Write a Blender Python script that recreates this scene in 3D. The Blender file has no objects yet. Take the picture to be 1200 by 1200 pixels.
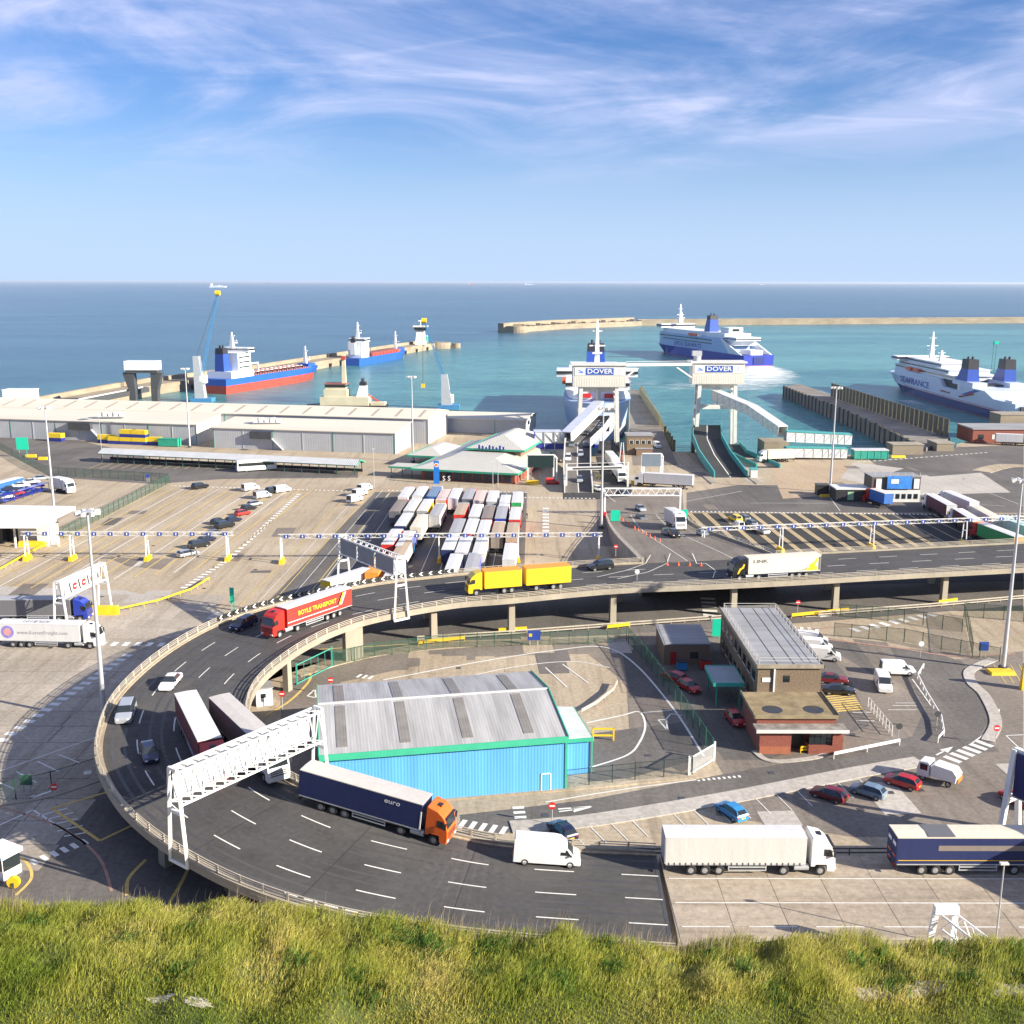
import bpy, bmesh, math, random
import numpy as np
from mathutils import Vector, Matrix
random.seed(7); rng = np.random.default_rng(7)
sc = bpy.context.scene
COL = sc.collection
# ---------------------------------------------------------------- camera
FPX = 1250.0; HC = 57.0; TH = math.atan(270/FPX)
cam = bpy.data.cameras.new('camera'); cam.sensor_width = 36; cam.lens = FPX/1200*36
cam.clip_start = 0.5; cam.clip_end = 120000
camo = bpy.data.objects.new('camera', cam); COL.objects.link(camo)
camo.location = (0, 0, HC); camo.rotation_euler = (math.pi/2-TH, math.radians(-0.1), 0)
sc.camera = camo
# ---------------------------------------------------------------- sun and sky
SUN_EL = math.radians(22.5); SUN_AZ = (0.92, -0.39)
sv = Vector((SUN_AZ[0]*math.cos(SUN_EL), SUN_AZ[1]*math.cos(SUN_EL), math.sin(SUN_EL))).normalized()
sl = bpy.data.lights.new('sun', 'SUN'); sl.energy = 5.0; sl.angle = math.radians(0.5); sl.color = (1.0, 0.92, 0.78)
so = bpy.data.objects.new('sun', sl); COL.objects.link(so)
so.rotation_euler = (-sv).to_track_quat('-Z', 'Y').to_euler(); so.location = (60, -40, 90)
sc.view_settings.view_transform = 'Standard'; sc.view_settings.look = 'None'
sc.view_settings.exposure = 1.22; sc.view_settings.gamma = 1; sc.view_settings.use_curve_mapping = False
wd = bpy.data.worlds.new('World'); sc.world = wd; wd.use_nodes = True
CLX, CLY = 9.2, 7.7
def build_world():
    nt = wd.node_tree; nt.nodes.clear(); N = nt.nodes.new; L = nt.links.new
    out = N('ShaderNodeOutputWorld'); bg = N('ShaderNodeBackground'); bg.inputs['Strength'].default_value = 0.05
    sky = N('ShaderNodeTexSky'); sky.sky_type = 'NISHITA'; sky.sun_disc = False
    sky.sun_elevation = SUN_EL; sky.sun_rotation = math.atan2(SUN_AZ[0], SUN_AZ[1])
    sky.altitude = 60; sky.air_density = 1.0; sky.dust_density = 0.2; sky.ozone_density = 2.0
    tc = N('ShaderNodeTexCoord'); sep = N('ShaderNodeSeparateXYZ'); L(tc.outputs['Generated'], sep.inputs[0])
    def math_(op, a, b=None, clamp=False):
        m = N('ShaderNodeMath'); m.operation = op; m.use_clamp = clamp
        for i, q in enumerate((a, b)):
            if q is None: continue
            if isinstance(q, (int, float)): m.inputs[i].default_value = q
            else: L(q, m.inputs[i])
        return m.outputs[0]
    zc = math_('ADD', math_('MAXIMUM', sep.outputs[2], 0.0), 0.12)
    px = math_('DIVIDE', sep.outputs[0], zc); py = math_('DIVIDE', sep.outputs[1], zc)
    cmb = N('ShaderNodeCombineXYZ'); L(px, cmb.inputs[0]); L(py, cmb.inputs[1])
    def layer(loc, sc_, rot, nscale, dist, lo, hi, det=10, rough=.58):
        mp = N('ShaderNodeMapping'); mp.inputs['Scale'].default_value = sc_; mp.inputs['Rotation'].default_value = (0, 0, rot); mp.inputs['Location'].default_value = loc
        L(cmb.outputs[0], mp.inputs[0]); n = N('ShaderNodeTexNoise'); n.inputs['Scale'].default_value = nscale; n.inputs['Detail'].default_value = det; n.inputs['Roughness'].default_value = rough; n.inputs['Distortion'].default_value = dist
        L(mp.outputs[0], n.inputs[0]); r = N('ShaderNodeMapRange'); r.interpolation_type = 'SMOOTHSTEP'; r.inputs[1].default_value = lo; r.inputs[2].default_value = hi; L(n.outputs[0], r.inputs[0]); return r.outputs[0]
    veil = layer((CLX, CLY, 0), (.85, .95, 1), .35, 1.0, .7, .36, .66)          # broad thin veils
    wisp = layer((1.3, 4.2, 0), (.95, 1.7, 1), .40, 1.3, 1.1, .44, .70, 12, .62)   # drawn out cirrus strands
    h = N('ShaderNodeMapRange'); h.interpolation_type = 'SMOOTHSTEP'; h.inputs[1].default_value = 0.06; h.inputs[2].default_value = 0.16; L(sep.outputs[2], h.inputs[0])
    both = math_('ADD', math_('MULTIPLY', veil, .70), math_('MULTIPLY', math_('MULTIPLY', wisp, math_('ADD', math_('MULTIPLY', veil, .8), .18)), .6), True)
    a = math_('MULTIPLY', both, math_('MULTIPLY', h.outputs[0], .85))
    tint = N('ShaderNodeMixRGB'); tint.blend_type = 'MULTIPLY'; tint.inputs[0].default_value = 1; tint.inputs[2].default_value = (.56, .80, 1.26, 1); L(sky.outputs[0], tint.inputs[1])
    # pale sea haze low over the horizon, the same all the way round
    hz = N('ShaderNodeMapRange'); hz.interpolation_type = 'SMOOTHERSTEP'; hz.inputs[1].default_value = -0.03; hz.inputs[2].default_value = 0.20; hz.inputs[3].default_value = 0.97; hz.inputs[4].default_value = 0.0; L(sep.outputs[2], hz.inputs[0])
    mh = N('ShaderNodeMixRGB'); mh.inputs[2].default_value = (4.9, 6.4, 9.0, 1); L(hz.outputs[0], mh.inputs[0]); L(tint.outputs[0], mh.inputs[1])
    mix = N('ShaderNodeMixRGB'); mix.inputs[2].default_value = (6.4, 6.9, 9.6, 1); L(a, mix.inputs[0]); L(mh.outputs[0], mix.inputs[1])
    L(mix.outputs[0], bg.inputs[0]); L(bg.outputs[0], out.inputs[0])
build_world()
# ---------------------------------------------------------------- pixel (1200 x 1200 photo) -> place
CT, ST = math.cos(TH), math.sin(TH)
def ray(x, y):
    u = (x-600)/FPX; v = (600-y)/FPX
    return u, CT+v*ST, -ST+v*CT
def G(x, y, z=0.0):                       # where the pixel's ray meets the level z
    r = ray(x, y); t = (z-HC)/r[2]; return Vector((r[0]*t, r[1]*t, z))
def W(x, y, Y):                           # where it meets the upright plane at distance Y
    r = ray(x, y); t = Y/r[1]; return Vector((r[0]*t, Y, HC+r[2]*t))
def ZY(y, Y): return W(600, y, Y).z
# ---------------------------------------------------------------- mesh helpers
class MB:
    def __init__(s): s.v = []; s.f = []; s.m = []
    def add(s, vs, fs, m=0):
        b = len(s.v); s.v += [tuple(q) for q in vs]
        for f in fs: s.f.append([b+i for i in f]); s.m.append(m)
        return s
    def box(s, x0, x1, y0, y1, z0, z1, m=0):
        return s.add([(x0,y0,z0),(x1,y0,z0),(x1,y1,z0),(x0,y1,z0),(x0,y0,z1),(x1,y0,z1),(x1,y1,z1),(x0,y1,z1)],
            [(0,3,2,1),(4,5,6,7),(0,1,5,4),(1,2,6,5),(2,3,7,6),(3,0,4,7)], m)
    def beam(s, p, q, w, h, m=0):
        p = Vector(p); q = Vector(q); d = (q-p)
        if d.length < 1e-6: return s
        d.normalize(); up = Vector((0,0,1)) if abs(d.z) < .95 else Vector((0,1,0))
        a = d.cross(up).normalized()*w/2; b = a.cross(d).normalized()*h/2
        return s.add([p-a-b, p+a-b, p+a+b, p-a+b, q-a-b, q+a-b, q+a+b, q-a+b],
            [(0,1,2,3),(7,6,5,4),(0,4,5,1),(1,5,6,2),(2,6,7,3),(3,7,4,0)], m)
    def tube(s, p, q, r, n=8, m=0, r2=None):
        p = Vector(p); q = Vector(q); d = (q-p).normalized(); r2 = r if r2 is None else r2
        up = Vector((0,0,1)) if abs(d.z) < .95 else Vector((0,1,0))
        a = d.cross(up).normalized(); b = a.cross(d)
        vs = []
        for c, rr in ((p, r), (q, r2)):
            for i in range(n):
                t = 2*math.pi*i/n; vs.append(c+a*math.cos(t)*rr+b*math.sin(t)*rr)
        return s.add(vs, [(i, (i+1) % n, n+(i+1) % n, n+i) for i in range(n)]+[tuple(range(n))[::-1], tuple(range(n, 2*n))], m)
    def prism(s, pts, z0, z1, m=0, top=None):
        n = len(pts); zf = (lambda q: z1) if top is None else top
        vs = [(p[0],p[1],z0) for p in pts]+[(p[0],p[1],zf(p)) for p in pts]
        return s.add(vs, [tuple(range(n))[::-1], tuple(range(n,2*n))]+[(i,(i+1)%n,n+(i+1)%n,n+i) for i in range(n)], m)
    def loft(s, rings, cap=True, m=0, closed=True):
        n = len(rings[0]); vs = [p for r in rings for p in r]; fs = []
        for k in range(len(rings)-1):
            for i in range(n if closed else n-1):
                j = (i+1) % n; fs.append((k*n+i, k*n+j, (k+1)*n+j, (k+1)*n+i))
        if cap: fs += [tuple(range(n))[::-1], tuple(range((len(rings)-1)*n, len(rings)*n))]
        return s.add(vs, fs, m)
    def poly(s, pts, m=0): return s.add(pts, [tuple(range(len(pts)))], m)
    def strip(s, A, B, m=0):
        n = len(A); return s.add(list(A)+list(B), [(i,i+1,n+i+1,n+i) for i in range(n-1)], m)
    def dash(s, p, q, w, z=None, m=0):     # flat painted line
        p = Vector(p); q = Vector(q); d = q-p
        if d.length < 1e-5: return s
        a = Vector((-d.y, d.x, 0)).normalized()*w/2
        return s.add([p-a, q-a, q+a, p+a], [(0,1,2,3)], m)
    def mesh(s, name, mats):
        me = bpy.data.meshes.new(name); me.from_pydata(s.v, [], s.f)
        for k in (mats if isinstance(mats, (list, tuple)) else [mats]): me.materials.append(k)
        if any(s.m): me.polygons.foreach_set('material_index', s.m)
        return me
    def build(s, name, mats, parent=None, smooth=False, loc=None, rz=0, fix=True):
        me = s.mesh(name, mats)
        if fix:
            bm = bmesh.new(); bm.from_mesh(me); bmesh.ops.recalc_face_normals(bm, faces=bm.faces); bm.to_mesh(me); bm.free()
        if smooth: me.polygons.foreach_set('use_smooth', [True]*len(me.polygons))
        return put(name, me, parent, loc, rz)
def put(name, me, parent=None, loc=None, rz=0, scale=None):
    o = bpy.data.objects.new(name, me); COL.objects.link(o)
    if loc is not None: o.location = loc
    if rz: o.rotation_euler = (0, 0, rz)
    if scale: o.scale = scale
    if parent is not None: o.parent = parent
    return o
def tag(o, label, cat, group=None):
    o['label'] = label; o['category'] = cat
    if group: o['group'] = group
    return o
def T(name, label, cat, loc=(0,0,0), rz=0, group=None):
    o = put(name, None, None, loc, rz); o.empty_display_size = .5
    return tag(o, label, cat, group)
def S(o, kind='structure'): o['kind'] = kind; return o
def copy_tree(o, parent=None):
    c = o.copy(); COL.objects.link(c); c.parent = parent
    for ch in list(o.children): copy_tree(ch, c)
    return c
_ft = {}
def text_mesh(txt, size, mat, depth=.02, space=1.0, shear=0.0, bold=0.0):
    k = (txt, size, mat.name, depth, space, shear, bold)
    if k in _ft: return _ft[k]
    cu = bpy.data.curves.new('lettering', 'FONT'); cu.body = txt; cu.size = size; cu.extrude = depth/2; cu.align_x = 'CENTER'; cu.align_y = 'CENTER'
    cu.space_character = space; cu.shear = shear; cu.offset = bold; cu.resolution_u = 2
    o = bpy.data.objects.new('lettering', cu); COL.objects.link(o)
    dg = bpy.context.evaluated_depsgraph_get(); me = bpy.data.meshes.new_from_object(o.evaluated_get(dg))
    bpy.data.objects.remove(o); bpy.data.curves.remove(cu)
    me.materials.clear(); me.materials.append(mat); _ft[k] = me
    return me
def text(txt, size, mat, parent, loc, rot, name='lettering', width=None, **kw):
    me = text_mesh(txt, size, mat, **kw)
    o = put(name, me, parent, loc); o.rotation_euler = rot
    if width:
        xs = [v.co.x for v in me.vertices]; o.scale.x = width/(max(xs)-min(xs))
    return o
# ---------------------------------------------------------------- materials
def lin(c): return c/12.92 if c <= .04045 else ((c+.055)/1.055)**2.4
def hx(h): return tuple(lin(int(h[i:i+2], 16)/255) for i in (0, 2, 4))
_m = {}
def mat(name, col, rough=.6, var=.12, scale=.8, metal=0., bump=0., bscale=30., streak=None, dirt=0., coat=0., spec=.5):
    if name in _m: return _m[name]
    if isinstance(col, str): col = hx(col)
    m = bpy.data.materials.new(name); m.use_nodes = True; nt = m.node_tree; N = nt.nodes.new; L = nt.links.new
    b = nt.nodes['Principled BSDF']; b.inputs['Roughness'].default_value = rough; b.inputs['Metallic'].default_value = metal
    b.inputs['Specular IOR Level'].default_value = spec
    if coat: b.inputs['Coat Weight'].default_value = coat
    tc = N('ShaderNodeTexCoord'); src = tc.outputs['Object']
    if streak:
        mp = N('ShaderNodeMapping'); mp.inputs['Scale'].default_value = streak; L(src, mp.inputs[0]); src = mp.outputs[0]
    n = N('ShaderNodeTexNoise'); n.inputs['Scale'].default_value = scale; n.inputs['Detail'].default_value = 6; n.inputs['Roughness'].default_value = .6; L(src, n.inputs[0])
    rp = N('ShaderNodeValToRGB'); e = rp.color_ramp.elements
    e[0].position = .3; e[1].position = .7
    e[0].color = tuple(max(0, c*(1-var)) for c in col)+(1,); e[1].color = tuple(min(1, c*(1+var)) for c in col)+(1,)
    L(n.outputs[0], rp.inputs[0]); outc = rp.outputs[0]
    if dirt:
        n3 = N('ShaderNodeTexNoise'); n3.inputs['Scale'].default_value = scale*3.1; n3.inputs['Detail'].default_value = 8; n3.inputs['Roughness'].default_value = .7; L(src, n3.inputs[0])
        mr = N('ShaderNodeMapRange'); mr.inputs[1].default_value = .52; mr.inputs[2].default_value = .75; mr.inputs[4].default_value = dirt; L(n3.outputs[0], mr.inputs[0])
        mx = N('ShaderNodeMixRGB'); mx.inputs[2].default_value = (.09, .075, .055, 1); L(mr.outputs[0], mx.inputs[0]); L(outc, mx.inputs[1]); outc = mx.outputs[0]
    L(outc, b.inputs['Base Color'])
    if bump:
        n2 = N('ShaderNodeTexNoise'); n2.inputs['Scale'].default_value = bscale; n2.inputs['Detail'].default_value = 4; L(tc.outputs['Object'], n2.inputs[0])
        bp = N('ShaderNodeBump'); bp.inputs['Strength'].default_value = bump; bp.inputs['Distance'].default_value = .05; L(n2.outputs[0], bp.inputs['Height']); L(bp.outputs[0], b.inputs['Normal'])
    _m[name] = m; return m
def corrugated(name, col, axis=0, pitch=.35, rough=.55, var=.1, strength=.5, streak=None, col2=None):
    m = mat(name, col, rough, var, .35, streak=streak, dirt=.12); nt = m.node_tree; N = nt.nodes.new; L = nt.links.new
    if m.get('corr'): return m
    m['corr'] = 1
    tc = N('ShaderNodeTexCoord'); sp = N('ShaderNodeSeparateXYZ'); L(tc.outputs['Object'], sp.inputs[0])
    a = N('ShaderNodeMath'); a.operation = 'MULTIPLY'; a.inputs[1].default_value = 2*math.pi/pitch; L(sp.outputs[axis], a.inputs[0])
    s_ = N('ShaderNodeMath'); s_.operation = 'SINE'; L(a.outputs[0], s_.inputs[0])
    bp = N('ShaderNodeBump'); bp.inputs['Strength'].default_value = strength; bp.inputs['Distance'].default_value = pitch*.35; L(s_.outputs[0], bp.inputs['Height'])
    L(bp.outputs[0], nt.nodes['Principled BSDF'].inputs['Normal'])
    return m
def meshwire(name, col, pitch=.12, fill=.3, axes=(0,)):
    if name in _m: return _m[name]
    m = bpy.data.materials.new(name); m.use_nodes = True; nt = m.node_tree; N = nt.nodes.new; L = nt.links.new
    b = nt.nodes['Principled BSDF']; b.inputs['Base Color'].default_value = hx(col)+(1,); b.inputs['Roughness'].default_value = .6
    tc = N('ShaderNodeTexCoord'); sp = N('ShaderNodeSeparateXYZ'); L(tc.outputs['Object'], sp.inputs[0])
    f = N('ShaderNodeMath'); f.operation = 'PINGPONG'; f.inputs[1].default_value = pitch/2; L(sp.outputs[axes[0]], f.inputs[0])
    g = N('ShaderNodeMath'); g.operation = 'LESS_THAN'; g.inputs[1].default_value = pitch/2*fill; L(f.outputs[0], g.inputs[0])
    tr = N('ShaderNodeBsdfTransparent'); mx = N('ShaderNodeMixShader')
    L(g.outputs[0], mx.inputs[0]); L(tr.outputs[0], mx.inputs[1]); L(b.outputs[0], mx.inputs[2]); L(mx.outputs[0], nt.nodes['Material Output'].inputs[0])
    _m[name] = m; return m
WHITE = mat('white_paint', (.76,.76,.74), .45, .05, .5)
WHITE2 = mat('weathered_white', (.66,.65,.61), .55, .1, .3, dirt=.15)
GREYM = mat('galvanised_steel', (.5,.51,.52), .45, .1, 1., metal=.3)
DARK = mat('black_rubber', (.02,.02,.022), .8, .2, 5)
BLK = mat('black_plastic', (.025,.026,.03), .5, .2, 2)
GLASS = mat('tinted_glass', (.02,.026,.03), .08, .1, 1, spec=.8)
YEL = mat('safety_yellow', (.80,.50,.015), .5, .08, .8, dirt=.1)
YLINE = mat('yellow_line_paint', (.62,.44,.13), .8, .2, 1.5, dirt=.35)
WLINE = mat('white_line_paint', (.68,.67,.62), .8, .12, 1.5, dirt=.2)
RED = mat('signal_red', (.62,.03,.025), .4, .08)
GRN = mat('harbour_green', (.03,.36,.22), .45, .1)
FGRN = mat('fence_green', (.03,.11,.07), .55, .15)
CONC = mat('cast_concrete', (.32,.28,.215), .85, .18, .35, bump=.2, bscale=6, dirt=.3)
STEELD = mat('dark_steel', (.06,.062,.066), .6, .2, .6)
LIGHT_R = mat('tail_lamp_red', (.5,.02,.015), .25, .05)
LIGHT_W = mat('lamp_glass', (.8,.8,.78), .15, .05)
ORANGE = mat('signal_orange', (.85,.18,.02), .45, .06)
BLUE = mat('sign_blue', (.02,.06,.30), .4, .06)
# ================================================================ setting: sea, land, roads
def ground_mat(name, c1, c2, rough=.9, scale=.05, dirt=.3, streak=None, bump=.15, rnd=0.0, fine=.25):
    m = bpy.data.materials.new(name); m.use_nodes = True; nt = m.node_tree; N = nt.nodes.new; L = nt.links.new
    b = nt.nodes['Principled BSDF']; b.inputs['Roughness'].default_value = rough; b.inputs['Specular IOR Level'].default_value = .25
    tc = N('ShaderNodeTexCoord'); src = tc.outputs['Object']
    gm = N('ShaderNodeNewGeometry'); src = gm.outputs['Position']
    n = N('ShaderNodeTexNoise'); n.inputs['Scale'].default_value = scale; n.inputs['Detail'].default_value = 9; n.inputs['Roughness'].default_value = .62; L(src, n.inputs[0])
    mx = N('ShaderNodeMixRGB'); mr = N('ShaderNodeMapRange'); mr.inputs[1].default_value = .35; mr.inputs[2].default_value = .65; L(n.outputs[0], mr.inputs[0])
    mx.inputs[1].default_value = c1+(1,); mx.inputs[2].default_value = c2+(1,); L(mr.outputs[0], mx.inputs[0]); col = mx.outputs[0]
    # tyre tracks and stains running along the lanes
    mp = N('ShaderNodeMapping'); mp.inputs['Scale'].default_value = streak or (.55, .03, .3); L(src, mp.inputs[0])
    n2 = N('ShaderNodeTexNoise'); n2.inputs['Scale'].default_value = 1.0; n2.inputs['Detail'].default_value = 7; n2.inputs['Roughness'].default_value = .65; L(mp.outputs[0], n2.inputs[0])
    r2 = N('ShaderNodeMapRange'); r2.inputs[1].default_value = .5; r2.inputs[2].default_value = .78; r2.inputs[4].default_value = dirt; L(n2.outputs[0], r2.inputs[0])
    m2 = N('ShaderNodeMixRGB'); m2.blend_type = 'MULTIPLY'; m2.inputs[2].default_value = (.32, .30, .27, 1); L(r2.outputs[0], m2.inputs[0]); L(col, m2.inputs[1]); col = m2.outputs[0]
    n3 = N('ShaderNodeTexNoise'); n3.inputs['Scale'].default_value = 1.7; n3.inputs['Detail'].default_value = 6; n3.inputs['Roughness'].default_value = .7; L(src, n3.inputs[0])
    r3 = N('ShaderNodeMapRange'); r3.inputs[1].default_value = .3; r3.inputs[2].default_value = .7; r3.inputs[3].default_value = 1-fine; r3.inputs[4].default_value = 1+fine; L(n3.outputs[0], r3.inputs[0])
    m3 = N('ShaderNodeMixRGB'); m3.blend_type = 'MULTIPLY'; m3.inputs[0].default_value = 1; L(col, m3.inputs[1]); L(r3.outputs[0], m3.inputs[2]); col = m3.outputs[0]
    if rnd:
        oi = N('ShaderNodeObjectInfo'); r4 = N('ShaderNodeMapRange'); r4.inputs[3].default_value = 1-rnd; r4.inputs[4].default_value = 1+rnd; L(oi.outputs['Random'], r4.inputs[0])
        m4 = N('ShaderNodeMixRGB'); m4.blend_type = 'MULTIPLY'; m4.inputs[0].default_value = 1; L(col, m4.inputs[1]); L(r4.outputs[0], m4.inputs[2]); col = m4.outputs[0]
    L(col, b.inputs['Base Color'])
    n5 = N('ShaderNodeTexNoise'); n5.inputs['Scale'].default_value = 12; L(src, n5.inputs[0])
    bp = N('ShaderNodeBump'); bp.inputs['Strength'].default_value = bump; bp.inputs['Distance'].default_value = .03; L(n5.outputs[0], bp.inputs['Height']); L(bp.outputs[0], b.inputs['Normal'])
    return m
M_YARD = ground_mat('yard_concrete', (.345,.275,.19), (.44,.365,.265), dirt=.65)
M_SLAB = ground_mat('concrete_slab', (.32,.275,.22), (.40,.35,.285), rnd=.13, dirt=.5)
M_SLABR = ground_mat('ribbed_concrete', (.33,.27,.205), (.40,.335,.26), rnd=.06, streak=(.03,.8,.3), dirt=.6)
M_ASPH = ground_mat('asphalt', (.042,.041,.042), (.062,.06,.058), dirt=.3, fine=.15)
M_DECKA = ground_mat('deck_asphalt', (.064,.061,.060), (.090,.086,.083), dirt=.5, streak=(.16,.16,.3), fine=.2)
M_ASPG = ground_mat('worn_asphalt', (.105,.096,.088), (.165,.15,.135), dirt=.45)
M_ASPB = ground_mat('brown_asphalt', (.17,.145,.12), (.24,.205,.17), dirt=.5)
M_PALE = ground_mat('pale_concrete', (.38,.345,.30), (.47,.43,.38), dirt=.25)
M_SAND = ground_mat('sandy_paving', (.38,.285,.19), (.44,.34,.23), dirt=.2)
M_RED = ground_mat('red_paving', (.36,.2,.15), (.42,.27,.21), dirt=.4)

def sea_material():
    m = bpy.data.materials.new('sea_water'); m.use_nodes = True; nt = m.node_tree; N = nt.nodes.new; L = nt.links.new
    b = nt.nodes['Principled BSDF']; b.inputs['Roughness'].default_value = .22; b.inputs['IOR'].default_value = 1.33; b.inputs['Specular IOR Level'].default_value = .4
    gm = N('ShaderNodeNewGeometry'); pos = gm.outputs['Position']; sp = N('ShaderNodeSeparateXYZ'); L(pos, sp.inputs[0])
    # silty harbour water inside the breakwater, clear blue water outside
    d = N('ShaderNodeMapRange'); d.interpolation_type = 'SMOOTHSTEP'; d.inputs[1].default_value = 1250; d.inputs[2].default_value = 2100; L(sp.outputs[1], d.inputs[0])
    e = N('ShaderNodeMath'); e.operation = 'MULTIPLY_ADD'; e.inputs[1].default_value = -.43; L(sp.outputs[1], e.inputs[0])
    e.inputs[2].default_value = 420
    f = N('ShaderNodeMath'); f.operation = 'SUBTRACT'; L(e.outputs[0], f.inputs[1]); L(sp.outputs[0], f.inputs[0])   # X - (420-.43Y)
    mp = N('ShaderNodeMapping'); mp.inputs['Scale'].default_value = (.0022, .006, 1); L(pos, mp.inputs[0])
    n = N('ShaderNodeTexNoise'); n.inputs['Scale'].default_value = 1; n.inputs['Detail'].default_value = 6; n.inputs['Roughness'].default_value = .6; n.inputs['Distortion'].default_value = .6; L(mp.outputs[0], n.inputs[0])
    nf = N('ShaderNodeTexNoise'); nf.inputs['Scale'].default_value = 1; nf.inputs['Detail'].default_value = 7; nf.inputs['Roughness'].default_value = .72; mpf = N('ShaderNodeMapping'); mpf.inputs['Scale'].default_value = (.05, .13, 1); mpf.inputs['Rotation'].default_value = (0,0,.15); L(pos, mpf.inputs[0]); L(mpf.outputs[0], nf.inputs[0])  # fine noise paints the ripples' light and shade into the water colour
    sm = N('ShaderNodeMath'); sm.operation = 'MULTIPLY_ADD'; sm.inputs[1].default_value = .55; L(nf.outputs[0], sm.inputs[0])
    sm2 = N('ShaderNodeMath'); sm2.operation = 'MULTIPLY'; sm2.inputs[1].default_value = .6; L(n.outputs[0], sm2.inputs[0]); L(sm2.outputs[0], sm.inputs[2])
    r = N('ShaderNodeMapRange'); r.inputs[1].default_value = .44; r.inputs[2].default_value = .70; L(sm.outputs[0], r.inputs[0])
    tl = N('ShaderNodeMixRGB'); tl.inputs[1].default_value = (.02,.135,.165,1); tl.inputs[2].default_value = (.115,.325,.305,1); L(r.outputs[0], tl.inputs[0])
    bl = N('ShaderNodeMixRGB'); bl.inputs[1].default_value = (.018,.080,.132,1); bl.inputs[2].default_value = (.055,.145,.20,1); L(r.outputs[0], bl.inputs[0])
    # west of the eastern arm is open sea too
    w = N('ShaderNodeMapRange'); w.interpolation_type = 'SMOOTHSTEP'; w.inputs[1].default_value = -560; w.inputs[2].default_value = -180
    # line of the arm: X = -250 + .44 (Y-520)
    a1 = N('ShaderNodeMath'); a1.operation = 'MULTIPLY_ADD'; a1.inputs[1].default_value = -.44; a1.inputs[2].default_value = 0; L(sp.outputs[1], a1.inputs[0])
    a2 = N('ShaderNodeMath'); a2.operation = 'ADD'; L(a1.outputs[0], a2.inputs[0]); L(sp.outputs[0], a2.inputs[1])   # X-.44Y ; arm = -479
    w.inputs[1].default_value = -620; w.inputs[2].default_value = -380; L(a2.outputs[0], w.inputs[0])
    wi = N('ShaderNodeMath'); wi.operation = 'SUBTRACT'; wi.inputs[0].default_value = 1; L(w.outputs[0], wi.inputs[1])
    mxm = N('ShaderNodeMath'); mxm.operation = 'MAXIMUM'; L(d.outputs[0], mxm.inputs[0]); L(wi.outputs[0], mxm.inputs[1])
    c = N('ShaderNodeMixRGB'); L(mxm.outputs[0], c.inputs[0]); L(tl.outputs[0], c.inputs[1]); L(bl.outputs[0], c.inputs[2])
    # small whitecaps
    mp2 = N('ShaderNodeMapping'); mp2.inputs['Scale'].default_value = (.045, .085, 1); L(pos, mp2.inputs[0])
    v = N('ShaderNodeTexNoise'); v.inputs['Scale'].default_value = 1; v.inputs['Detail'].default_value = 5; v.inputs['Roughness'].default_value = .7; L(mp2.outputs[0], v.inputs[0])
    vr = N('ShaderNodeMapRange'); vr.inputs[1].default_value = .70; vr.inputs[2].default_value = .74; vr.inputs[4].default_value = .6; L(v.outputs[0], vr.inputs[0])
    cc = N('ShaderNodeMixRGB'); cc.inputs[2].default_value = (.75,.78,.78,1); L(vr.outputs[0], cc.inputs[0]); L(c.outputs[0], cc.inputs[1])
    L(cc.outputs[0], b.inputs['Base Color'])
    mp3 = N('ShaderNodeMapping'); mp3.inputs['Scale'].default_value = (.16, .3, 1); mp3.inputs['Rotation'].default_value = (0,0,.3); L(pos, mp3.inputs[0])
    n3 = N('ShaderNodeTexNoise'); n3.inputs['Scale'].default_value = 1; n3.inputs['Detail'].default_value = 8; n3.inputs['Roughness'].default_value = .68; L(mp3.outputs[0], n3.inputs[0])
    bp = N('ShaderNodeBump'); bp.inputs['Strength'].default_value = .8; bp.inputs['Distance'].default_value = 2.2; L(n3.outputs[0], bp.inputs['Height']); L(bp.outputs[0], b.inputs['Normal'])
    return m
SEA_Z = -5.0
M_SEA = sea_material()
S(MB().poly([(-60000,-200,SEA_Z),(60000,-200,SEA_Z),(60000,70000,SEA_Z),(-60000,70000,SEA_Z)]).build('sea', M_SEA, fix=False))
# land: one flat platform with the quay line
QUAY = [(-420,-60),(420,-60),(420,470)]
for q in ((1200,503),(1122,519),(1118,530),(1040,530),(905,537),(872,536)): g = G(*q); QUAY.append((g.x, g.y))
QUAY += [(62,362),(36,362),(36,352),(8,352),(8,440),(-200,452),(-300,470),(-420,480)]
S(MB().prism(QUAY, -9, 0).build('ground', M_YARD))
GROUND = bpy.data.objects['ground']
_pz = [0.004]
def patch(pts, m, name='paving', z=None):
    if z is None: z = _pz[0]; _pz[0] += .0012
    return S(MB().poly([G(x, y, z) for x, y in pts]).build(name, m, fix=False))
# ---- paved areas
patch([(0,512),(80,514),(150,530),(190,543),(330,552),(420,553),(420,560),(260,562),(180,568),(60,560),(0,528)], M_ASPG, 'bus_lane_road')
patch([(440,577),(618,577),(614,700),(300,720)], M_ASPG, 'lorry_park_paving')
patch([(805,577),(865,568),(1130,568),(1200,580),(1200,600),(805,600)], M_ASPG, 'quay_road')
patch([(1005,528),(1200,520),(1200,580),(1060,568)], M_ASPG, 'quay_road')
patch([(804,601),(1092,601),(1200,655),(1200,715),(885,715)], M_ASPH, 'waiting_lanes')
patch([(1092,601),(1200,601),(1200,655)], M_ASPG, 'waiting_lanes')
patch([(470,712),(760,690),(1200,680),(1200,708),(960,728),(760,742),(620,748),(500,752),(380,775),(250,800),(170,850)], M_ASPG, 'under_flyover_road')
patch([(660,568),(740,568),(742,585),(660,585)], M_ASPH, 'linkspan_approach')
patch([(900,541),(1000,541),(968,580),(918,584)], M_SAND, 'sandy_paving')
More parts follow.
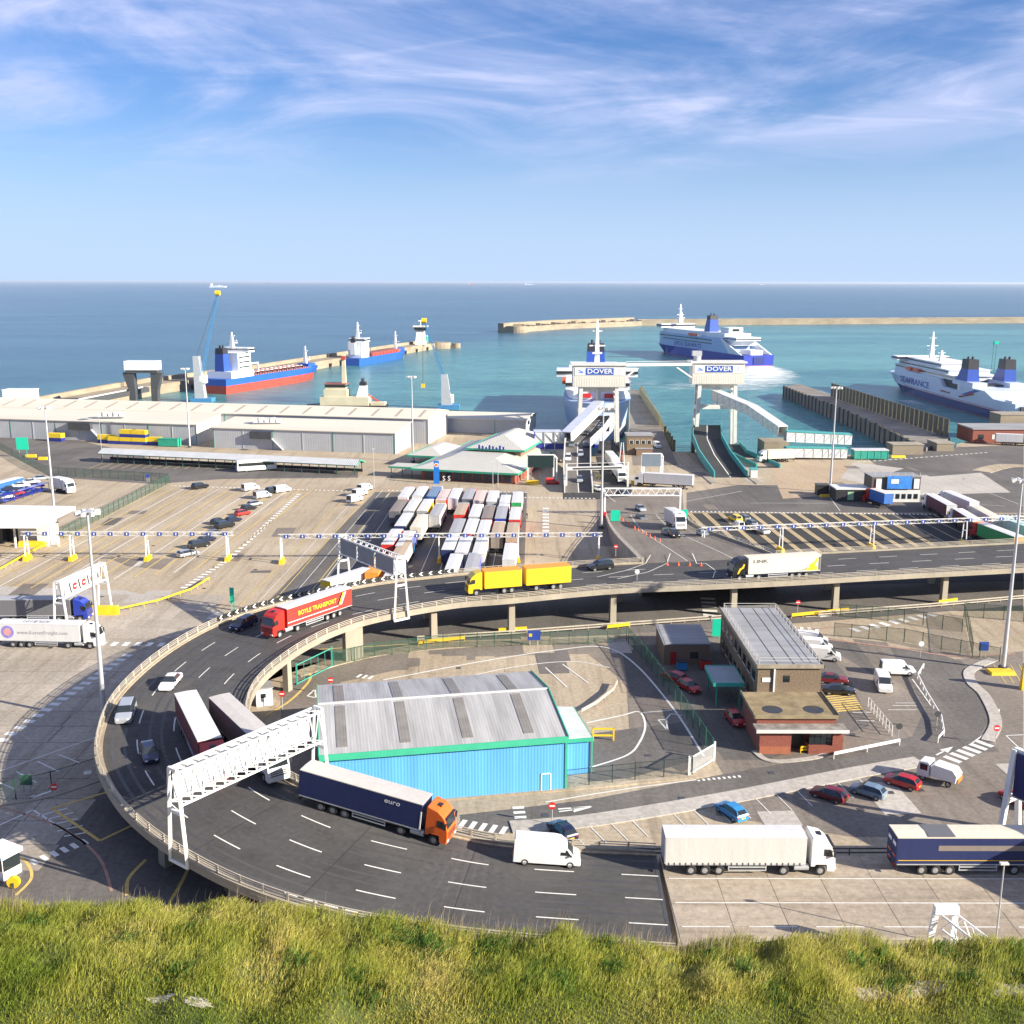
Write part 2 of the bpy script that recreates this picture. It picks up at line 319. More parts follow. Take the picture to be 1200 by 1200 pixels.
patch([(1000,541),(1060,548),(1010,566),(985,560)], M_PALE, 'pale_paving')
patch([(1060,560),(1150,553),(1185,576),(1060,580)], M_PALE, 'pale_paving')
patch([(735,742),(850,736),(960,745),(1120,772),(1200,762),(1200,980),(1000,980),(840,955),(848,905),(800,830)], M_ASPB, 'car_park_paving')
patch([(600,975),(700,963),(860,936),(1000,908),(1085,892),(1140,872),(1160,845),(1160,825),(1140,800),(1130,775),(1090,762),(960,748),(975,760),(1040,800),(1085,830),(1070,862),(1000,881),(880,901),(800,916),(690,937),(600,948),(540,955),(545,985)], M_ASPG, 'service_road')
patch([(740,756),(960,750),(1000,800),(1020,850),(900,890),(850,890)], M_ASPG, 'depot_yard')
patch([(1000,748),(1040,752),(1085,830),(1040,800)], M_ASPB, 'worn_patch')
patch([(330,800),(420,770),(560,757),(690,752),(730,760),(780,800),(835,880),(800,905),(740,870),(735,800),(690,766),(600,768),(480,782),(400,800),(385,940),(330,900)], M_ASPB, 'shed_yard_road')
patch([(730,762),(760,760),(800,812),(770,818),(738,818)], M_ASPG, 'worn_patch')
patch([(690,860),(800,846),(835,885),(690,925)], M_ASPG, 'worn_patch')
patch([(140,840),(185,838),(130,920),(0,1000),(0,960)], M_ASPG, 'worn_patch')
patch([(0,960),(130,900),(240,900),(480,1100),(0,1100)], M_ASPG, 'lower_road')
patch([(40,838),(120,842),(118,858),(60,870),(25,858)], M_ASPH, 'worn_patch')
patch([(700,585),(800,575),(805,640),(700,640)], M_ASPB, 'worn_patch')
patch([(130,655),(205,655),(190,668),(150,664)], M_ASPB, 'worn_patch')
patch([(0,688),(150,693),(270,720),(180,745),(0,730)], M_PALE, 'pale_paving')
# concrete slabs of the western apron, each with open joints
slab = MB().box(-2.94,2.94,-2.44,2.44,0.02,.034).mesh('concrete_slab', M_SLAB)
for i in range(-8, 1):
    for j in range(0, 19):
        x = -50+i*6.0+ (0 if j % 2 else .4); y = 98+j*5.0
        if x > -53 and y > 150: continue
        put('concrete_slab', slab, GROUND, (x+random.uniform(-.01,.01), y, random.uniform(-.004,.004)))
# near road on a low ramp of ribbed concrete panels
NR = 0.9
nr = S(MB().prism([(14.6,81.0),(120,81.0),(120,97.2),(14.9,97.2)], -.5, NR-.03).build('near_road', CONC))
pan = MB().box(-2.47,2.47,-1.97,1.97,-.02,.0).mesh('concrete_panel', M_SLABR)
for i in range(17):
    for j in range(4):
        put('concrete_panel', pan, nr, (17.3+i*5.0, 83.05+j*4.0, NR+random.uniform(-.003,.003)))
mk = MB()
for yy, solid in ((G(900,1029,NR).y,1),(G(900,1057.5,NR).y,1),(G(900,1085.5,NR).y,0)):
    x = 15.2
    while x < 100:
        n_ = 6.5 if solid else 4.3
        mk.dash((x,yy,NR+.008),(x+n_,yy,NR+.008),.14); x += 6.5 if solid else 6.0
mk.build('lane_marking', WLINE, nr, fix=False)
# patched repairs and drains scattered over the yards
rp = random.Random(3)
for k in range(46):
    px, py = rp.choice([(rp.uniform(0,330),rp.uniform(575,700)),(rp.uniform(620,900),rp.uniform(555,600)),(rp.uniform(860,1200),rp.uniform(880,980)),(rp.uniform(450,740),rp.uniform(765,790)),(rp.uniform(900,1150),rp.uniform(545,590))])
    g = G(px,py); w_, d_ = rp.uniform(1.2,5), rp.uniform(1.,9); a = .06
    S(MB().poly([(g.x+u*math.cos(a)-v*math.sin(a), g.y+u*math.sin(a)+v*math.cos(a), .036+k*.0001) for u, v in ((0,0),(w_,0),(w_,d_),(0,d_))]).build('repair_patch', rp.choice([M_ASPG,M_ASPB,M_PALE,M_ASPB,M_YARD]), fix=False))
dr = MB().box(-.35,.35,-.35,.35,0,.012).mesh('drain_cover', STEELD)
for px, py in ((538,783),(800,935),(1045,928),(1010,948),(700,600),(180,640),(240,690),(300,668),(905,905),(1080,925),(1000,860),(760,885),(640,955),(420,610),(120,700),(60,760),(880,570),(1130,560)): put('drain_cover', dr, GROUND, G(px,py,.044))
# ---------------------------------------------------------------- markings on the yard (flat paint)
MZ = .045
def lines(segs, w, m, name='lane_marking', z=MZ, parent=None):
    b = MB()
    for a, c in segs: b.dash(G(a[0],a[1],z), G(c[0],c[1],z), w)
    return b.build(name, m, parent or GROUND, fix=False)
def dashed(a, c, n, duty=.5, z=MZ):
    A = G(a[0],a[1],z); B = G(c[0],c[1],z); return [(A.lerp(B,i/n), A.lerp(B,(i+duty)/n)) for i in range(n)]
def dashes(lst, w, m, name='lane_marking', parent=None):
    b = MB()
    for seg in lst: b.dash(seg[0], seg[1], w)
    return b.build(name, m, parent or GROUND, fix=False)
def toward(x0, y0, y1, vp): return (vp+(x0-vp)*(y1-330)/(y0-330), y1)
L_y, L_w = [], []
for i in range(15):
    x0 = 5+i*18.4; (L_y if i % 3 else L_w).append((toward(x0, 656, 690-max(0, i-5)*2.6, 675), toward(x0, 656, 573, 675)))
lines(L_y, .26, YLINE); lines(L_w, .22, WLINE)
lines([(toward(x, 656, y1, 655), toward(x, 656, 574, 655)) for x, y1 in ((335,712),(365,705),(395,698))], .18, YLINE)
lines([(toward(x, 656, y1, 655), toward(x, 656, 574, 655)) for x, y1 in ((350,708),(380,700))], .12, WLINE)
lines([(toward(x, 600, 690, 640), toward(x, 600, 578, 640)) for x in (440,457,474,490,507,524,541,557,573,590,606)], .14, WLINE)
# zebra edge strips
b = MB()
def zebra(a, c, n, w, m=WLINE, duty=.5, z=MZ):
    A = G(a[0],a[1],z); B = G(c[0],c[1],z)
    for i in range(n): b.dash(A.lerp(B,i/n), A.lerp(B,(i+duty)/n), w)
zebra((0,870),(155,765),17,1.5); zebra((118,755),(200,756),6,1.8); zebra((215,690),(270,655),12,1.3); zebra((270,655),(352,578),26,1.2)
zebra((200,570),(420,576),44,.9); zebra((455,575),(620,577),34,.9); zebra((800,599),(1200,603),84,1.0)
zebra((1005,541),(1160,529),26,.9); zebra((1070,578),(1115,577),8,.8); zebra((615,583),(700,584),18,1.)
zebra((38,1012),(108,984),6,1.3); zebra((180,895),(90,908),5,1.); zebra((1000,738),(1100,718),9,2.); zebra((960,737),(925,735),4,1.5)
zebra((540,965),(600,975),5,1.8); zebra((608,945),(612,962),3,1.3); zebra((818,914),(872,909),9,.5); zebra((640,595),(640,625),8,1.6)
zebra((830,700),(834,724),5,2.6); zebra((420,792),(440,795),3,1.4); zebra((1115,890),(1160,868),6,2.2, duty=.55)
zebra((782,545),(840,545),12,.6); zebra((760,605),(765,640),10,1.4); zebra((806,612),(850,650),15,1.2)
b.build('hatch_marking', WLINE, GROUND, fix=False)
lines([((0,968),(40,950)),((40,950),(95,985)),((45,957),(80,948)),((52,962),(87,953)),((60,968),(92,960)),((68,975),(98,968)),((76,981),(104,976))], .22, WLINE)
lines([((0,905),(120,862)),((0,918),(20,926)),((20,905),(44,918)),((45,893),(70,905)),((70,885),(95,895))], .18, WLINE)
lines([((62,948),(118,986)),((118,986),(160,966)),((62,948),(130,928))], .35, YLINE, z=.05)
lines([((35,937),(68,925)),((35,937),(42,933))], .35, WLINE)
b = MB()                                                    # curved road edges
def curve(pts, w, n=8, z=MZ, B=None):
    P = [G(x,y,z) for x, y in pts]; out = []
    for i in range(len(P)-1):
        p0 = P[max(i-1,0)]; p1 = P[i]; p2 = P[i+1]; p3 = P[min(i+2,len(P)-1)]
        for k in range(n):
            t = k/n; out.append(.5*((2*p1)+(p2-p0)*t+(2*p0-5*p1+4*p2-p3)*t*t+(3*p1-p0-3*p2+p3)*t**3))
    out.append(P[-1])
    for i in range(len(out)-1): (B or b).dash(out[i], out[i+1], w)
    return out
curve([(450,797),(560,776),(650,762),(708,758),(745,778),(790,830),(826,886)], .3)
curve([(520,800),(600,782),(670,775),(715,782)], .22)
curve([(688,847),(730,838),(750,834),(757,850),(750,870),(735,885),(690,900)], .28)
curve([(640,940),(730,925),(820,913)], .2); curve([(655,948),(694,945)], .3)
curve([(1140,870),(1165,850),(1172,830)], .2)
for q in (((800,838),(787,836)),((787,836),(781,843)),((750,835),(788,832)),((640,782),(665,805)),((660,778),(690,800)),((672,840),(682,842))): b.dash(G(*q[0],MZ), G(*q[1],MZ), .2)
for tri in (((772,843),(783,855),(782,843)),((361,816),(370,808),(371,818))):
    for i in range(3): b.dash(G(*tri[i],MZ), G(*tri[(i+1)%3],MZ), .25)
for i in range(15):                                        # bays of the car park beside the near road
    x0, y0 = 668+i*24.0, 972-i*4.2-(0 if i < 6 else (i-6)*.6)
    if 760 < x0 < 775: continue
    b.dash(G(x0, y0, MZ), G(x0+21, y0+21, MZ), .11)
b.dash(G(665,973,MZ), G(1010,912,MZ), .1)
for y in (823,826,831): b.dash(G(1050-(y-823),y,MZ), G(1075,y,MZ), .14)
for q in (((1000,834),(1022,834)),((1004,844),(1026,844)),((1070,795),(1092,826)),((1180,861),(1200,880)),((1180,861),(1200,860)),((700,572),(722,588)),((800,588),(870,575)),((880,589),(970,589)),((1060,586),(1180,592)),((1130,565),(1200,592)),((960,565),(985,598))): b.dash(G(*q[0],MZ), G(*q[1],MZ), .18)
b.build('edge_marking', WLINE, GROUND, fix=False)
def arrow(px, py, qx, qy, hw=.8):
    a = G(px,py,MZ); c = G(qx,qy,MZ); d = (c-a).normalized(); n_ = Vector((-d.y,d.x,0))
    return MB().dash(a, c-d*2, .25).poly([c-d*2.2-n_*hw*.7, c, c-d*2.2+n_*hw*.7]).build('arrow_marking', WLINE, GROUND, fix=False)
arrow(656,951,694,946); arrow(1098,884,1118,874); arrow(945,722,975,721)
b = MB(); curve([(985,560),(1030,560),(1060,566)], .15)
for k in range(9): b.dash(G(936+k*6,565,MZ), G(930+k*6,572,MZ), .1)
for k in range(9): b.dash(G(1165+k*10,778,MZ), G(1180+k*9,800,MZ), .14)
curve([(90,560),(160,556),(205,572)], .14)
for k in range(16): b.dash(G(92+k*12.5,550,MZ), G(108+k*12.5,543.5,MZ), .2) if k else None
curve([(20,1050),(38,1030),(33,1012),(22,1005)], .3); curve([(150,1050),(152,1030),(172,1008)], .35); curve([(200,1058),(212,1038),(222,1018)], .35)
curve([(365,790),(362,800),(340,822),(310,840)], .4); curve([(360,762),(430,758),(525,752)], .3)
b.build('yellow_marking', YLINE, GROUND, fix=False)
rd = MB(); curve([(0,946),(60,965),(95,985),(120,1010),(132,1045)], .3, B=rd)
curve([(965,748),(1050,758),(1120,768),(1190,765)], .5, B=rd); curve([(860,742),(930,738),(1005,732)], .3, B=rd)
rd.build('red_marking', M_RED, GROUND, fix=False)
# hatched yellow box by the annex
b = MB()
for k in range(11):
    b.dash(G(968+k*.2,808+k*2.6,MZ+.004), G(996+k*1.6,804+k*2.6,MZ+.004), .45)
b.build('yellow_hatching', YLINE, GROUND, fix=False)
# waiting lanes: pale strips with a yellow edge each side
b, c_ = MB(), MB()
for i in range(21):
    xt = 808+i*18.2; vp = 529
    p, q = toward(xt, 601, 600.5, vp), toward(xt, 601, 664, vp)
    A, B = G(*p,.03), G(*q,.03); b.dash(A, B, .9 if i < 13 else .35)
    for s_ in (-.5, .5):
        n_ = Vector((B.y-A.y, A.x-B.x, 0)).normalized()*s_
        if i < 13: c_.dash(A+n_+Vector((0,0,.006)), B+n_+Vector((0,0,.006)), .16)
b.build('lane_strip', M_YARD, GROUND, fix=False); c_.build('yellow_marking', YLINE, GROUND, fix=False)
# pavements and kerbs: raised strips
def kerbed(pts, w, m, name='pavement', h=.13):
    B = MB(); o = curve(pts, .1, B=MB(), z=0); A1, B1 = [], []
    for i, p in enumerate(o):
        d = (o[min(i+1,len(o)-1)]-o[max(i-1,0)]); n_ = Vector((-d.y,d.x,0)).normalized()*w/2
        A1.append(p-n_); B1.append(p+n_)
    up = Vector((0,0,h)); lo = Vector((0,0,-.05))
    B.strip([p+up for p in A1],[p+up for p in B1]); B.strip([p+up for p in A1],[p+lo for p in A1]); B.strip([p+up for p in B1],[p+lo for p in B1])
    B.poly([A1[0]+up,B1[0]+up,B1[0]+lo,A1[0]+lo]); B.poly([A1[-1]+up,B1[-1]+up,B1[-1]+lo,A1[-1]+lo])
    return S(B.build(name, m))
kerbed([(600,970),(700,961),(860,934),(1000,906),(1080,892)], 2.6, M_PALE)
kerbed([(1158,868),(1168,845),(1155,815),(1140,800),(1138,785),(1165,772)], 1.5, M_PALE)
kerbed([(470,940),(560,932),(680,922),(830,907)], 1.5, M_YARD)
kerbed([(350,792),(440,768),(560,756),(690,750),(740,745)], 1.6, M_YARD, 'kerb')
kerbed([(885,880),(905,892),(955,888),(972,880)], .8, M_PALE)
kerbed([(0,945),(60,935),(120,915)], .5, CONC, 'kerb')
kerbed([(1150,552),(1180,545),(1230,548)], 6, M_YARD, 'traffic_island')
# ================================================================ the flyover
ST_ = [((14,81.2),(14.5,97.2),.9),((0,81.6),(.3,97.3),1.7),((-10.7,82.7),(-6,98),2.5),((-19,84.4),(-13.5,99.6),3.5),((-26.5,87.8),(-19.2,102.2),4.3),
 ((-34.1,93.6),(-24.5,105.9),4.9),((-40.4,100.7),(-28.8,111.3),5.35),((-45.8,110.3),(-31.3,117.3),5.7),((-48.8,122),(-32.9,124.5),6.0),((-49,133.5),(-32.9,131),6.15),
 ((-47.2,145.3),(-31.6,137.8),6.2),((-43.5,155.6),(-29.4,144.8),6.2),((-36.8,164.6),(-26,151.5),6.2),((-24.5,175.0),(-20.4,157.7),6.2),((-12,181),(-9.6,164.5),6.2),
 ((0,185.0),(0,167.4),6.2),((20,189.5),(17,172.9),6.2),((36,192.5),(32,175.3),6.2),((52,196),(49.1,178.3),6.2),((70,199.7),(66.3,181.9),6.2),((97,205.2),(92.7,186.9),6.2),((140,213),(134,194.5),6.2)]
def cr(p0,p1,p2,p3,t): return .5*((2*p1)+(p2-p0)*t+(2*p0-5*p1+4*p2-p3)*t*t+(3*p1-p0-3*p2+p3)*t**3)
def station(s):
    n = len(ST_)-1; s = min(max(s,0),n-1e-6); i = int(s); t = s-i
    k = [max(i-1,0), i, i+1, min(i+2,n)]
    O = cr(*[Vector((*ST_[j][0],ST_[j][2])) for j in k], t); I = cr(*[Vector((*ST_[j][1],ST_[j][2])) for j in k], t)
    return O, I
NS = (len(ST_)-1)*8
SA = [station(i/8) for i in range(NS+1)]
def deckP(s, t, dz=0): O, I = station(s); return O.lerp(I, t)+Vector((0,0,dz))
_flat = [(i/8, j/16, O.lerp(I, j/16)) for i, (O, I) in enumerate(SA) for j in range(17)]
def deckG(x, y):
    z = 5.
    for _ in range(12):
        g = G(x, y, z); s, t, p = min(_flat, key=lambda e: (e[2].x-g.x)**2+(e[2].y-g.y)**2); z = .5*z+.5*p.z
    return G(x, y, z), s, t
def deck_dir(s):
    a = deckP(s-.15,.5); c = deckP(s+.15,.5); d = c-a; return math.atan2(d.y, d.x), d.normalized()
FLY = T('flyover', 'curved concrete road flyover sweeping round the blue shed', 'flyover', (0,0,0))
up = lambda p, z: Vector((p.x, p.y, p.z+z))
def outdir(i):
    O, I = SA[i]; return Vector((O.x-I.x, O.y-I.y, 0)).normalized()
rings = []
for i, (O, I) in enumerate(SA):
    n_ = outdir(i); a = O+n_*.55; c = I-n_*.55; m1 = O.lerp(I,.18); m2 = O.lerp(I,.82)
    rings.append([up(a,-.02), up(c,-.02), up(c,-.55), up(m2,-1.1), up(m1,-1.1), up(a,-.55)])
MB().loft(rings).build('deck_slab', CONC, FLY)
MB().strip([up(O,.004) for O, I in SA],[up(I,.004) for O, I in SA]).build('road_surface', M_DECKA, FLY, fix=False)
joint = MB().dash(up(deckP(0.02,0),.03), up(deckP(0.02,1),.03), .35); joint.build('expansion_joint', STEELD, FLY, fix=False)
def ring_strip(off_in, off_out, z0, z1, side, i0, i1, name, m):
    rg = []
    for i in range(i0, i1+1):
        O, I = SA[i]; n_ = outdir(i); p, sgn = (O, 1) if side == 0 else (I, -1)
        a = p+n_*sgn*off_in; c = p+n_*sgn*off_out
        rg.append([up(a,z0), up(c,z0), up(c,z1), up(a,z1)])
    return MB().loft(rg).build(name, m, FLY)
RAILC = mat('rail_paint', (.46,.405,.32), .6, .12, .6, dirt=.2)
RAILW = mat('rail_galvanised', (.62,.60,.56), .5, .1, .6)
GAP = (17*8-6, 18*8-1)        # opening in the far parapet where the ramp comes up
def seglist(side):
    return [(0, GAP[0]), (GAP[1], NS)] if side == 0 else [(0, NS)]
post = MB().box(-.06,.06,-.09,.09,0,.78).box(-.1,.1,-.13,.13,0,.06).mesh('rail_post', RAILC)
for side in (0, 1):
    for i0, i1 in seglist(side):
        ring_strip(.0, .53, -.3, .34, side, i0, i1, 'parapet_plinth', CONC)
        for h_ in (.58, .82, 1.08): ring_strip(.21, .29, h_-.035, h_+.035, side, i0, i1, 'rail', RAILC)
        if i0 == 0: ring_strip(-.0, -.35, .004, .12, side, i0, i1, 'kerb', M_YARD)
    acc = 0; last = None
    for i in range(NS*4+1):
        s = i/32; O, I = station(s); p, q = (O, I) if side == 0 else (I, O)
        n_ = Vector((p.x-q.x,p.y-q.y,0)).normalized(); r = p+n_*.25
        if last is not None: acc += (r-last).length
        last = r
        if acc >= 2.45:
            acc = 0
            if side == 0 and GAP[0]/8 < s < GAP[1]/8: continue
            put('rail_post', post, FLY, up(r,.34), math.atan2(n_.y, n_.x))
# lane dashes
b = MB(); e = MB()
for t in (.25, .5, .75):
    acc = 0; on = True; last = deckP(0,t)
    s = 0; seg = [up(last,.03)]
    while s < len(ST_)-1.02:
        s += .02; p = deckP(s, t); acc += (p-last).length; last = p
        if on: seg.append(up(p,.03))
        if acc > (3.6 if on else 4.4):
            if on and not (16.6 < s < 17.9 and t < .45):
                b = MB()
                for k in range(0, len(seg)-1, 4): b.dash(seg[k], seg[min(k+4, len(seg)-1)], .15)
                b.build('lane_dash', WLINE, FLY, fix=False)
            on = not on; acc = 0; seg = [up(p,.03)]
acc = 0; on = True; s = 0; last = deckP(0,.06)
while s < 3.4:
    s += .02; p = deckP(s,.06); acc += (p-last).length
    if acc > (4.6 if on else 1.4):
        if on: e.dash(up(last,.03), up(p,.03), .14)
        last = p; acc = 0; on = not on
e.build('edge_marking', WLINE, FLY, fix=False)
b = MB()
for pts in ([(700,676),(735,668),(757,660),(763,650),(742,600)],[(724,678),(760,670),(782,660),(786,648),(765,615)],[(836,677),(839,668),(828,660),(817,660),(812,648)]):
    Q = []
    for x, y in pts:
        g, s_, t_ = deckG(x, y); Q.append((x, y, g.z+.03))
    P3 = [G(*q) for q in Q]
    if pts[0][0] != 836: P3 = P3[:-1]
    for i in range(len(P3)-1): b.dash(P3[i], P3[i+1], .16)
b.build('edge_marking', WLINE, FLY, fix=False)
for s_ in (1.5,3.0,4.5,6.0,7.5,9.0,10.5,12.0,13.5,15.0,16.2,18.0,19.0,20.0):
    MB().dash(up(deckP(s_,.01),.012), up(deckP(s_,.99),.012), .12).build('deck_joint', M_ASPH, FLY, fix=False)
TYR = mat('tyre_polish', (.064,.061,.060), .6, .25, .15)
b = MB()                                             # tyre polished wheel paths along the two busiest lanes
for t_ in (.085,.165,.335,.415,.585,.665,.835,.915):
    for i in range(0, NS*2):
        b.dash(up(deckP(i/16,t_),.008), up(deckP((i+1)/16,t_),.008), .34)
S(b.build('wheel_path', TYR, FLY, fix=False), 'stuff')
# chevron boards on the outside of the bend
CHB = mat('chevron_black', (.02,.02,.02), .5, .1); s = 10.9; n = 0
bd = MB().box(-.82,.82,-.03,.03,0,.72).mesh('chevron_board', CHB)
cv = MB().poly([(.35,-.036,.05),(.0,-.036,.05),(-.45,-.036,.36),(0,-.036,.67),(.35,-.036,.67),(-.1,-.036,.36)]).mesh('chevron', WHITE)
cv2 = MB().poly([(.35,.036,.05),(.0,.036,.05),(-.45,.036,.36),(0,.036,.67),(.35,.036,.67),(-.1,.036,.36)]).mesh('chevron', WHITE)
acc = 9; last = deckP(s,0)
while s < 14.15:
    s += .01; p = deckP(s,0); acc += (p-last).length; last = p
    if acc > 1.68:
        acc = 0; a, d = deck_dir(s); O, I = station(s); n_ = (O-I).normalized()
        q = put('chevron_board', bd, FLY, up(p+n_*.1,.55), a); put('chevron', cv, q)
# columns
col = MB().loft([[(-.55,-.45,0),(.55,-.45,0),(.55,.45,0),(-.55,.45,0)],[(-.48,-.4,1),(.48,-.4,1),(.48,.4,1),(-.48,.4,1)]]).mesh('column', CONC)
wall_ = MB().box(-1.6,1.6,-.45,.45,0,1).mesh('column', CONC)
wide = {(414,768)}
for px, py in ((414,768),(340,808),(603,738),(724,737),(857,728),(985,719),(1110,708),(505,752)):
    g = G(px,py); s_, t_, p = min(_flat, key=lambda e: (e[2].x-g.x)**2+(e[2].y-g.y)**2)
    for t in (max(t_,.86) if False else .9, .18):
        q = deckP(s_, t); a, d = deck_dir(s_); hgt = q.z-.75
        put('column', wall_ if (px,py) in wide and t > .5 else col, FLY, (q.x,q.y,-.02), a, (1,1,hgt))
for s_ in (5.25, 4.0, 7.4, 9.0):
    for t in (.14, .84):
        q = deckP(s_, t); put('column', col, FLY, (q.x,q.y,-.02), deck_dir(s_)[0], (1.3,1.3,q.z-.8))
# the abutment under the near end
a0 = [deckP(0,0), deckP(0,1), deckP(.9,1), deckP(.9,0)]
MB().prism([(p.x,p.y) for p in a0], -.5, .6).build('abutment', CONC, FLY)
# ramp from the ferry lanes up to the flyover
RA = T('access_ramp', 'grey asphalt ramp climbing from the ferry lanes to the flyover', 'ramp', (0,0,0))
far = (G(711,603,0), G(797,603,0)); near = (deckP(GAP[0]/8,0), deckP(GAP[1]/8,0))
rl, rr = [], []
for k in range(13):
    t = k/12; z = 6.2*(t*t*(3-2*t)*.35+t*.65)
    for l_, A, B, bend in ((rl, far[0], near[0], -1.5), (rr, far[1], near[1], -3.)):
        p = A.lerp(B, t); p.x += bend*math.sin(math.pi*t)*.8; p.z = z+.01; l_.append(p)
MB().strip(rl, rr).build('road_surface', M_ASPB, RA, fix=False)
for l_, sg in ((rl,-1),(rr,1)):
    rg = [[(p.x,p.y,-.05),(p.x+sg*.4,p.y,-.05),(p.x+sg*.4,p.y,p.z+.45),(p.x,p.y,p.z+.45)] for p in l_]
    MB().loft(rg).build('side_wall', CONC, RA)
    for h_ in (.75, 1.05): MB().loft([[(p.x+sg*.16,p.y,p.z+h_-.03),(p.x+sg*.24,p.y,p.z+h_-.03),(p.x+sg*.24,p.y,p.z+h_+.03),(p.x+sg*.16,p.y,p.z+h_+.03)] for p in l_]).build('rail', RAILW, RA)
    for k in range(0, 13): put('rail_post', post, RA, (l_[k].x+sg*.2, l_[k].y, l_[k].z+.4))
b = MB()
for f_ in (.33, .68):
    for k in range(12): b.dash(up(rl[k].lerp(rr[k],f_),.02), up(rl[k+1].lerp(rr[k+1],f_),.02), .15)
b.build('lane_marking', WLINE, RA, fix=False)
def rampP(u, f_, dz=0):
    k = min(int(u*12),11); t = u*12-k; return up(rl[k].lerp(rr[k],f_).lerp(rl[k+1].lerp(rr[k+1],f_), t), dz)
# ================================================================ grassy cliff edge in front
def vnoise(x, y, s, seed=0):
    x = np.asarray(x)*s; y = np.asarray(y)*s; xi = np.floor(x).astype(int); yi = np.floor(y).astype(int); fx = x-xi; fy = y-yi
    fx = fx*fx*(3-2*fx); fy = fy*fy*(3-2*fy)
    def h(a, b_): 
        v = np.sin(a*127.1+b_*311.7+seed*74.7)*43758.5453; return v-np.floor(v)
    return (h(xi,yi)*(1-fx)+h(xi+1,yi)*fx)*(1-fy)+(h(xi,yi+1)*(1-fx)+h(xi+1,yi+1)*fx)*fy
def y_edge(x): return np.interp(x, [-20,-13.4,-7.7,-3.2,0,3.5,12.4,20], [25.4,24.9,24.5,23.8,23.45,23.3,23.0,22.8])+.2*(vnoise(x, np.asarray(x)*0+3, .35, 5)-.5)
def terr(x, y):
    x = np.asarray(x, float); y = np.asarray(y, float); ye = y_edge(x)
    z = 40.95+.3*(vnoise(x,y,.22,1)-.5)+.3*(vnoise(x,y,.7,2)-.5)+.28*(vnoise(x,y,1.5,3)-.5)
    bank = np.clip((y-20.5)/1.2, 0, 1)*.35
    z = z+bank
    z = np.where(y < 17.5, z+(17.5-y)*.83, z)
    z = np.where(y > ye, z-(y-ye)*3.2, z)
    return np.maximum(z, -1.)
M_TURF = ground_mat('cliff_turf', (.05,.075,.018), (.13,.135,.04), scale=.9, streak=(.4,.4,.4), dirt=.5)
def grid(x0, x1, nx, ys):
    xs = np.linspace(x0, x1, nx); X, Y = np.meshgrid(xs, ys); Z = terr(X, Y)
    v = np.stack([X, Y, Z], -1).reshape(-1, 3); f = []
    for j in range(len(ys)-1):
        for i in range(nx-1): a = j*nx+i; f.append((a, a+1, a+nx+1, a+nx))
    return v.tolist(), f
b = MB(); b.v, b.f = grid(-60, 60, 601, list(np.linspace(-6, 19, 14))+list(np.linspace(19.3, 27, 65))+[29,32,36,40.5]); b.m = [0]*len(b.f)
S(b.build('cliff_terrain', M_TURF, smooth=True, fix=False))
def grass_mat():
    m = bpy.data.materials.new('grass_blades'); m.use_nodes = True; nt = m.node_tree; N = nt.nodes.new; L = nt.links.new
    p = nt.nodes['Principled BSDF']; a = N('ShaderNodeAttribute'); a.attribute_name = 'Col'; L(a.outputs['Color'], p.inputs['Base Color'])
    p.inputs['Roughness'].default_value = .65; p.inputs['Specular IOR Level'].default_value = .2
    t = N('ShaderNodeBsdfTranslucent'); L(a.outputs['Color'], t.inputs[0]); mx = N('ShaderNodeMixShader'); mx.inputs[0].default_value = .42
    L(p.outputs[0], mx.inputs[1]); L(t.outputs[0], mx.inputs[2]); L(mx.outputs[0], nt.nodes['Material Output'].inputs[0]); return m
M_GRASS = grass_mat()
def blades(name, x, y, h, w, lean, colr, label, az_bias=(.35,.05)):
    n = len(x); z = terr(x, y)-.03
    a = rng.uniform(0, 2*np.pi, n); sx = np.cos(a)*w; sy = np.sin(a)*w*.6
    lx = (rng.normal(0,.28,n)+az_bias[0])*lean*h; ly = (rng.normal(0,.28,n)+az_bias[1])*lean*h
    V = np.empty((n,5,3)); 
    V[:,0] = np.stack([x-sx,y-sy,z],1); V[:,1] = np.stack([x+sx,y+sy,z],1)
    mx_, my_, mz_ = x+lx*.35, y+ly*.35, z+h*.6
    V[:,2] = np.stack([mx_-sx*.8,my_-sy*.8,mz_],1); V[:,3] = np.stack([mx_+sx*.8,my_+sy*.8,mz_],1)
    V[:,4] = np.stack([x+lx,y+ly,z+h*(1-.18*lean)],1)
    base = (np.arange(n)*5)[:,None]; tri = np.concatenate([base+np.array([0,1,3]),base+np.array([0,3,2]),base+np.array([2,3,4])],1).reshape(-1)
    me = bpy.data.meshes.new(name); me.vertices.add(n*5); me.vertices.foreach_set('co', V.reshape(-1))
    me.loops.add(n*9); me.loops.foreach_set('vertex_index', tri.astype(np.int32)); me.polygons.add(n*3)
    me.polygons.foreach_set('loop_start', np.arange(0, n*9, 3, dtype=np.int32)); me.update(calc_edges=True)
    ca = me.color_attributes.new('Col', 'FLOAT_COLOR', 'POINT')
    c4 = np.ones((n,5,4)); c4[:,:,:3] = colr[:,None,:]
    ca.data.foreach_set('color', c4.reshape(-1).astype(np.float32)); me.materials.append(M_GRASS)
    o = put(name, me); tag(o, label, 'grass'); return S(o, 'stuff')
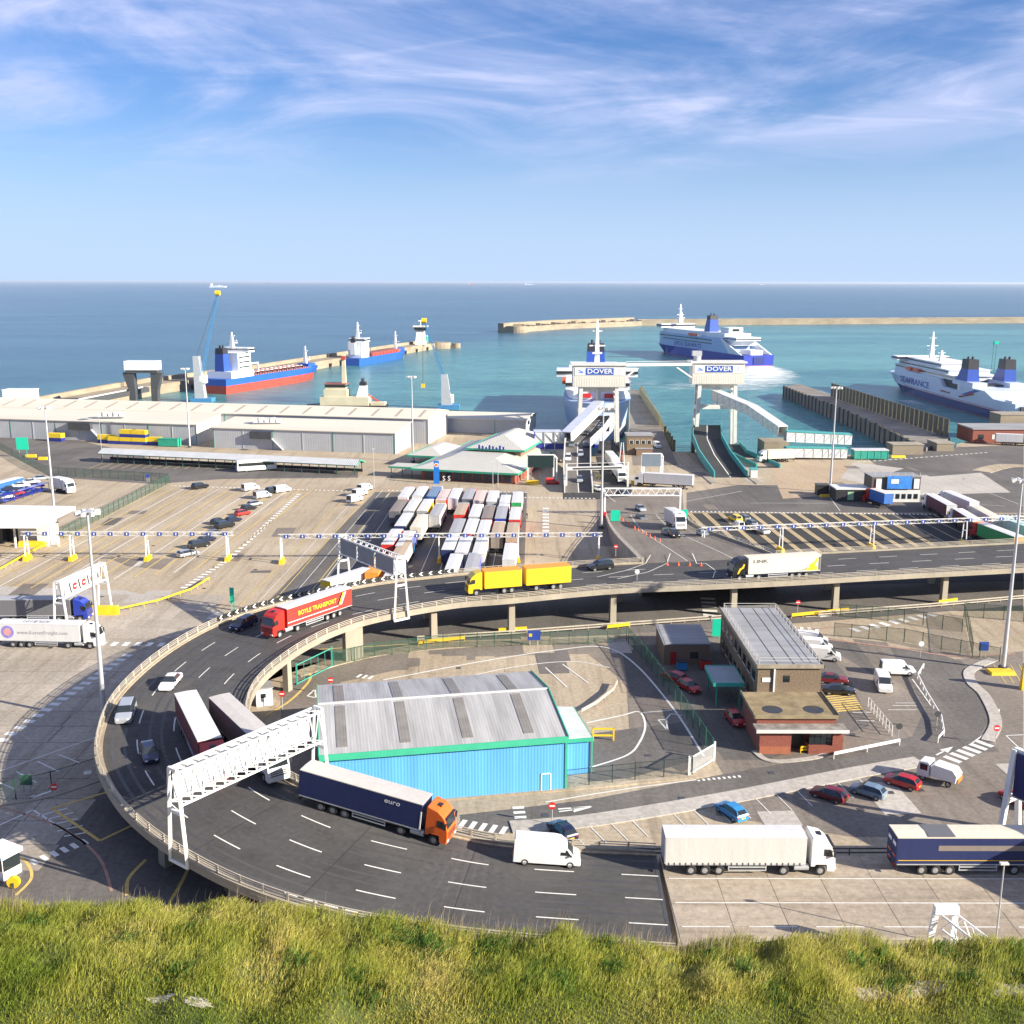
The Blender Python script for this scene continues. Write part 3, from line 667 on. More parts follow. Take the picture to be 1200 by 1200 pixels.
def gcol(x, y, straw_bias=0., dark=1.):
    n = len(x); c1 = np.array([.20,.29,.035]); c2 = np.array([.50,.49,.10]); c3 = np.array([.80,.64,.29])
    k = vnoise(x,y,.55,11)*.5+vnoise(x,y,1.6,12)*.3+rng.uniform(0,1,n)*.38+straw_bias-.17
    k = np.clip(k,0,1.15)[:,None]
    c = np.where(k < .5, c1+(c2-c1)*(k/.5), c2+(c3-c2)*np.clip((k-.5)/.5,0,1))
    return c*(dark*rng.uniform(.75,1.2,n))[:,None]
n = 215000; x = rng.uniform(-18,18,n); y = rng.uniform(20.4,25.2,n); ye = y_edge(x)
ok = (y < ye+.2) & (rng.uniform(0,1,n) < np.clip((y-20.85)/.7,0,1)*(.35+.65*np.clip(vnoise(x,y,1.3,21)*1.9-.2,0,1))); x, y = x[ok], y[ok]
cl = .5*vnoise(x,y,.9,31)+.5*vnoise(x,y,2.3,32)
h = (.08+.36*cl**1.3+rng.uniform(0,.12,len(x)))*.88*np.clip((y-20.2)/1.0,.4,1)
blades('tall_grass', x, y, h, rng.uniform(.004,.011,len(x)), .5+.9*vnoise(x,y,1.1,41), gcol(x,y), 'long yellow green grass blowing along the cliff edge')
n = 110000; x = rng.uniform(-16,16,n); y = rng.uniform(19.5,21.7,n)
ok = rng.uniform(0,1,n) < np.clip(vnoise(x,y,.8,51)*2.4+.1,.25,1); x, y = x[ok], y[ok]
blades('short_grass', x, y, rng.uniform(.06,.16,len(x)), rng.uniform(.006,.012,len(x)), np.full(len(x),.7), gcol(x,y,-.12,.95)*rng.uniform(.55,1.35,len(x))[:,None], 'short green turf along the path below the long grass')
n = 6500; x = rng.uniform(-18,18,n); y = y_edge(x)+rng.uniform(-.5,.2,n)
ok = rng.uniform(0,1,n) < np.clip(vnoise(x,x*0,.6,61)*2.4-.75,0.06,1); x, y = x[ok], y[ok]
blades('seed_grass', x, y, rng.uniform(.35,.85,len(x)), rng.uniform(.0025,.005,len(x)), np.full(len(x),.45), np.array([.55,.44,.28])*rng.uniform(.7,1.15,len(x))[:,None], 'dry straw coloured seed heads standing along the cliff edge')
# low broad leaved weeds in clumps
n = 4200; cx = rng.uniform(-17,17,45); cy = 21.2+rng.uniform(0,1,45)*(y_edge(cx)-21.4); i = rng.integers(0,45,n); x = cx[i]+rng.normal(0,.2,n); y = cy[i]+rng.normal(0,.15,n); ok = (y < y_edge(x)) & (y > 20.6); x, y = x[ok], y[ok]
blades('weed_leaves', x, y, rng.uniform(.1,.38,len(x)), rng.uniform(.015,.03,len(x)), np.full(len(x),.8), np.array([.11,.20,.04])*rng.uniform(.6,1.3,len(x))[:,None], 'dark green broad leaved weeds scattered through the cliff grass')
# bare chalk showing through the path
M_CHALK = mat('chalk', (.34,.31,.26), .95, .25, 2.5, bump=.6, bscale=9, dirt=.3)
for k, (px, py, rx, ry) in enumerate(((190,1190,14,3),(235,1196,16,3),(1035,1178,30,5),(1085,1176,25,4),(1175,1179,30,5))):
    g = G(px,py,40.85); b = MB(); ring = []
    for i in range(26):
        a = 2*math.pi*i/26; r = random.uniform(.6,1.15); ring.append((g.x+math.cos(a)*rx/40*r, g.y+math.sin(a)*ry/22*r))
    vs = [(g.x,g.y,float(terr(g.x,g.y))+.035)]+[(p[0],p[1],float(terr(*p))+.02) for p in ring]
    b.add(vs, [(0,i+1,(i+1)%26+1) for i in range(26)]); S(b.build('chalk_path', M_CHALK, fix=False))
# ================================================================ vehicles
def paint(name, col, rough=.3, **k): return mat('paint_'+name, col, rough, .05, .6, coat=.25, dirt=.10, **k)
P_ = dict(white=paint('white',(.76,.76,.74)), silver=paint('silver',(.5,.53,.56),.25,metal=.4), black=paint('black',(.014,.015,.018),.2), navy=paint('navy',(.012,.018,.055),.2),
  blue=paint('blue',(.03,.23,.50)), red=paint('red',(.42,.012,.015)), maroon=paint('maroon',(.16,.012,.02)), grey=paint('grey',(.14,.16,.18)), steel=paint('steel_blue',(.15,.22,.30)),
  green=paint('green',(.03,.10,.06)), beige=paint('beige',(.5,.44,.33)), yellow=paint('yellow',(.82,.55,.02)), orange=paint('orange',(.80,.13,.015)), brightred=paint('bright_red',(.65,.03,.02)),
  royal=paint('royal_blue',(.02,.045,.33)), cream=paint('cream',(.72,.66,.50)))
def curtain(name, col): return mat('curtain_'+name, col, .6, .06, .7, streak=(2.2,2.2,.15), bump=.35, bscale=1.6, dirt=.16)
CU = dict(white=curtain('white',(.60,.59,.56)), brightwhite=curtain('brightwhite',(.62,.615,.60)), grey=curtain('grey',(.36,.36,.37)), lgrey=curtain('light_grey',(.48,.45,.42)), dgrey=curtain('dark_grey',(.13,.13,.14)), navy=curtain('navy',(.012,.022,.10)), red=curtain('red',(.60,.03,.02)),
  tan=curtain('tan',(.44,.34,.24)), brown=curtain('brown',(.24,.20,.17)), cream=curtain('cream',(.66,.60,.48)), yellow=curtain('yellow',(.80,.52,.01)), blue=curtain('blue',(.03,.13,.42)),
  maroon=curtain('maroon',(.12,.02,.03)), green=curtain('green',(.02,.28,.08)), pink=curtain('pink',(.62,.48,.43)), purple=curtain('purple',(.13,.13,.40)), orange=curtain('orange',(.75,.30,.04)), aqua=curtain('aqua',(.50,.66,.62)))
RIM = mat('wheel_rim', (.42,.42,.42), .4, .2, 4, metal=.4)
def wheel_meshes(r, w):
    t = MB(); n = 16; R = []
    for y, rr in ((-w/2, r*.62), (-w/2, r*.93), (-w*.35, r), (w*.35, r), (w/2, r*.93), (w/2, r*.62)):
        R.append([(math.cos(2*math.pi*i/n)*rr, y, math.sin(2*math.pi*i/n)*rr) for i in range(n)])
    t.loft(R, cap=False)
    c = MB()
    for y0, y1 in ((w*.38, w*.2), (-w*.38, -w*.2)):
        c.loft([[(math.cos(2*math.pi*i/12)*rr, yy, math.sin(2*math.pi*i/12)*rr) for i in range(12)] for rr, yy in ((r*.64, y0), (r*.5, y1), (r*.22, y1), (r*.2, y0*1.1))], cap=True)
    return t.mesh('wheel', DARK), c.mesh('rim', RIM)
WH = {k: wheel_meshes(*v) for k, v in dict(truck=(.5,.34), car=(.32,.21), van=(.36,.24)).items()}
def wheel(kind, par, x, y, rim=True):
    t, c = WH[kind]; r = dict(truck=.5, car=.32, van=.36)[kind]; o = put('wheel', t, par, (x, y, r))
    if rim: put('rim', c, o)
    return o
TB = {}                                        # shared meshes by key
def shared(key, fn):
    if key not in TB: TB[key] = fn()
    return TB[key]
def extr(prof, w, inset=.05, scale=.985):
    cx = sum(p[0] for p in prof)/len(prof); cz = sum(p[1] for p in prof)/len(prof)
    f = lambda y, s: [(cx+(p[0]-cx)*s, y, cz+(p[1]-cz)*s) for p in prof]
    return [f(-w, scale), f(-w+inset, 1), f(w-inset, 1), f(w, scale)]
CABP = [(5.85,.95),(6.2,.95),(6.3,1.15),(7.4,1.15),(7.5,.45),(8.2,.42),(8.27,1.0),(8.22,1.75),(8.12,2.05),(7.82,3.0),(7.55,3.3),(7.0,3.72),(5.95,3.98),(5.85,3.9)]
def fixed(me):
    bm = bmesh.new(); bm.from_mesh(me); bmesh.ops.recalc_face_normals(bm, faces=bm.faces); bm.to_mesh(me); bm.free(); return me
def fm(b, name, m): return fixed(b.mesh(name, m))
def lorry(pos, head, label, cab='white', side='white', roof='white', rear=None, pitch=0, group=None, full=True, L=13.6, cabk=True, name='articulated_lorry', stripe=None, top=4.0):
    t = T(name, label, 'lorry', pos, head, group); t.rotation_euler = (0, pitch, head)
    cm = P_[cab]; sm = CU[side] if side in CU else P_[side]; rm = CU[roof] if roof in CU else P_[roof]; dm = (CU.get(rear) or P_.get(rear)) if rear else sm
    x0, x1 = 5.35-L, 5.35
    body = put('trailer_body', shared(('tb',side,L,top), lambda: fm(MB().box(x0+.06,x1,-1.26,1.26,1.22,top-.06), 'trailer_body', sm)), t)
    put('roof_sheet', shared(('rs',roof,L,top), lambda: fm(MB().loft([[(x0,-1.275,top-.09),(x0,-1.275,top),(x0,0,top+.06),(x0,1.275,top),(x0,1.275,top-.09)],[(x1+.02,-1.275,top-.09),(x1+.02,-1.275,top),(x1+.02,0,top+.06),(x1+.02,1.275,top),(x1+.02,1.275,top-.09)]]), 'roof_sheet', rm)), body)
    for s_ in (-1, 1): put('rear_door', shared(('rd',rear or side,L,s_,top), lambda: fm(MB().box(x0-.03,x0+.055,min(.02*s_,1.25*s_),max(.02*s_,1.25*s_),1.24,top-.13), 'rear_door', dm)), body)
    put('chassis', shared(('ch',L), lambda: fm(MB().box(x0+.1,x1-.3,-.5,.5,.85,1.21).box(x0+.02,x0+.15,-1.2,1.2,.55,.75), 'chassis', BLK)), t)
    if full:
        for s_ in (-1, 1):
            put('side_rail', shared(('sr',L,s_), lambda: fm(MB().box(x0+.1,x1-.05,1.2*s_-.07,1.2*s_+.07,1.1,1.22), 'side_rail', GREYM)), body)
            put('side_guard', shared(('sg',s_), lambda: fm(MB().box(-2.1,1.6,1.17*s_-.03,1.17*s_+.03,.78,.93).box(-2.1,1.6,1.17*s_-.03,1.17*s_+.03,.46,.58).box(-2.1,-2.0,1.17*s_-.025,1.17*s_+.025,.5,1.15).box(1.5,1.6,1.17*s_-.025,1.17*s_+.025,.5,1.15), 'side_guard', GREYM)), t)
            put('tail_lamp', shared(('tl',L,s_), lambda: fm(MB().box(x0-.05,x0+.02,.75*s_-.28,.75*s_+.28,.86,1.0), 'tail_lamp', LIGHT_R)), t)
            put('fuel_tank', shared(('ft',s_), lambda: fm(MB().tube((4.3,.9*s_,.75),(5.7,.9*s_,.75),.32,10), 'fuel_tank', GREYM)), t)
    for x in (x0+2.6, x0+3.95, x0+5.3):
        for s_ in (-1.05, 1.05): wheel('truck', t, x, s_, full)
    if cabk:
        put('tractor_frame', shared('tf', lambda: fm(MB().box(2.2,7.6,-.45,.45,.6,.95), 'tractor_frame', BLK)), t)
        cb = put('cab', shared(('cab',cab), lambda: fm(MB().loft(extr(CABP,1.25,.12,.97)), 'cab', cm)), t)
        put('windscreen', shared('ws', lambda: fm(MB().loft([[(8.16,-1.08,2.02),(8.16,1.08,2.02),(8.1,1.08,2.02),(8.1,-1.08,2.02)],[(7.86,-1.02,2.98),(7.86,1.02,2.98),(7.8,1.02,2.98),(7.8,-1.02,2.98)]]), 'windscreen', GLASS)), cb)
        for s_ in (-1, 1):
            put('side_window', shared(('sw',s_), lambda: fm(MB().add([(7.05,1.262*s_,2.1),(7.98,1.262*s_,1.98),(7.72,1.262*s_,2.78),(7.05,1.262*s_,2.8)],[(0,1,2,3)]), 'side_window', GLASS)), cb)
            put('mirror', shared(('mi',s_), lambda: fm(MB().box(7.95,8.1,1.45*s_-.1,1.45*s_+.1,2.1,2.75).box(7.95,8.02,min(1.2*s_,1.45*s_),max(1.2*s_,1.45*s_),2.6,2.66), 'mirror', BLK)), cb)
            put('headlight', shared(('hl',s_), lambda: fm(MB().box(8.22,8.3,.95*s_-.22,.95*s_+.22,.62,.85), 'headlight', LIGHT_W)), cb)
        put('grille', shared('gr', lambda: fm(MB().box(8.2,8.285,-.95,.95,1.05,1.18).box(8.2,8.28,-.95,.95,1.3,1.4).box(8.2,8.27,-.95,.95,1.52,1.62), 'grille', BLK)), cb)
        if full: put('sun_visor', shared('sv', lambda: fm(MB().box(7.78,8.05,-1.1,1.1,2.98,3.1), 'sun_visor', BLK)), cb); put('roof_hatch', shared('rh', lambda: fm(MB().box(6.55,7.0,-.3,.3,3.76,3.9), 'roof_hatch', BLK)), cb)
        for s_ in (-1.05, 1.05): wheel('truck', t, 6.85, s_, full); wheel('truck', t, 3.3, s_, full)
    return t, body, x0, x1
# ---- cars and vans: rings along the length, glass split off as parts
KIND = dict(
 hatch=dict(w=.86, st=[(2.02,.58,.78),(1.9,.72,.86),(1.05,.93,.84),(.3,1.42,.70),(-.9,1.45,.70),(-1.55,1.33,.70),(-1.9,.96,.82),(-2.0,.78,.84)], sh=.90, wb=(1.25,-1.25)),
 saloon=dict(w=.88, st=[(2.3,.56,.78),(2.15,.70,.86),(1.05,.90,.84),(.25,1.38,.70),(-.85,1.41,.70),(-1.65,.98,.82),(-2.2,.93,.84),(-2.3,.72,.84)], sh=.88, wb=(1.4,-1.35)),
 estate=dict(w=.88, st=[(2.3,.56,.78),(2.15,.72,.86),(1.1,.93,.84),(.3,1.43,.72),(-1.5,1.47,.72),(-2.0,1.40,.72),(-2.25,.96,.82),(-2.32,.75,.84)], sh=.90, wb=(1.4,-1.4)),
 suv=dict(w=.95, st=[(2.35,.72,.84),(2.25,.95,.88),(1.15,1.12,.86),(.5,1.72,.76),(-1.5,1.8,.76),(-2.0,1.74,.76),(-2.28,1.15,.84),(-2.36,.85,.86)], sh=1.08, wb=(1.45,-1.45)),
 mpv=dict(w=.92, st=[(2.35,.62,.80),(2.2,.82,.86),(1.35,1.02,.84),(.55,1.62,.72),(-1.4,1.70,.72),(-2.05,1.60,.72),(-2.3,1.05,.82),(-2.38,.78,.84)], sh=1.0, wb=(1.45,-1.45)),
 smallvan=dict(w=.86, st=[(2.02,.62,.78),(1.9,.82,.86),(1.15,1.0,.84),(.5,1.66,.76),(-.2,1.80,.82),(-1.7,1.80,.82),(-1.95,1.72,.82),(-2.0,.80,.86)], sh=1.0, wb=(1.25,-1.25), van=(.5,-.2)),
 van=dict(w=.98, st=[(2.5,.72,.80),(2.38,1.0,.86),(1.75,1.22,.84),(1.0,1.95,.80),(.5,2.05,.86),(-2.3,2.05,.86),(-2.42,1.98,.86),(-2.48,.85,.90)], sh=1.15, wb=(1.6,-1.5), van=(1.0,.5)),
 bigvan=dict(w=1.0, st=[(3.3,.80,.82),(3.15,1.12,.86),(2.6,1.36,.84),(1.95,2.12,.84),(1.3,2.62,.86),(.6,2.72,.86),(-3.1,2.75,.86),(-3.2,2.68,.86),(-3.28,.9,.92)], sh=1.3, wb=(2.3,-2.1), van=(1.95,1.3)))
def car(kind, colr, pos, head, label, group=None, pitch=0, detail=True, name=None):
    k = KIND[kind]; w, st, sh = k['w'], k['st'], k['sh']; isv = 'van' in k
    def make():
        rings = []
        for i, (x, zt, tw) in enumerate(st):
            s_ = min(sh, zt-.03); e = .9 if i in (0, len(st)-1) else 1
            h_ = [(w*.86*e,.24),(w*e,.36),(w*e,min(.62,s_-.02)),(w*.965*e,s_),(w*tw*e,zt-.03),(w*tw*.85*e,zt)]
            rings.append([(x,-y,z) for y, z in h_]+[(x,y,z) for y, z in reversed(h_)])
        n = 12; V = [p for r in rings for p in r]; parts = dict(body=[], windscreen=[], rear_window=[], side_window_l=[], side_window_r=[])
        for a in range(len(rings)-1):
            for i in range(n):
                j = (i+1) % n; f = (a*n+i, a*n+j, (a+1)*n+j, (a+1)*n+i); z0, z1 = st[a][1], st[a+1][1]; x0, x1 = st[a][0], st[a+1][0]
                key = 'body'; glassy = max(z0, z1) > sh+.3
                if i in (3, 7) and glassy and not isv: key = 'side_window_l' if i == 3 else 'side_window_r'
                if i in (4, 5, 6) and glassy and z1-z0 > .3 and x0 > .2 and z0 < sh+.35: key = 'windscreen'
                if i in (5,) and glassy and z0-z1 > .3 and x0 < 0: key = 'rear_window'
                parts[key].append(f)
        parts['body'] += [tuple(range(n))[::-1], tuple(range((len(rings)-1)*n, len(rings)*n))]
        return V, parts
    V, parts = shared(('geo',kind), make)
    t = T(name or ('van' if isv else 'car'), label, 'van' if isv else 'car', pos, head, group); t.rotation_euler = (0, pitch, head)
    for key, fs in parts.items():
        if not fs: continue
        nm = 'side_window' if key.startswith('side') else key
        def mk(key=key, fs=fs, nm=nm):
            b = MB(); us = sorted({i for f in fs for i in f}); mp_ = {i: k2 for k2, i in enumerate(us)}; b.v = [V[i] for i in us]; b.f = [[mp_[i] for i in f] for f in fs]; b.m = [0]*len(fs); me = fixed(b.mesh(nm, P_[colr] if key == 'body' else GLASS))
            if key == 'body': me.polygons.foreach_set('use_smooth', [False]*len(me.polygons))
            return me
        o = put(nm, shared(('car',kind,colr if key == 'body' else '',key), mk), t)
        if key == 'body':
            bo = o
    if isv:
        xa, xb = k['van'][0]+.42*(st[2][0]-k['van'][0]), k['van'][1]; ia = next(s3 for s3 in st if s3[0] <= k['van'][0]+.01); zt_, tw_ = ia[1], ia[2]
        yy = lambda z: w*(.965+(tw_-.965)*(z-sh)/(zt_-sh))+.025
        za, zb_ = sh+.04, min(sh+.58, zt_-.12)
        for s_ in (-1, 1): put('side_window', shared(('vsw',kind,s_), lambda: fm(MB().add([(xa+.12,s_*yy(za),za),(xb,s_*yy(za),za),(xb,s_*yy(zb_),zb_),(xa-.3,s_*yy(zb_),zb_)],[(0,1,2,3)]), 'side_window', GLASS)), t)
    wk = 'van' if kind in ('van','bigvan','suv') else 'car'
    for x in k['wb']:
        for s_ in (-1, 1): wheel(wk, t, x, s_*(w-.1), detail)
    if detail:
        xf, xr = st[0][0], st[-1][0]; zf = st[0][1]
        for s_ in (-1, 1):
            put('headlight', shared(('chl',kind,s_), lambda: fm(MB().box(xf-.2,xf+.01,s_*w*.62-.15,s_*w*.62+.15,zf-.12,zf+.04), 'headlight', LIGHT_W)), t)
            put('tail_lamp', shared(('ctl',kind,s_), lambda: fm(MB().box(xr-.02,xr+.12,s_*w*.74-.09,s_*w*.74+.09,.62,.62+(.16 if not isv else .5)), 'tail_lamp', LIGHT_R)), t)
            put('door_mirror', shared(('cdm',kind,s_), lambda: fm(MB().box(st[2][0]-.35,st[2][0]-.2,s_*w*1.1-.08,s_*w*1.1+.08,sh,sh+.16), 'door_mirror', BLK)), t)
        put('number_plate', shared(('cnp',kind), lambda: fm(MB().box(xr-.03,xr+.05,-.26,.26,.5,.62), 'number_plate', YEL)), t)
    return t
def deck_car(kind, colr, px, py, label, **k):
    g, s_, t_ = deckG(px, py); a, d = deck_dir(s_); q = deckP(s_, t_)
    return car(kind, colr, (g.x,g.y,g.z+.01), a+math.pi+k.pop('yaw',0), label, pitch=math.atan(d.z/max(1e-3,math.hypot(d.x,d.y))), **k)
def deck_lorry(px, py, label, yaw=0, **k):
    g, s_, t_ = deckG(px, py); a, d = deck_dir(s_)
    return lorry((g.x,g.y,g.z+.01), a+math.pi+yaw, label, pitch=math.atan(d.z/math.hypot(d.x,d.y)), **k)
HP = math.pi/2
def side_text(txt, size, m, body, x, z, side, name='lettering', width=None, y=1.28, **k):
    # side -1: right-hand flank (facing -y), +1: left-hand flank
    return text(txt, size, m, body, (x, side*y, z), (HP, 0, 0 if side < 0 else math.pi), name, width=width, depth=.012, **k)
# near road and flyover traffic
yc = G(880,1026,NR).y+1.3
xw = (G(780,1024,NR).x+G(978,1024,NR).x)/2
t, body, x0, x1 = lorry((xw,yc,NR), 0, 'white curtain sided articulated lorry driving along the near concrete road', side='white', roof='brightwhite', rear='grey')
bk = MB()
for i in range(24):
    x = x0+.4+i*.55; put('strap_buckle', shared('buck', lambda: fm(MB().box(-.03,.03,-.02,.02,0,.25), 'strap_buckle', STEELD)), body, (x,-1.285,1.12))
t, body, x0, x1 = lorry((G(1046,1020,NR).x+8.3,yc+.1,NR), 0, 'dark blue articulated lorry with cream roof panels at the right edge', cab='navy', side='navy', roof='cream', rear='navy')
for k_ in range(3): put('roof_panel', fm(MB().box(x0+3.0+k_*3.1,x0+5.6+k_*3.1 if k_ != 1 else x0+6.6,-1.2,1.2,4.065,4.075), 'roof_panel', CU['dgrey' if k_ == 0 else 'grey']), body) if k_ < 1 else None
put('side_stripe', fm(MB().box(x0+4,x1-1,-1.275,-1.262,2.6,3.15), 'side_stripe', CU['brown']), body)
put('side_stripe', fm(MB().box(x0+.2,x1-.1,-1.275,-1.262,1.55,1.62), 'side_stripe', YEL), body)
for s_ in (-.6,.6):
    put('rear_panel', fm(MB().box(x0-.045,x0-.032,s_-.4,s_+.4,2.9,3.3), 'rear_panel', WHITE), body); put('rear_panel', fm(MB().box(x0-.045,x0-.032,s_-.4,s_+.4,1.8,1.95), 'rear_panel', ORANGE), body)
t, body, x0, x1 = deck_lorry(441,962, 'blue curtain sided articulated lorry with orange cab beside the blue shed', cab='orange', side='navy', roof='lgrey', rear='navy', yaw=-.02)
side_text('euro', .75, WHITE, body, x1-3.2, 3.35, -1, width=1.7)
put('front_frame', fm(MB().box(x1-.12,x1+.015,-1.28,-1.2,1.2,3.2), 'front_frame', WHITE), body)
deck_car('bigvan','white',641,1010,'large white high roofed panel van behind the orange lorry on the flyover', name='panel_van')
deck_lorry(237,882,'red cabbed articulated lorry with white roof rounding the flyover bend', cab='red', side='maroon', roof='brightwhite', rear='red', yaw=.0)
deck_lorry(292,884,'articulated lorry with grey sheeted trailer on the inside of the flyover bend', cab='white', side='dgrey', roof='lgrey', rear='dgrey', yaw=.05)
t, body, x0, x1 = deck_lorry(362,732,'red curtain sided articulated lorry with yellow lettering on the flyover', cab='brightred', side='red', roof='brightwhite', rear='red', yaw=.03)
side_text('BOYLE TRANSPORT', .95, YEL, body, x0+7.4, 2.75, 1, width=8.0, bold=.02)
for k_, (m_, o_) in enumerate(((WHITE,0),(YEL,.42),(P_['black'],.85))):
    put('side_stripe', fm(MB().add([(x0+1.2+o_*.9+0,1.272,3.7),(x0+1.55+o_*.9,1.272,3.7),(x0+2.75+o_*.9-.2,1.272,1.9),(x0+2.4+o_*.9-.2,1.272,1.9)],[(0,1,2,3)]), 'side_stripe', m_), body)
put('side_stripe', fm(MB().box(x0+3,x1-.1,1.265,1.275,1.75,1.87), 'side_stripe', WHITE), body)
# yellow drawbar combination
def drawbar(px, py, label):
    g, s_, t_ = deckG(px, py); a, d = deck_dir(s_); t = T('drawbar_lorry', label, 'lorry', (g.x,g.y,g.z+.01), a+math.pi)
    for xa, xb, nm in ((-9.1,-1.2,'rear_body'),(-.4,6.0,'front_body')):
        bd = fm(MB().box(xa,xb,-1.26,1.26,1.1,3.9), nm, CU['yellow']); o = put(nm, bd, t)
        put('roof_sheet', fm(MB().box(xa-.02,xb+.02,-1.275,1.275,3.9,3.98), 'roof_sheet', CU['orange']), o)
        put('chassis', fm(MB().box(xa+.1,xb-.1,-.5,.5,.75,1.09), 'chassis', BLK), t)
    put('drawbar', fm(MB().box(-1.5,.2,-.1,.1,.7,.85), 'drawbar', BLK), t)
    cb = put('cab', fm(MB().loft(extr([(p[0]+.55,p[1]) for p in CABP],1.25,.12,.97)), 'cab', P_['yellow']), t)
    put('windscreen', TB['ws'], cb, (.55,0,0))
    for s_2 in (-1,1):
        put('side_window', TB[('sw',s_2)], cb, (.55,0,0)); put('mirror', TB[('mi',s_2)], cb, (.55,0,0)); put('headlight', TB[('hl',s_2)], cb, (.55,0,0))
    put('grille', TB['gr'], cb, (.55,0,0))
    for x in (7.4,2.6,1.3,-3.,-6.,-7.3):
        for s_2 in (-1.05,1.05): wheel('truck', t, x, s_2)
    return t
drawbar(607,692,'yellow two part drawbar lorry with cab facing left on the flyover')
t, body, x0, x1 = deck_lorry(907,676,'black cabbed articulated lorry with cream trailer and yellow splash on the flyover', cab='black', side='cream', roof='cream', rear='black')
side_text('LINK', .8, CU['dgrey'], body, x1-2.2, 3.35, 1, width=2.8, bold=.025, y=1.285)
put('splash_graphic', fm(MB().add([(x0+3.2,1.27,1.3),(x0+.6,1.27,1.3),(x0+.75,1.27,1.9),(x0+1.2,1.27,2.1),(x0+.9,1.27,2.6),(x0+.35,1.27,3.6),(x0+1.1,1.27,3.3),(x0+1.3,1.27,2.8),(x0+2.2,1.27,2.3),(x0+2.1,1.27,1.9)],[tuple(range(10))]), 'splash_graphic', YEL), body)
put('splash_graphic', fm(MB().add([(x0+4.6,1.268,1.28),(x0+3.1,1.268,1.28),(x0+2.2,1.268,2.3),(x0+1.3,1.268,3.1),(x0+1.5,1.268,2.6),(x0+2.4,1.268,1.9)],[tuple(range(6))]), 'splash_graphic', CU['grey']), body)
put('splash_graphic', fm(MB().box(x0+.1,x0+.5,1.262,1.272,1.3,3.7), 'splash_graphic', CU['dgrey']), body)
put('splash_graphic', fm(MB().add([(7.4,1.268,1.3),(7.1,1.268,1.3),(6.7,1.268,2.0),(6.2,1.268,2.3),(6.0,1.268,3.0),(6.3,1.268,3.0),(6.5,1.268,2.5),(7.0,1.268,2.2)],[tuple(range(8))]), 'splash_graphic', YEL), t)
deck_car('mpv','navy',286,736,'dark blue people carrier ahead of the red lorry on the flyover')
deck_car('saloon','white',201,804,'white saloon car on the flyover bend below the people carrier', yaw=.0)
deck_car('suv','silver',149,841,'pale blue off road car on the outer edge of the flyover bend')
deck_car('hatch','navy',176,888,'dark blue hatchback in shade at the left of the red cabbed lorry')
deck_car('suv','black',704,667,'black off road car joining the flyover from the ramp', yaw=.1)
# ground level: left
def on_ground(rear, front, z=0.0):
    a = G(*rear,z); c = G(*front,z); return (a+c)/2, math.atan2(c.y-a.y, c.x-a.x)
p, a = on_ground((6,760),(112,762)); p.y += 1.3
t, body, x0, x1 = lorry((p.x-.2,p.y,0.04), a, 'white articulated freight lorry with round logo on the left apron', side='brightwhite', roof='brightwhite')
side_text('www.KerseyFreight.com', .85, CU['grey'], body, x0+7.6, 2.55, -1, width=8.2)
put('round_logo', fm(MB().tube((x0+1.9,-1.262,2.6),(x0+1.9,-1.275,2.6),1.05,28), 'round_logo', mat('logo_lilac',(.25,.22,.55),.5,.3,2.)), body)
put('round_logo_centre', fm(MB().tube((x0+1.9,-1.27,2.6),(x0+1.9,-1.282,2.6),.62,24), 'round_logo_centre', mat('logo_rose',(.65,.30,.28),.5,.2,2.)), body)
text('KFLB101', 1.1, CU['dgrey'], body, (x0+6.2,-.2,4.075), (0,0,math.pi), width=4.2, depth=.012)
p, a = on_ground((-25,733),(96,732)); p.y += 1.3
lorry((p.x+1.2,p.y+1.,0.04), a, 'blue cabbed articulated lorry with dark grey trailer behind the white freight lorry', cab='royal', side='dgrey', roof='grey')
p, a = on_ground((30,575),(-30,592)); lorry((p.x,p.y,.02), a, 'blue sided articulated lorry with white cab parked at the far left', side='blue', roof='brightwhite', full=False)
# lorries queueing in the lorry park, rears towards us: (crop x, crop y of rear roof edge), side, roof, rear
Q = [[(315,255,'brightwhite','brightwhite','white'),(415,250,'brightwhite','brightwhite','white'),(515,252,'blue','steel','blue'),(580,278,'red','pink','tan'),(665,268,'brightwhite','brightwhite','brightwhite'),(765,268,'grey','grey','dgrey'),(845,282,'pink','pink','pink'),(935,287,'white','brightwhite','grey'),(1025,318,'brightwhite','brightwhite','red'),(1115,292,'brightwhite','brightwhite','green')],
 [(255,357,'dgrey','brown','dgrey'),(355,352,'white','white','grey'),(450,352,'yellow','brightwhite','grey'),(535,387,'cream','grey','grey'),(710,378,'red','tan','red'),(815,392,'white','brightwhite','grey'),(905,402,'brown','brown','dgrey'),(1000,405,'blue','grey','royal'),(1100,412,'red','brightwhite','red')],
 [(295,458,'dgrey','brightwhite','navy'),(405,470,'cream','cream','cream'),(680,503,'grey','grey','grey'),(780,508,'white','brightwhite','red'),(875,513,'white','brightwhite','white'),(975,528,'tan','tan','brown'),(1080,533,'tan','tan','tan')],
 [(205,588,'red','brightwhite','red'),(305,600,'purple','white','white'),(630,625,'white','brightwhite','navy'),(725,645,'white','brightwhite','white'),(845,655,'cream','white','cream'),(1060,695,'brightwhite','brightwhite','white')],
 [(650,782,'brightwhite','brightwhite','white'),(790,777,'purple','grey','grey'),(275,672,'pink','tan','pink'),(215,835,'white','brightwhite','white')]]
ORD = ['first','second','third','fourth','fifth','sixth','seventh','eighth','ninth','tenth']; ROWN = ['farthest','fourth nearest','third nearest','second nearest','nearest']
NMC = dict(brightwhite='white', white='off white', dgrey='dark grey', royal='royal blue', steel='steel blue', cream='cream')
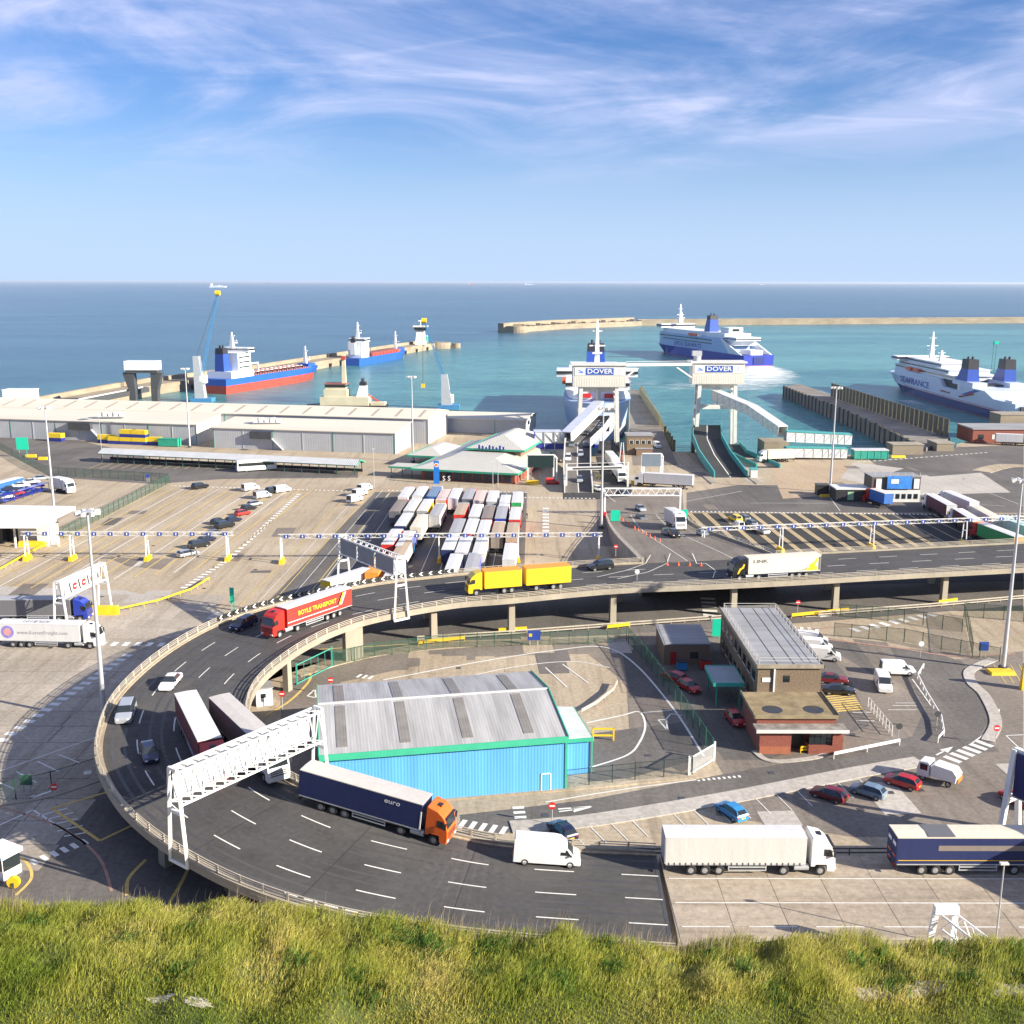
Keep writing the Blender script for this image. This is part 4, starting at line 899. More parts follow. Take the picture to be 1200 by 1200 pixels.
for r, row in enumerate(Q):
    for k_, (cx, cy, sd, rf, rq) in enumerate(sorted(row)):
        px, py = 420+cx/6, 540+cy/6; g = G(px, py, 4.0); vp = W(645,330,4000); a = math.atan2(vp.y-g.y, vp.x-g.x)
        c = Vector((g.x,g.y,0))+Vector((math.cos(a),math.sin(a),0))*8.25
        lorry((c.x,c.y,.02), a, '%s roofed lorry, %s rear, %s from left, %s row of lorry park' % (NMC.get(rf,rf), NMC.get(rq,rq), ORD[k_], ROWN[r]),
              cab=random.choice(['white','red','blue','navy','white','silver']), side=sd, roof=rf, rear=rq, full=False, group='lorries queueing in the lorry park', name='queued_lorry')
g = G(436,672,4.0); t, body, x0, x1 = lorry((g.x+.3,g.y+8.3,.02), HP-.04, 'orange sided ferry company trailer with lettered doors beside the flyover rail', side='orange', roof='orange', rear='orange', full=False, cabk=False, name='ferry_trailer')
text('P&O', 1.15, CU['navy'], body, (x0-.05,0,2.3), (HP,0,-HP), width=2.0, depth=.012, bold=.03)
g = G(408,678,3.2); a = math.atan2(.45,.35); t, body, x0, x1 = lorry((g.x,g.y,.02), .95, 'white roofed trailer with yellow rear corner behind the chevron boards', side='brightwhite', roof='brightwhite', rear='yellow', full=False, cabk=False, L=11, name='ferry_trailer')
# other lorries: (rear px, front px), kwargs
for rp, fp, lab, kw in [((797,598),(775,626),'white box lorry with flat front driving down the ramp towards the flyover',dict(side='white',roof='brightwhite')),]:
    A = rampP(.22,.72); B = rampP(.4,.74); lorry(((A.x+B.x)/2,(A.y+B.y)/2,(A.z+B.z)/2+.02), math.atan2(B.y-A.y,B.x-A.x), lab, L=9.5, pitch=-math.atan((B.z-A.z)/math.hypot(B.x-A.x,B.y-A.y)), **kw)
for rp, fp, lab, kw in [((716,548),(735,574),'white articulated lorry leaving the linkspan towards us',dict(side='brightwhite',roof='brightwhite')),
   ((812,573),(745,569),'long white trailer lorry facing left in front of the moored van',dict(side='brightwhite',roof='white')),
   ((1048,598),(1026,590),'blue box lorry at the top of the right waiting lanes',dict(side='blue',roof='white',L=7,cab='red')),
   ((1118,612),(1083,592),'maroon curtain sided lorry with white cab in the right waiting lanes',dict(side='maroon',roof='brightwhite',rear='white')),
   ((1146,608),(1100,588),'white roofed lorry standing just beyond the maroon lorry',dict(side='white',roof='brightwhite',rear='white')),
   ((1152,634),(1112,608),'second maroon lorry in the right waiting lanes, nearer the flyover',dict(side='maroon',roof='brightwhite',rear='orange')),
   ((1175,630),(1130,604),'cream roofed lorry in the lane right of the nearer maroon lorry',dict(side='white',roof='cream')),
   ((1190,648),(1145,630),'green curtain sided lorry with orange rear in the right waiting lanes',dict(side='green',roof='brightwhite',rear='orange',cab='red')),
   ((1215,640),(1165,620),'pale green roofed lorry at the right edge of the waiting lanes',dict(side='aqua',roof='aqua')),
   ((936,540),(898,541),'cream rigid lorry parked under the right passenger walkway',dict(side='cream',roof='cream',L=9,cab='white')),
   ((1164,520),(1194,521),'white rigid lorry beside the red brick quay building',dict(side='brightwhite',roof='brightwhite',L=9)),
   ((60,575),(70,577),'white loaded car transporter tractor at the far left yard',dict(side='white',roof='white',L=5))]:
    p, a = on_ground(rp, fp); lorry((p.x,p.y,.05), a, lab, full=False, **kw)
# ---- cars at ground level: kind, colour, px, py, heading degrees, label
CARS = [('hatch','navy',660,978,118,'dark blue hatchback parked beside the no entry sign, behind the white van'),('hatch','blue',858,955,118,'bright blue hatchback parked above the white lorry trailer'),
 ('hatch','maroon',972,935,140,'dark red hatchback in the car park, leftmost of the three by the kerb'),('hatch','steel',1018,931,140,'steel blue hatchback parked between two red cars'),('hatch','red',1058,920,140,'bright red hatchback parked beside the white street sweeper'),
 ('saloon','maroon',975,799,-8,'dark red saloon parked against the brown depot building'),('saloon','black',983,812,-8,'black saloon parked beside the yellow hatching'),
 ('hatch','red',808,808,-62,'red hatchback in the shade of the depot fence'),('hatch','red',791,797,130,'dark red car nose in behind the shaded red hatchback'),('hatch','red',862,846,-80,'red hatchback parked in front of the small annex'),
 ('hatch','red',1192,940,110,'red car parked beneath the navy billboard'),
 ('saloon','navy',731,580,-55,'dark blue saloon leading the queue from the linkspan'),('hatch','silver',751,598,-75,'silver car on the access road behind the dark saloon'),('hatch','grey',752,609,-75,'grey car following the silver car on the access road'),
 ('van','white',1035,805,-100,'white van seen from behind in the depot car park'),('van','white',1052,789,-5,'white panel van parked across the depot car park'),
 ('van','white',966,772,-15,'white van nearest us in the row against the depot wall'),('van','white',957,762,-15,'white van second in the row against the depot wall'),('van','white',952,754,-15,'white van farthest in the row against the depot wall'),
 ('smallvan','brightred',648,567,0,'small red van beside the message sign'),('estate','white',702,575,-60,'white estate car beside the tall mast by the linkspan'),
 ('estate','silver',221,652,48,'blue grey estate car nearest us in the left queue'),('suv','black',234,642,48,'black off road car second in the left queue'),('hatch','navy',243,635,48,'dark blue car third in the left queue'),('hatch','grey',253,628,48,'grey car fourth in the left queue'),
 ('hatch','black',257,614,48,'black car standing beside the queue with its door open'),('suv','black',264,619,48,'black estate close behind the small black car'),('hatch','navy',274,612,48,'dark blue hatchback just before the red car'),('hatch','brightred',285,604,48,'bright red hatchback in the left queue'),
 ('hatch','black',292,598,48,'black hatchback ahead of the red hatchback'),('hatch','silver',299,593,48,'silver hatchback near the head of the left queue'),('van','silver',308,584,48,'silver camper van near the head of the left queue'),('suv','black',321,578,48,'black car beside the white van at the lane head'),
 ('van','white',331,577,48,'white camper van heading the left queue'),('van','white',294,575,48,'white van alone at the top of the left lanes'),('suv','black',235,573,48,'dark off road car alone near the mesh fence corner'),
 ('van','white',416,588,60,'nearest of three white vans at the lorry park corner'),('van','white',422,581,60,'middle of three white vans at the lorry park corner'),('van','white',428,575,60,'farthest of three white vans at the lorry park corner'),
 ('mpv','yellow',862,610,105,'pale yellow van at the head of the right waiting lanes'),('smallvan','white',865,618,105,'small white van behind the yellow van in the right lanes'),('hatch','grey',872,609,108,'grey car beside the yellow van in the right lanes'),('hatch','grey',880,615,108,'second grey car in the right lanes'),('hatch','silver',884,620,108,'silver car third in its right hand lane'),('saloon','silver',893,624,108,'silver saloon nearest us in the right waiting lanes'),
 ('van','white',1143,516,0,'white van on the quay beside the finger jetty'),('hatch','white',1096,512,-20,'white car at the root of the finger jetty'),('van','white',770,524,-80,'white van on the quay by the brown control hut'),
 ('saloon','white',1183,516,0,'white car beside the lorry at the far right quay')]
for kd, cl_, px, py, hd, lab in CARS:
    g = G(px, py, .05); far_ = g.y > 230; car(kd, cl_, (g.x, g.y, .05), math.radians(hd), lab, detail=not far_, group=None)
for kd, cl_, u, f_, lab in (('hatch','grey',.52,.52,'dark car half way down the access ramp'),('suv','black',.58,.55,'black off road car on the access ramp behind the dark car'),('hatch','silver',.56,.86,'silver hatchback in the right lane of the access ramp')):
    A = rampP(u,f_); B = rampP(u+.06,f_); car(kd, cl_, (A.x,A.y,A.z+.02), math.atan2(B.y-A.y,B.x-A.x), lab, pitch=-math.atan((B.z-A.z)/math.hypot(B.x-A.x,B.y-A.y)))
# street sweeper
g = G(1101,915,.05); t = T('street_sweeper', 'small white street sweeper with orange striped rear parked at the kerb', 'sweeper', (g.x,g.y,.05), math.radians(140))
fm_ = lambda b, n_, m_, par: put(n_, fm(b, n_, m_), par)
fm_(MB().loft(extr([(.9,.5),(2.3,.45),(2.35,1.3),(2.05,2.3),(1.0,2.4),(.9,2.3)],.95,.1,.95)), 'cab', WHITE, t)
fm_(MB().loft([[(2.36,-.8,1.35),(2.36,.8,1.35),(2.3,.8,1.3),(2.3,-.8,1.3)],[(2.12,-.75,2.2),(2.12,.75,2.2),(2.05,.75,2.2),(2.05,-.75,2.2)]]), 'windscreen', GLASS, t)
for s_ in (-1,1): fm_(MB().box(1.1,1.95,s_*.955-.01,s_*.955+.01,1.35,2.1), 'side_window', GLASS, t)
fm_(MB().loft(extr([(-2.2,.7),(.75,.7),(.8,2.0),(.4,2.35),(-1.8,2.2),(-2.3,1.6)],.95,.15,.93)), 'hopper', WHITE, t)
fm_(MB().box(-2.36,-2.25,-.8,.8,.75,1.25), 'rear_panel', ORANGE, t)
for x in (1.6,-1.3):
    for s_ in (-.8,.8): wheel('van', t, x, s_)
# coach
g = G(301,552,.05); t = T('coach', 'white coach parked at the end of the covered walkway', 'coach', (g.x,g.y,.05), .42)
fm_(MB().loft(extr([(-6,.4),(6,.4),(6.05,1.4),(5.8,3.1),(5.4,3.4),(-5.9,3.4),(-6.05,3.0)],1.27,.15,.98)), 'body', WHITE, t)
for s_ in (-1,1): fm_(MB().box(-5.6,5.2,s_*1.28-.01,s_*1.28+.01,1.75,2.75), 'side_window', GLASS, t)
fm_(MB().box(5.85,6.03,-1.1,1.1,1.5,2.9), 'windscreen', GLASS, t); fm_(MB().box(-6.08,-5.95,-1.0,1.0,1.9,2.8), 'rear_window', GLASS, t)
for x in (3.8,-3.2):
    for s_ in (-1.1,1.1): wheel('truck', t, x, s_)
# ================================================================ buildings
def part(b, n_, m_, par, **k): return put(n_, fm(b, n_, m_), par, **k)
def brick_mat(name, c1, c2, scale=1.0):
    m = bpy.data.materials.new(name); m.use_nodes = True; nt = m.node_tree; N = nt.nodes.new; L = nt.links.new; p = nt.nodes['Principled BSDF']; p.inputs['Roughness'].default_value = .85
    tc = N('ShaderNodeTexCoord'); n = N('ShaderNodeTexNoise'); n.inputs['Scale'].default_value = 5*scale; n.inputs['Detail'].default_value = 8; n.inputs['Roughness'].default_value = .75; L(tc.outputs['Object'], n.inputs[0])
    r = N('ShaderNodeValToRGB'); r.color_ramp.elements[0].position = .36; r.color_ramp.elements[1].position = .64; r.color_ramp.elements[0].color = c1+(1,); r.color_ramp.elements[1].color = c2+(1,); L(n.outputs[0], r.inputs[0]); L(r.outputs[0], p.inputs['Base Color'])
    sp = N('ShaderNodeSeparateXYZ'); L(tc.outputs['Object'], sp.inputs[0]); w = N('ShaderNodeMath'); w.operation = 'PINGPONG'; w.inputs[1].default_value = .0375*2; L(sp.outputs[2], w.inputs[0])
    bp = N('ShaderNodeBump'); bp.inputs['Strength'].default_value = .4; bp.inputs['Distance'].default_value = .02; L(w.outputs[0], bp.inputs['Height']); L(bp.outputs[0], p.inputs['Normal']); return m
BRN = brick_mat('brown_brick', (.12,.083,.053), (.28,.21,.135)); BRD = brick_mat('dark_brick', (.16,.10,.065), (.26,.17,.11)); BRR = brick_mat('red_brick', (.20,.055,.038), (.30,.095,.06))
FELT = mat('roof_felt', (.28,.28,.285), .8, .2, .25, dirt=.35, streak=(.3,1.5,1)); MOSS = mat('mossy_roof', (.25,.19,.10), .9, .35, .5, dirt=.5)
# ---- blue shed
SB = corrugated('shed_blue', (.10,.36,.72), 0, .36, .5, .12, .10, streak=(3,3,.15)); SR = corrugated('shed_roof', (.36,.355,.35), 0, .36, .65, .28, .05, streak=(2.2,.12,1))
SG = mat('shed_green', (.04,.36,.215), .45, .08); RL = corrugated('rooflight', (.21,.195,.175), 0, .36, .5, .2, .05)
t = T('blue_shed', 'corrugated blue shed with green trim and grey ridged roof inside the flyover loop', 'shed', (-20.7,108.0,0), math.atan2(.183,.983))
Lx, D, EZ, RZ = 27.4, 20.6, 6.5, 8.2
part(MB().box(.05,Lx-.05,0.05,.25,-.02,EZ-.02), 'front_wall', SB, t); part(MB().box(.05,Lx-.05,D-.25,D-.05,-.02,EZ-.02), 'rear_wall', SB, t)
for x in (.05, Lx-.25):
    part(MB().loft([[(x,.25,-.02),(x,D-.25,-.02),(x,D-.25,EZ-.05),(x,D/2,RZ-.1),(x,.25,EZ-.05)],[(x+.2,.25,-.02),(x+.2,D-.25,-.02),(x+.2,D-.25,EZ-.05),(x+.2,D/2,RZ-.1),(x+.2,.25,EZ-.05)]]), 'gable_wall', SB, t)
for y0, y1 in ((-.25, D/2), (D+.25, D/2)):
    r_ = part(MB().loft([[(-.2,y0,EZ-.05),(-.2,y0,EZ+.1),(-.2,y1,RZ+.1),(-.2,y1,RZ-.05)],[(Lx+.2,y0,EZ-.05),(Lx+.2,y0,EZ+.1),(Lx+.2,y1,RZ+.1),(Lx+.2,y1,RZ-.05)]]), 'roof_slope', SR, t)
    for k in range(4):
        xa = 1.7+k*7.0
        f = lambda y: EZ+.1+(RZ-EZ)*(y-y0)/(y1-y0)
        ya, yb = y0+(y1-y0)*.12, y0+(y1-y0)*.93
        part(MB().loft([[(xa,ya,f(ya)),(xa,ya,f(ya)+.05),(xa,yb,f(yb)+.05),(xa,yb,f(yb))],[(xa+1.2,ya,f(ya)),(xa+1.2,ya,f(ya)+.05),(xa+1.2,yb,f(yb)+.05),(xa+1.2,yb,f(yb))]]), 'rooflight', RL, r_)
part(MB().box(-.25,Lx+.25,D/2-.16,D/2+.16,RZ+.06,RZ+.18), 'ridge_cap', WHITE2, t)
part(MB().loft([[(x,-.42,EZ-.55),(x,-.3,EZ-.6),(x,-.16,EZ+.13),(x,-.28,EZ+.12)] for x in (-.25,Lx+.25)]), 'eaves_fascia', SG, t)
for x in (-.14, Lx-.1): part(MB().box(x,x+.24,-.05,.4,0,EZ-.3), 'corner_trim', SG, t)
for x in (-.26, Lx+.21):
    for y0, y1 in ((-.3, D/2), (D+.3, D/2)): part(MB().beam((x,y0,EZ+.05),(x,y1,RZ+.05),.12,.4), 'verge_trim', SG, t)
d_ = part(MB().box(24.6,25.6,-.0,.09,0,2.1), 'door', SB, t); part(MB().box(24.5,24.6,-.04,.1,0,2.2).box(25.6,25.7,-.04,.1,0,2.2).box(24.5,25.7,-.04,.1,2.1,2.2), 'frame', WHITE, d_)
for k in range(2): part(MB().box(-.16,.04,3+k*4,5.5+k*4,.4,2.6), 'side_window', GLASS, t)
w_ = part(MB().box(Lx,Lx+3.8,3.6,12.6,-.02,4.4,0), 'lean_to_wall', SB, t)
part(MB().loft([[(Lx+.02,3.3,4.75),(Lx+.02,12.9,4.75),(Lx+.02,12.9,4.95),(Lx+.02,3.3,4.95)],[(Lx+4.0,3.3,4.35),(Lx+4.0,12.9,4.35),(Lx+4.0,12.9,4.55),(Lx+4.0,3.3,4.55)]]), 'lean_to_roof', corrugated('lean_to_sheet', (.50,.51,.48), 1, .35, .6, .1, .1), w_)
part(MB().box(Lx+.02,Lx+4.05,3.16,3.29,4.2,4.66), 'lean_to_fascia', SG, w_); part(MB().box(Lx+3.9,Lx+4.06,3.4,3.6,0,4.3).box(Lx+4.02,Lx+4.12,3.3,12.9,4.2,4.56), 'lean_to_trim', SG, w_)
# ---- depot
t = T('depot_building', 'two storey brown brick depot with flat grey roof', 'building', (33,135,0))
part(MB().box(0,8.5,0,25.5,-.02,6.7), 'wall', BRN, t); ro = part(MB().box(-.2,8.7,-.2,25.7,6.7,7.0), 'roof', FELT, t)
part(MB().box(-.3,8.8,-.32,-.2,6.6,7.15).box(-.32,-.2,-.32,25.8,6.6,7.15).box(8.7,8.82,-.32,25.8,6.6,7.15), 'parapet', mat('stone_coping',(.33,.28,.21),.9,.25,1.), t)
for k in range(2): part(MB().box(2.6+k*2.2,2.68+k*2.2,.2,25.2,7.0,7.03), 'roof_seam', BLK, ro)
for k in range(6): part(MB().box(1.2+(k%3)*2.3,2.0+(k%3)*2.3,-.06,.05,4.6 if k < 3 else 1.2,5.5 if k < 3 else 2.1), 'window', GLASS, t) if k in (1,4,5) else None
wn = part(MB().box(.6,1.7,-.07,.05,4.6,5.2), 'window', WHITE, t); part(MB().box(2.1,2.3,-.2,-.02,2.8,7.0), 'drain_pipe', WHITE, t)
part(MB().box(-.1,8.6,-.9,-.05,2.75,2.95), 'ledge', WHITE2, t); part(MB().box(8.1,8.35,-.85,-.6,0,2.75), 'ledge_post', WHITE2, t)
for k in range(8):
    for z in (1.0,4.2): o = part(MB().box(-.06,.05,1.4+k*3.,3.+k*3.,z,z+1.3), 'window', GLASS, t); part(MB().box(-.1,.02,1.3+k*3.,3.1+k*3.,z-.12,z), 'sill', WHITE2, o)
    for z in (4.2,): part(MB().box(8.45,8.56,1.4+k*3.,3.+k*3.,z,z+1.3), 'window', GLASS, t)
for k in range(15): part(MB().box(.2+k*.0,.26,.3+k*1.75,.36+k*1.75,7,7.9), 'guard_post', RAILW, t); part(MB().box(8.24,8.3,.3+k*1.75,.36+k*1.75,7,7.9), 'guard_post', RAILW, t)
for z in (7.45,7.88):
    for b in (MB().box(.2,.25,.3,25,z-.025,z+.025), MB().box(8.25,8.3,.3,25,z-.025,z+.025), MB().box(.2,8.3,.3,.35,z-.025,z+.025), MB().box(.2,8.3,25,25.05,z-.025,z+.025)): part(b, 'guard_rail', RAILW, t)
t = T('depot_annex', 'low brick annex with mossy flat roof in front of the depot', 'building', (30.6,122.6,0))
part(MB().box(0,9.9,1.8,9.6,-.02,4.0), 'wall', BRR, t)
ro = part(MB().box(-.3,10.2,1.6,9.9,4.0,4.16), 'roof', MOSS, t); part(MB().box(-.35,10.25,1.5,1.62,3.95,4.4).box(-.38,-.28,1.5,9.95,3.95,4.4).box(10.18,10.3,1.5,9.95,3.95,4.4), 'roof_kerb', mat('mossy_kerb',(.27,.22,.13),.9,.3,1.), ro)
for x in (2.4,7.6): part(MB().tube((x,4,4.15),(x,4,4.172),1.3,18), 'puddle', mat('roof_puddle',(.03,.03,.03),.15,.2,1.), ro)
part(MB().box(-.5,10.8,-.5,1.75,3.05,3.25), 'porch_roof', mat('patched_felt',(.25,.22,.19),.9,.6,.6,dirt=.5), t); part(MB().box(-.55,10.85,-.6,-.45,2.95,3.35), 'porch_fascia', WHITE2, t)
part(MB().box(0,3.9,-.1,1.79,0,3.04), 'porch_wall', BRR, t); part(MB().box(6.1,10.3,-.1,1.79,0,1.1).box(9.,10.3,-.1,1.79,1.1,3.04), 'porch_wall', BRR, t)
part(MB().box(0.05,3.85,-.13,-.1,0,1.0), 'plinth', mat('terracotta_plinth',(.36,.12,.06),.8,.15,1.), t)
for k in range(4): part(MB().box(6.2+k*.7,6.85+k*.7,.2,.28,1.15,2.95), 'window_pane', GLASS, t)
part(MB().box(4.2,5.8,1.5,1.6,0,2.2), 'door', BLK, t)
t = T('brick_store', 'dark brick store with patchy felt roof beneath the flyover', 'building', (23.2,154,0)); part(MB().box(0,6.9,0,9,-.02,3.2), 'wall', BRD, t); part(MB().box(-.15,7.05,-.15,9.15,3.2,3.4), 'roof', FELT, t); part(MB().box(1,1.9,-.06,.02,0,2.), 'door', P_['red'], t); part(MB().box(4,5.2,-.06,.02,1.,2.), 'window', GLASS, t)
t = T('bin', 'red waste bin against the dark brick store', 'bin', (29.2,152.2,0)); part(MB().box(-.7,.7,-.6,.6,.15,1.5), 'body', RED, t); part(MB().box(-.75,.75,-.65,.65,1.5,1.62), 'lid', BLK, t)
t = T('bin', 'blue waste bin beside the dark brick store', 'bin', (25.6,151.8,0)); part(MB().box(-.7,.7,-.6,.6,.15,1.3), 'body', P_['blue'], t); part(MB().box(-.75,.75,-.65,.65,1.3,1.42), 'lid', BLK, t)
t = T('green_canopy', 'green edged fuel canopy on slim posts beside the depot', 'canopy', (28,137.6,0))
part(MB().box(-.3,3.7,-.3,6.4,3.3,3.5), 'roof', corrugated('canopy_sheet',(.3,.34,.36),1,.4), t)
for b in (MB().box(-.35,3.75,-.42,-.3,3.05,3.6), MB().box(-.35,3.75,6.4,6.5,3.05,3.6), MB().box(-.42,-.3,-.42,6.5,3.05,3.6), MB().box(3.7,3.8,-.42,6.5,3.05,3.6)): part(b, 'fascia', mat('teal_trim',(.05,.42,.32),.45,.06), t)
for x in (.1,3.3):
    for y in (0,6): part(MB().box(x-.09,x+.09,y-.09,y+.09,0,3.3), 'post', GRN, t)
g = G(312,829); t = T('gate_hut', 'small white gatehouse hut under the flyover bend', 'hut', (g.x-1.2,g.y,0), .35); part(MB().box(0,2.2,0,2.4,0,2.5), 'wall', WHITE, t); part(MB().box(-.15,2.35,-.15,2.55,2.5,2.65), 'roof', FELT, t); part(MB().box(2.19,2.24,.7,1.5,1.1,1.9), 'window', GLASS, t); part(MB().box(.6,1.3,-.04,.02,1.2,1.8), 'window', GLASS, t)
# ---- warehouses
WR = mat('warehouse_roof', (.62,.57,.46), .6, .06, .05, streak=(.3,2,1)); WW = corrugated('warehouse_wall', (.44,.45,.46), 0, .9, .6, .05, .05); WG = corrugated('warehouse_gable', (.60,.58,.53), 1, .9, .6, .05, .05); TRM = mat('trim_green',(.05,.24,.17),.5,.1)
SKY_ = mat('grp_rooflight', (.40,.33,.25), .5, .2, 1.)
AW = math.atan2(-15,72.4)
def shed(label, origin, L_, D_, z0, zr, ridge, doors=(), ribs=8, lights=0, name='warehouse'):
    t = T(name, label, 'warehouse', origin, AW)
    part(MB().box(0,L_,0,.3,-.02,z0), 'front_wall', WW, t); part(MB().box(0,L_,D_-.3,D_,-.02,z0 if ridge < D_ else zr), 'rear_wall', WW, t)
    prof = [(0,-.02),(0,z0),(ridge,zr),(D_,z0),(D_,-.02)] if ridge < D_ else [(0,-.02),(0,z0),(D_,zr),(D_,-.02)]
    for x in (0, L_-.3): part(MB().loft([[(x,max(.3,min(y,D_-.3)),z-.02) for y, z in prof],[(x+.3,max(.3,min(y,D_-.3)),z-.02) for y, z in prof]]), 'gable_wall', WG, t)
    segs = [((-.4,z0-.05),(ridge,zr))]+([((ridge,zr),(D_+.4,z0-.05))] if ridge < D_ else [])
    for (ya,za),(yb,zb) in segs:
        r = part(MB().loft([[(x,ya,za),(x,yb,zb),(x,yb,zb+.25),(x,ya,za+.25)] for x in (-.5,L_+.5)]), 'roof_slope', WR, t)
        for k in range(lights):
            x = L_*(k+.6)/lights
            for f0, f1 in ((.15,.85),):
                p0 = (x, ya+(yb-ya)*f0, za+(zb-za)*f0+.26); p1 = (x, ya+(yb-ya)*f1, za+(zb-za)*f1+.26); part(MB().beam(p0,p1,1.1,.04), 'rooflight', SKY_, r)
    for k in range(ribs+1): part(MB().box(L_*k/ribs-.12,L_*k/ribs+.12,-.1,-.0,0,z0), 'downpipe', TRM if k % 2 == 0 else WW, t)
    return t
t = shed('long pale warehouse at the left with cream roof', (-222,400,0), 112, 19, 7.0, 8.6, 19, ribs=12)
part(MB().box(62,71,-1.4,-.1,4.0,6.6), 'control_box', STEELD, t); part(MB().beam((71,-.8,4.2),(75,-.8,.2),1.2,.2), 'stair', GREYM, t)
def roof_plant(x, y, z, label):
    o = T('ventilation_unit', label, 'vent', (x,y,z)); part(MB().box(-5,5,-1.2,1.2,0,.3), 'base', GREYM, o)
    for k in range(5): part(MB().box(-4.8+k*2,-3.4+k*2,-.9,.9,.3,1.5+.4*(k%2)), 'fan_box', RAILW, o)
roof_plant(-147,390,8.2,'cluster of grey fan units on the left warehouse roof'); roof_plant(-86,374,8.2,'cluster of grey fan units on the middle warehouse roof')
t = shed('middle pale warehouse with open corner beside the bus walkway', (-104,369.5,0), 66, 18, 7.0, 8.6, 18, ribs=6)
part(MB().box(14,22,-1.2,-.1,3.8,6.2), 'control_box', STEELD, t); part(MB().beam((22,-.7,4.),(26,-.7,.2),1.2,.2), 'stair', GREYM, t)
shed('longest cream roofed warehouse at the back along the water', (-222,419.5,0), 196, 27, 8.8, 11.0, 12, ribs=10, lights=22)
t = shed('low end warehouse with white gable beside the terminal', (-30,412,0), 36, 22, 5.2, 6.6, 11, ribs=3)
part(MB().box(35.9,36.1,4,8,3.,4.6), 'window', GLASS, t)
# white stair tower on the far left roof
g = W(22,480,430); t = T('roof_plant_room', 'white plant room box on the far left warehouse roof', 'plant room', (g.x-5,428,8.6)); part(MB().box(0,12,0,6,0,5.5), 'wall', WHITE2, t); part(MB().box(-.2,12.2,-.2,6.2,5.5,5.7), 'roof', WHITE, t)
# bus walkway
t = T('covered_walkway', 'long silver roofed covered walkway along the bus bays', 'walkway', (-132.5,338,0), math.atan2(-22,85)); L_ = 89
part(MB().loft([[(x,-.5,3.0),(x,2.6,4.4),(x,6.2,3.2),(x,6.2,3.05),(x,2.6,4.2),(x,-.5,2.85)] for x in (0,L_)]), 'roof', corrugated('walkway_roof',(.52,.53,.53),0,.6,.5,.08,.4), t)
for k in range(16):
    for y in (0,5.6): part(MB().box(1+k*5.8,1.2+k*5.8,y,y+.2,0,3.0), 'post', FGRN, t)
for y in (-.55,6.2): part(MB().box(0,L_,y-.05,y+.05,2.8,3.05), 'gutter', FGRN, t)
part(MB().box(.5,L_-.5,5.2,5.3,.2,1.1), 'back_panel', GLASS, t); part(MB().loft([[(L_+.02,-.6,2.8),(L_+.02,2.6,4.5),(L_+.02,6.3,3.),(L_+.02,6.3,2.7),(L_+.02,2.6,4.1),(L_+.02,-.6,2.5)],[(L_+.15,-.6,2.8),(L_+.15,2.6,4.5),(L_+.15,6.3,3.),(L_+.15,6.3,2.7),(L_+.15,2.6,4.1),(L_+.15,-.6,2.5)]]), 'gable_trim', SG, t)
# terminal
AT = math.radians(-15.5); TR = corrugated('terminal_roof', (.48,.465,.41), 0, .8, .55, .06, .12)
t = T('terminal_building', 'passenger terminal with tiered pale hipped roofs and green eaves', 'building', (.5,300.5,0), AT)
part(MB().box(-28.5,0,1.5,56,-.02,3.3), 'wall', BRR, t)
for k in range(9): part(MB().box(-27.5+k*3,-25.1+k*3,1.4,1.48,.3,2.9), 'window_pane', mat('shop_window',(.02,.025,.05),.15,.5,.4), t)
def hip(x0, x1, y0, y1, z0, z1, inset, name, par, m_=TR):
    b = MB().add([(x0,y0,z0),(x1,y0,z0),(x1,y1,z0),(x0,y1,z0),(x0+inset,y0+inset,z1),(x1-inset,y0+inset,z1),(x1-inset,y1-inset,z1),(x0+inset,y1-inset,z1)],[(0,1,5,4),(1,2,6,5),(2,3,7,6),(3,0,4,7),(4,5,6,7),(0,3,2,1)])
    r = part(b, name, m_, par)
    for q in (MB().box(x0-.12,x1+.12,y0-.14,y0-.02,z0-.45,z0+.12), MB().box(x0-.12,x1+.12,y1+.02,y1+.14,z0-.45,z0+.12), MB().box(x0-.14,x0-.02,y0,y1,z0-.45,z0+.12), MB().box(x1+.02,x1+.14,y0,y1,z0-.45,z0+.12)): part(q, 'eaves_trim', SG, r)
    return r
hip(-31,1.5,-.6,57,3.4,6.0,9.5,'lower_roof',t)
part(MB().box(-19,-3.5,21,52,4.5,6.9), 'clerestory', BRD, t)
for k in range(7): part(MB().box(-3.49,-3.42,22.5+k*4,25+k*4,5.9,6.8), 'window', GLASS, t)
hip(-20.5,-2.,19.5,53.5,6.9,10.2,8.6,'upper_roof',t)
for k in range(8): part(MB().box(-16.5+k*1.1,-15.9+k*1.1,19.2,19.35,6.9,8.2-.3*(k%3)), 'sign_letter', BLUE, t)
part(MB().box(-39,-31.2,2,9,3.0,3.25), 'entrance_canopy', TR, t); part(MB().box(-39.1,-31.2,1.85,2.0,2.8,3.35), 'canopy_trim', SG, t)
for x in (-38.5,-35,-32): part(MB().box(x,x+.2,2.3,2.5,0,3), 'canopy_post', FGRN, t)
hip(-41,-29,22,44,3.4,5.4,5,'side_roof',t)
t = T('fuel_sign', 'tall blue totem sign with round red badge before the terminal', 'sign', tuple(G(512,567)))
t.scale = (.75,.75,.72); part(MB().box(-1.1,1.1,-.2,.2,0,6), 'panel', mat('totem_blue',(.01,.14,.5),.4,.05), t); part(MB().box(-.95,.95,-.18,.18,6.0,9.2), 'badge_panel', mat('totem_blue',(.01,.14,.5)), t); part(MB().tube((0,-.2,7.6),(0,-.27,7.6),.85,18), 'badge_ring', WHITE, t); part(MB().tube((0,-.27,7.6),(0,-.32,7.6),.6,18), 'badge', ORANGE, t)
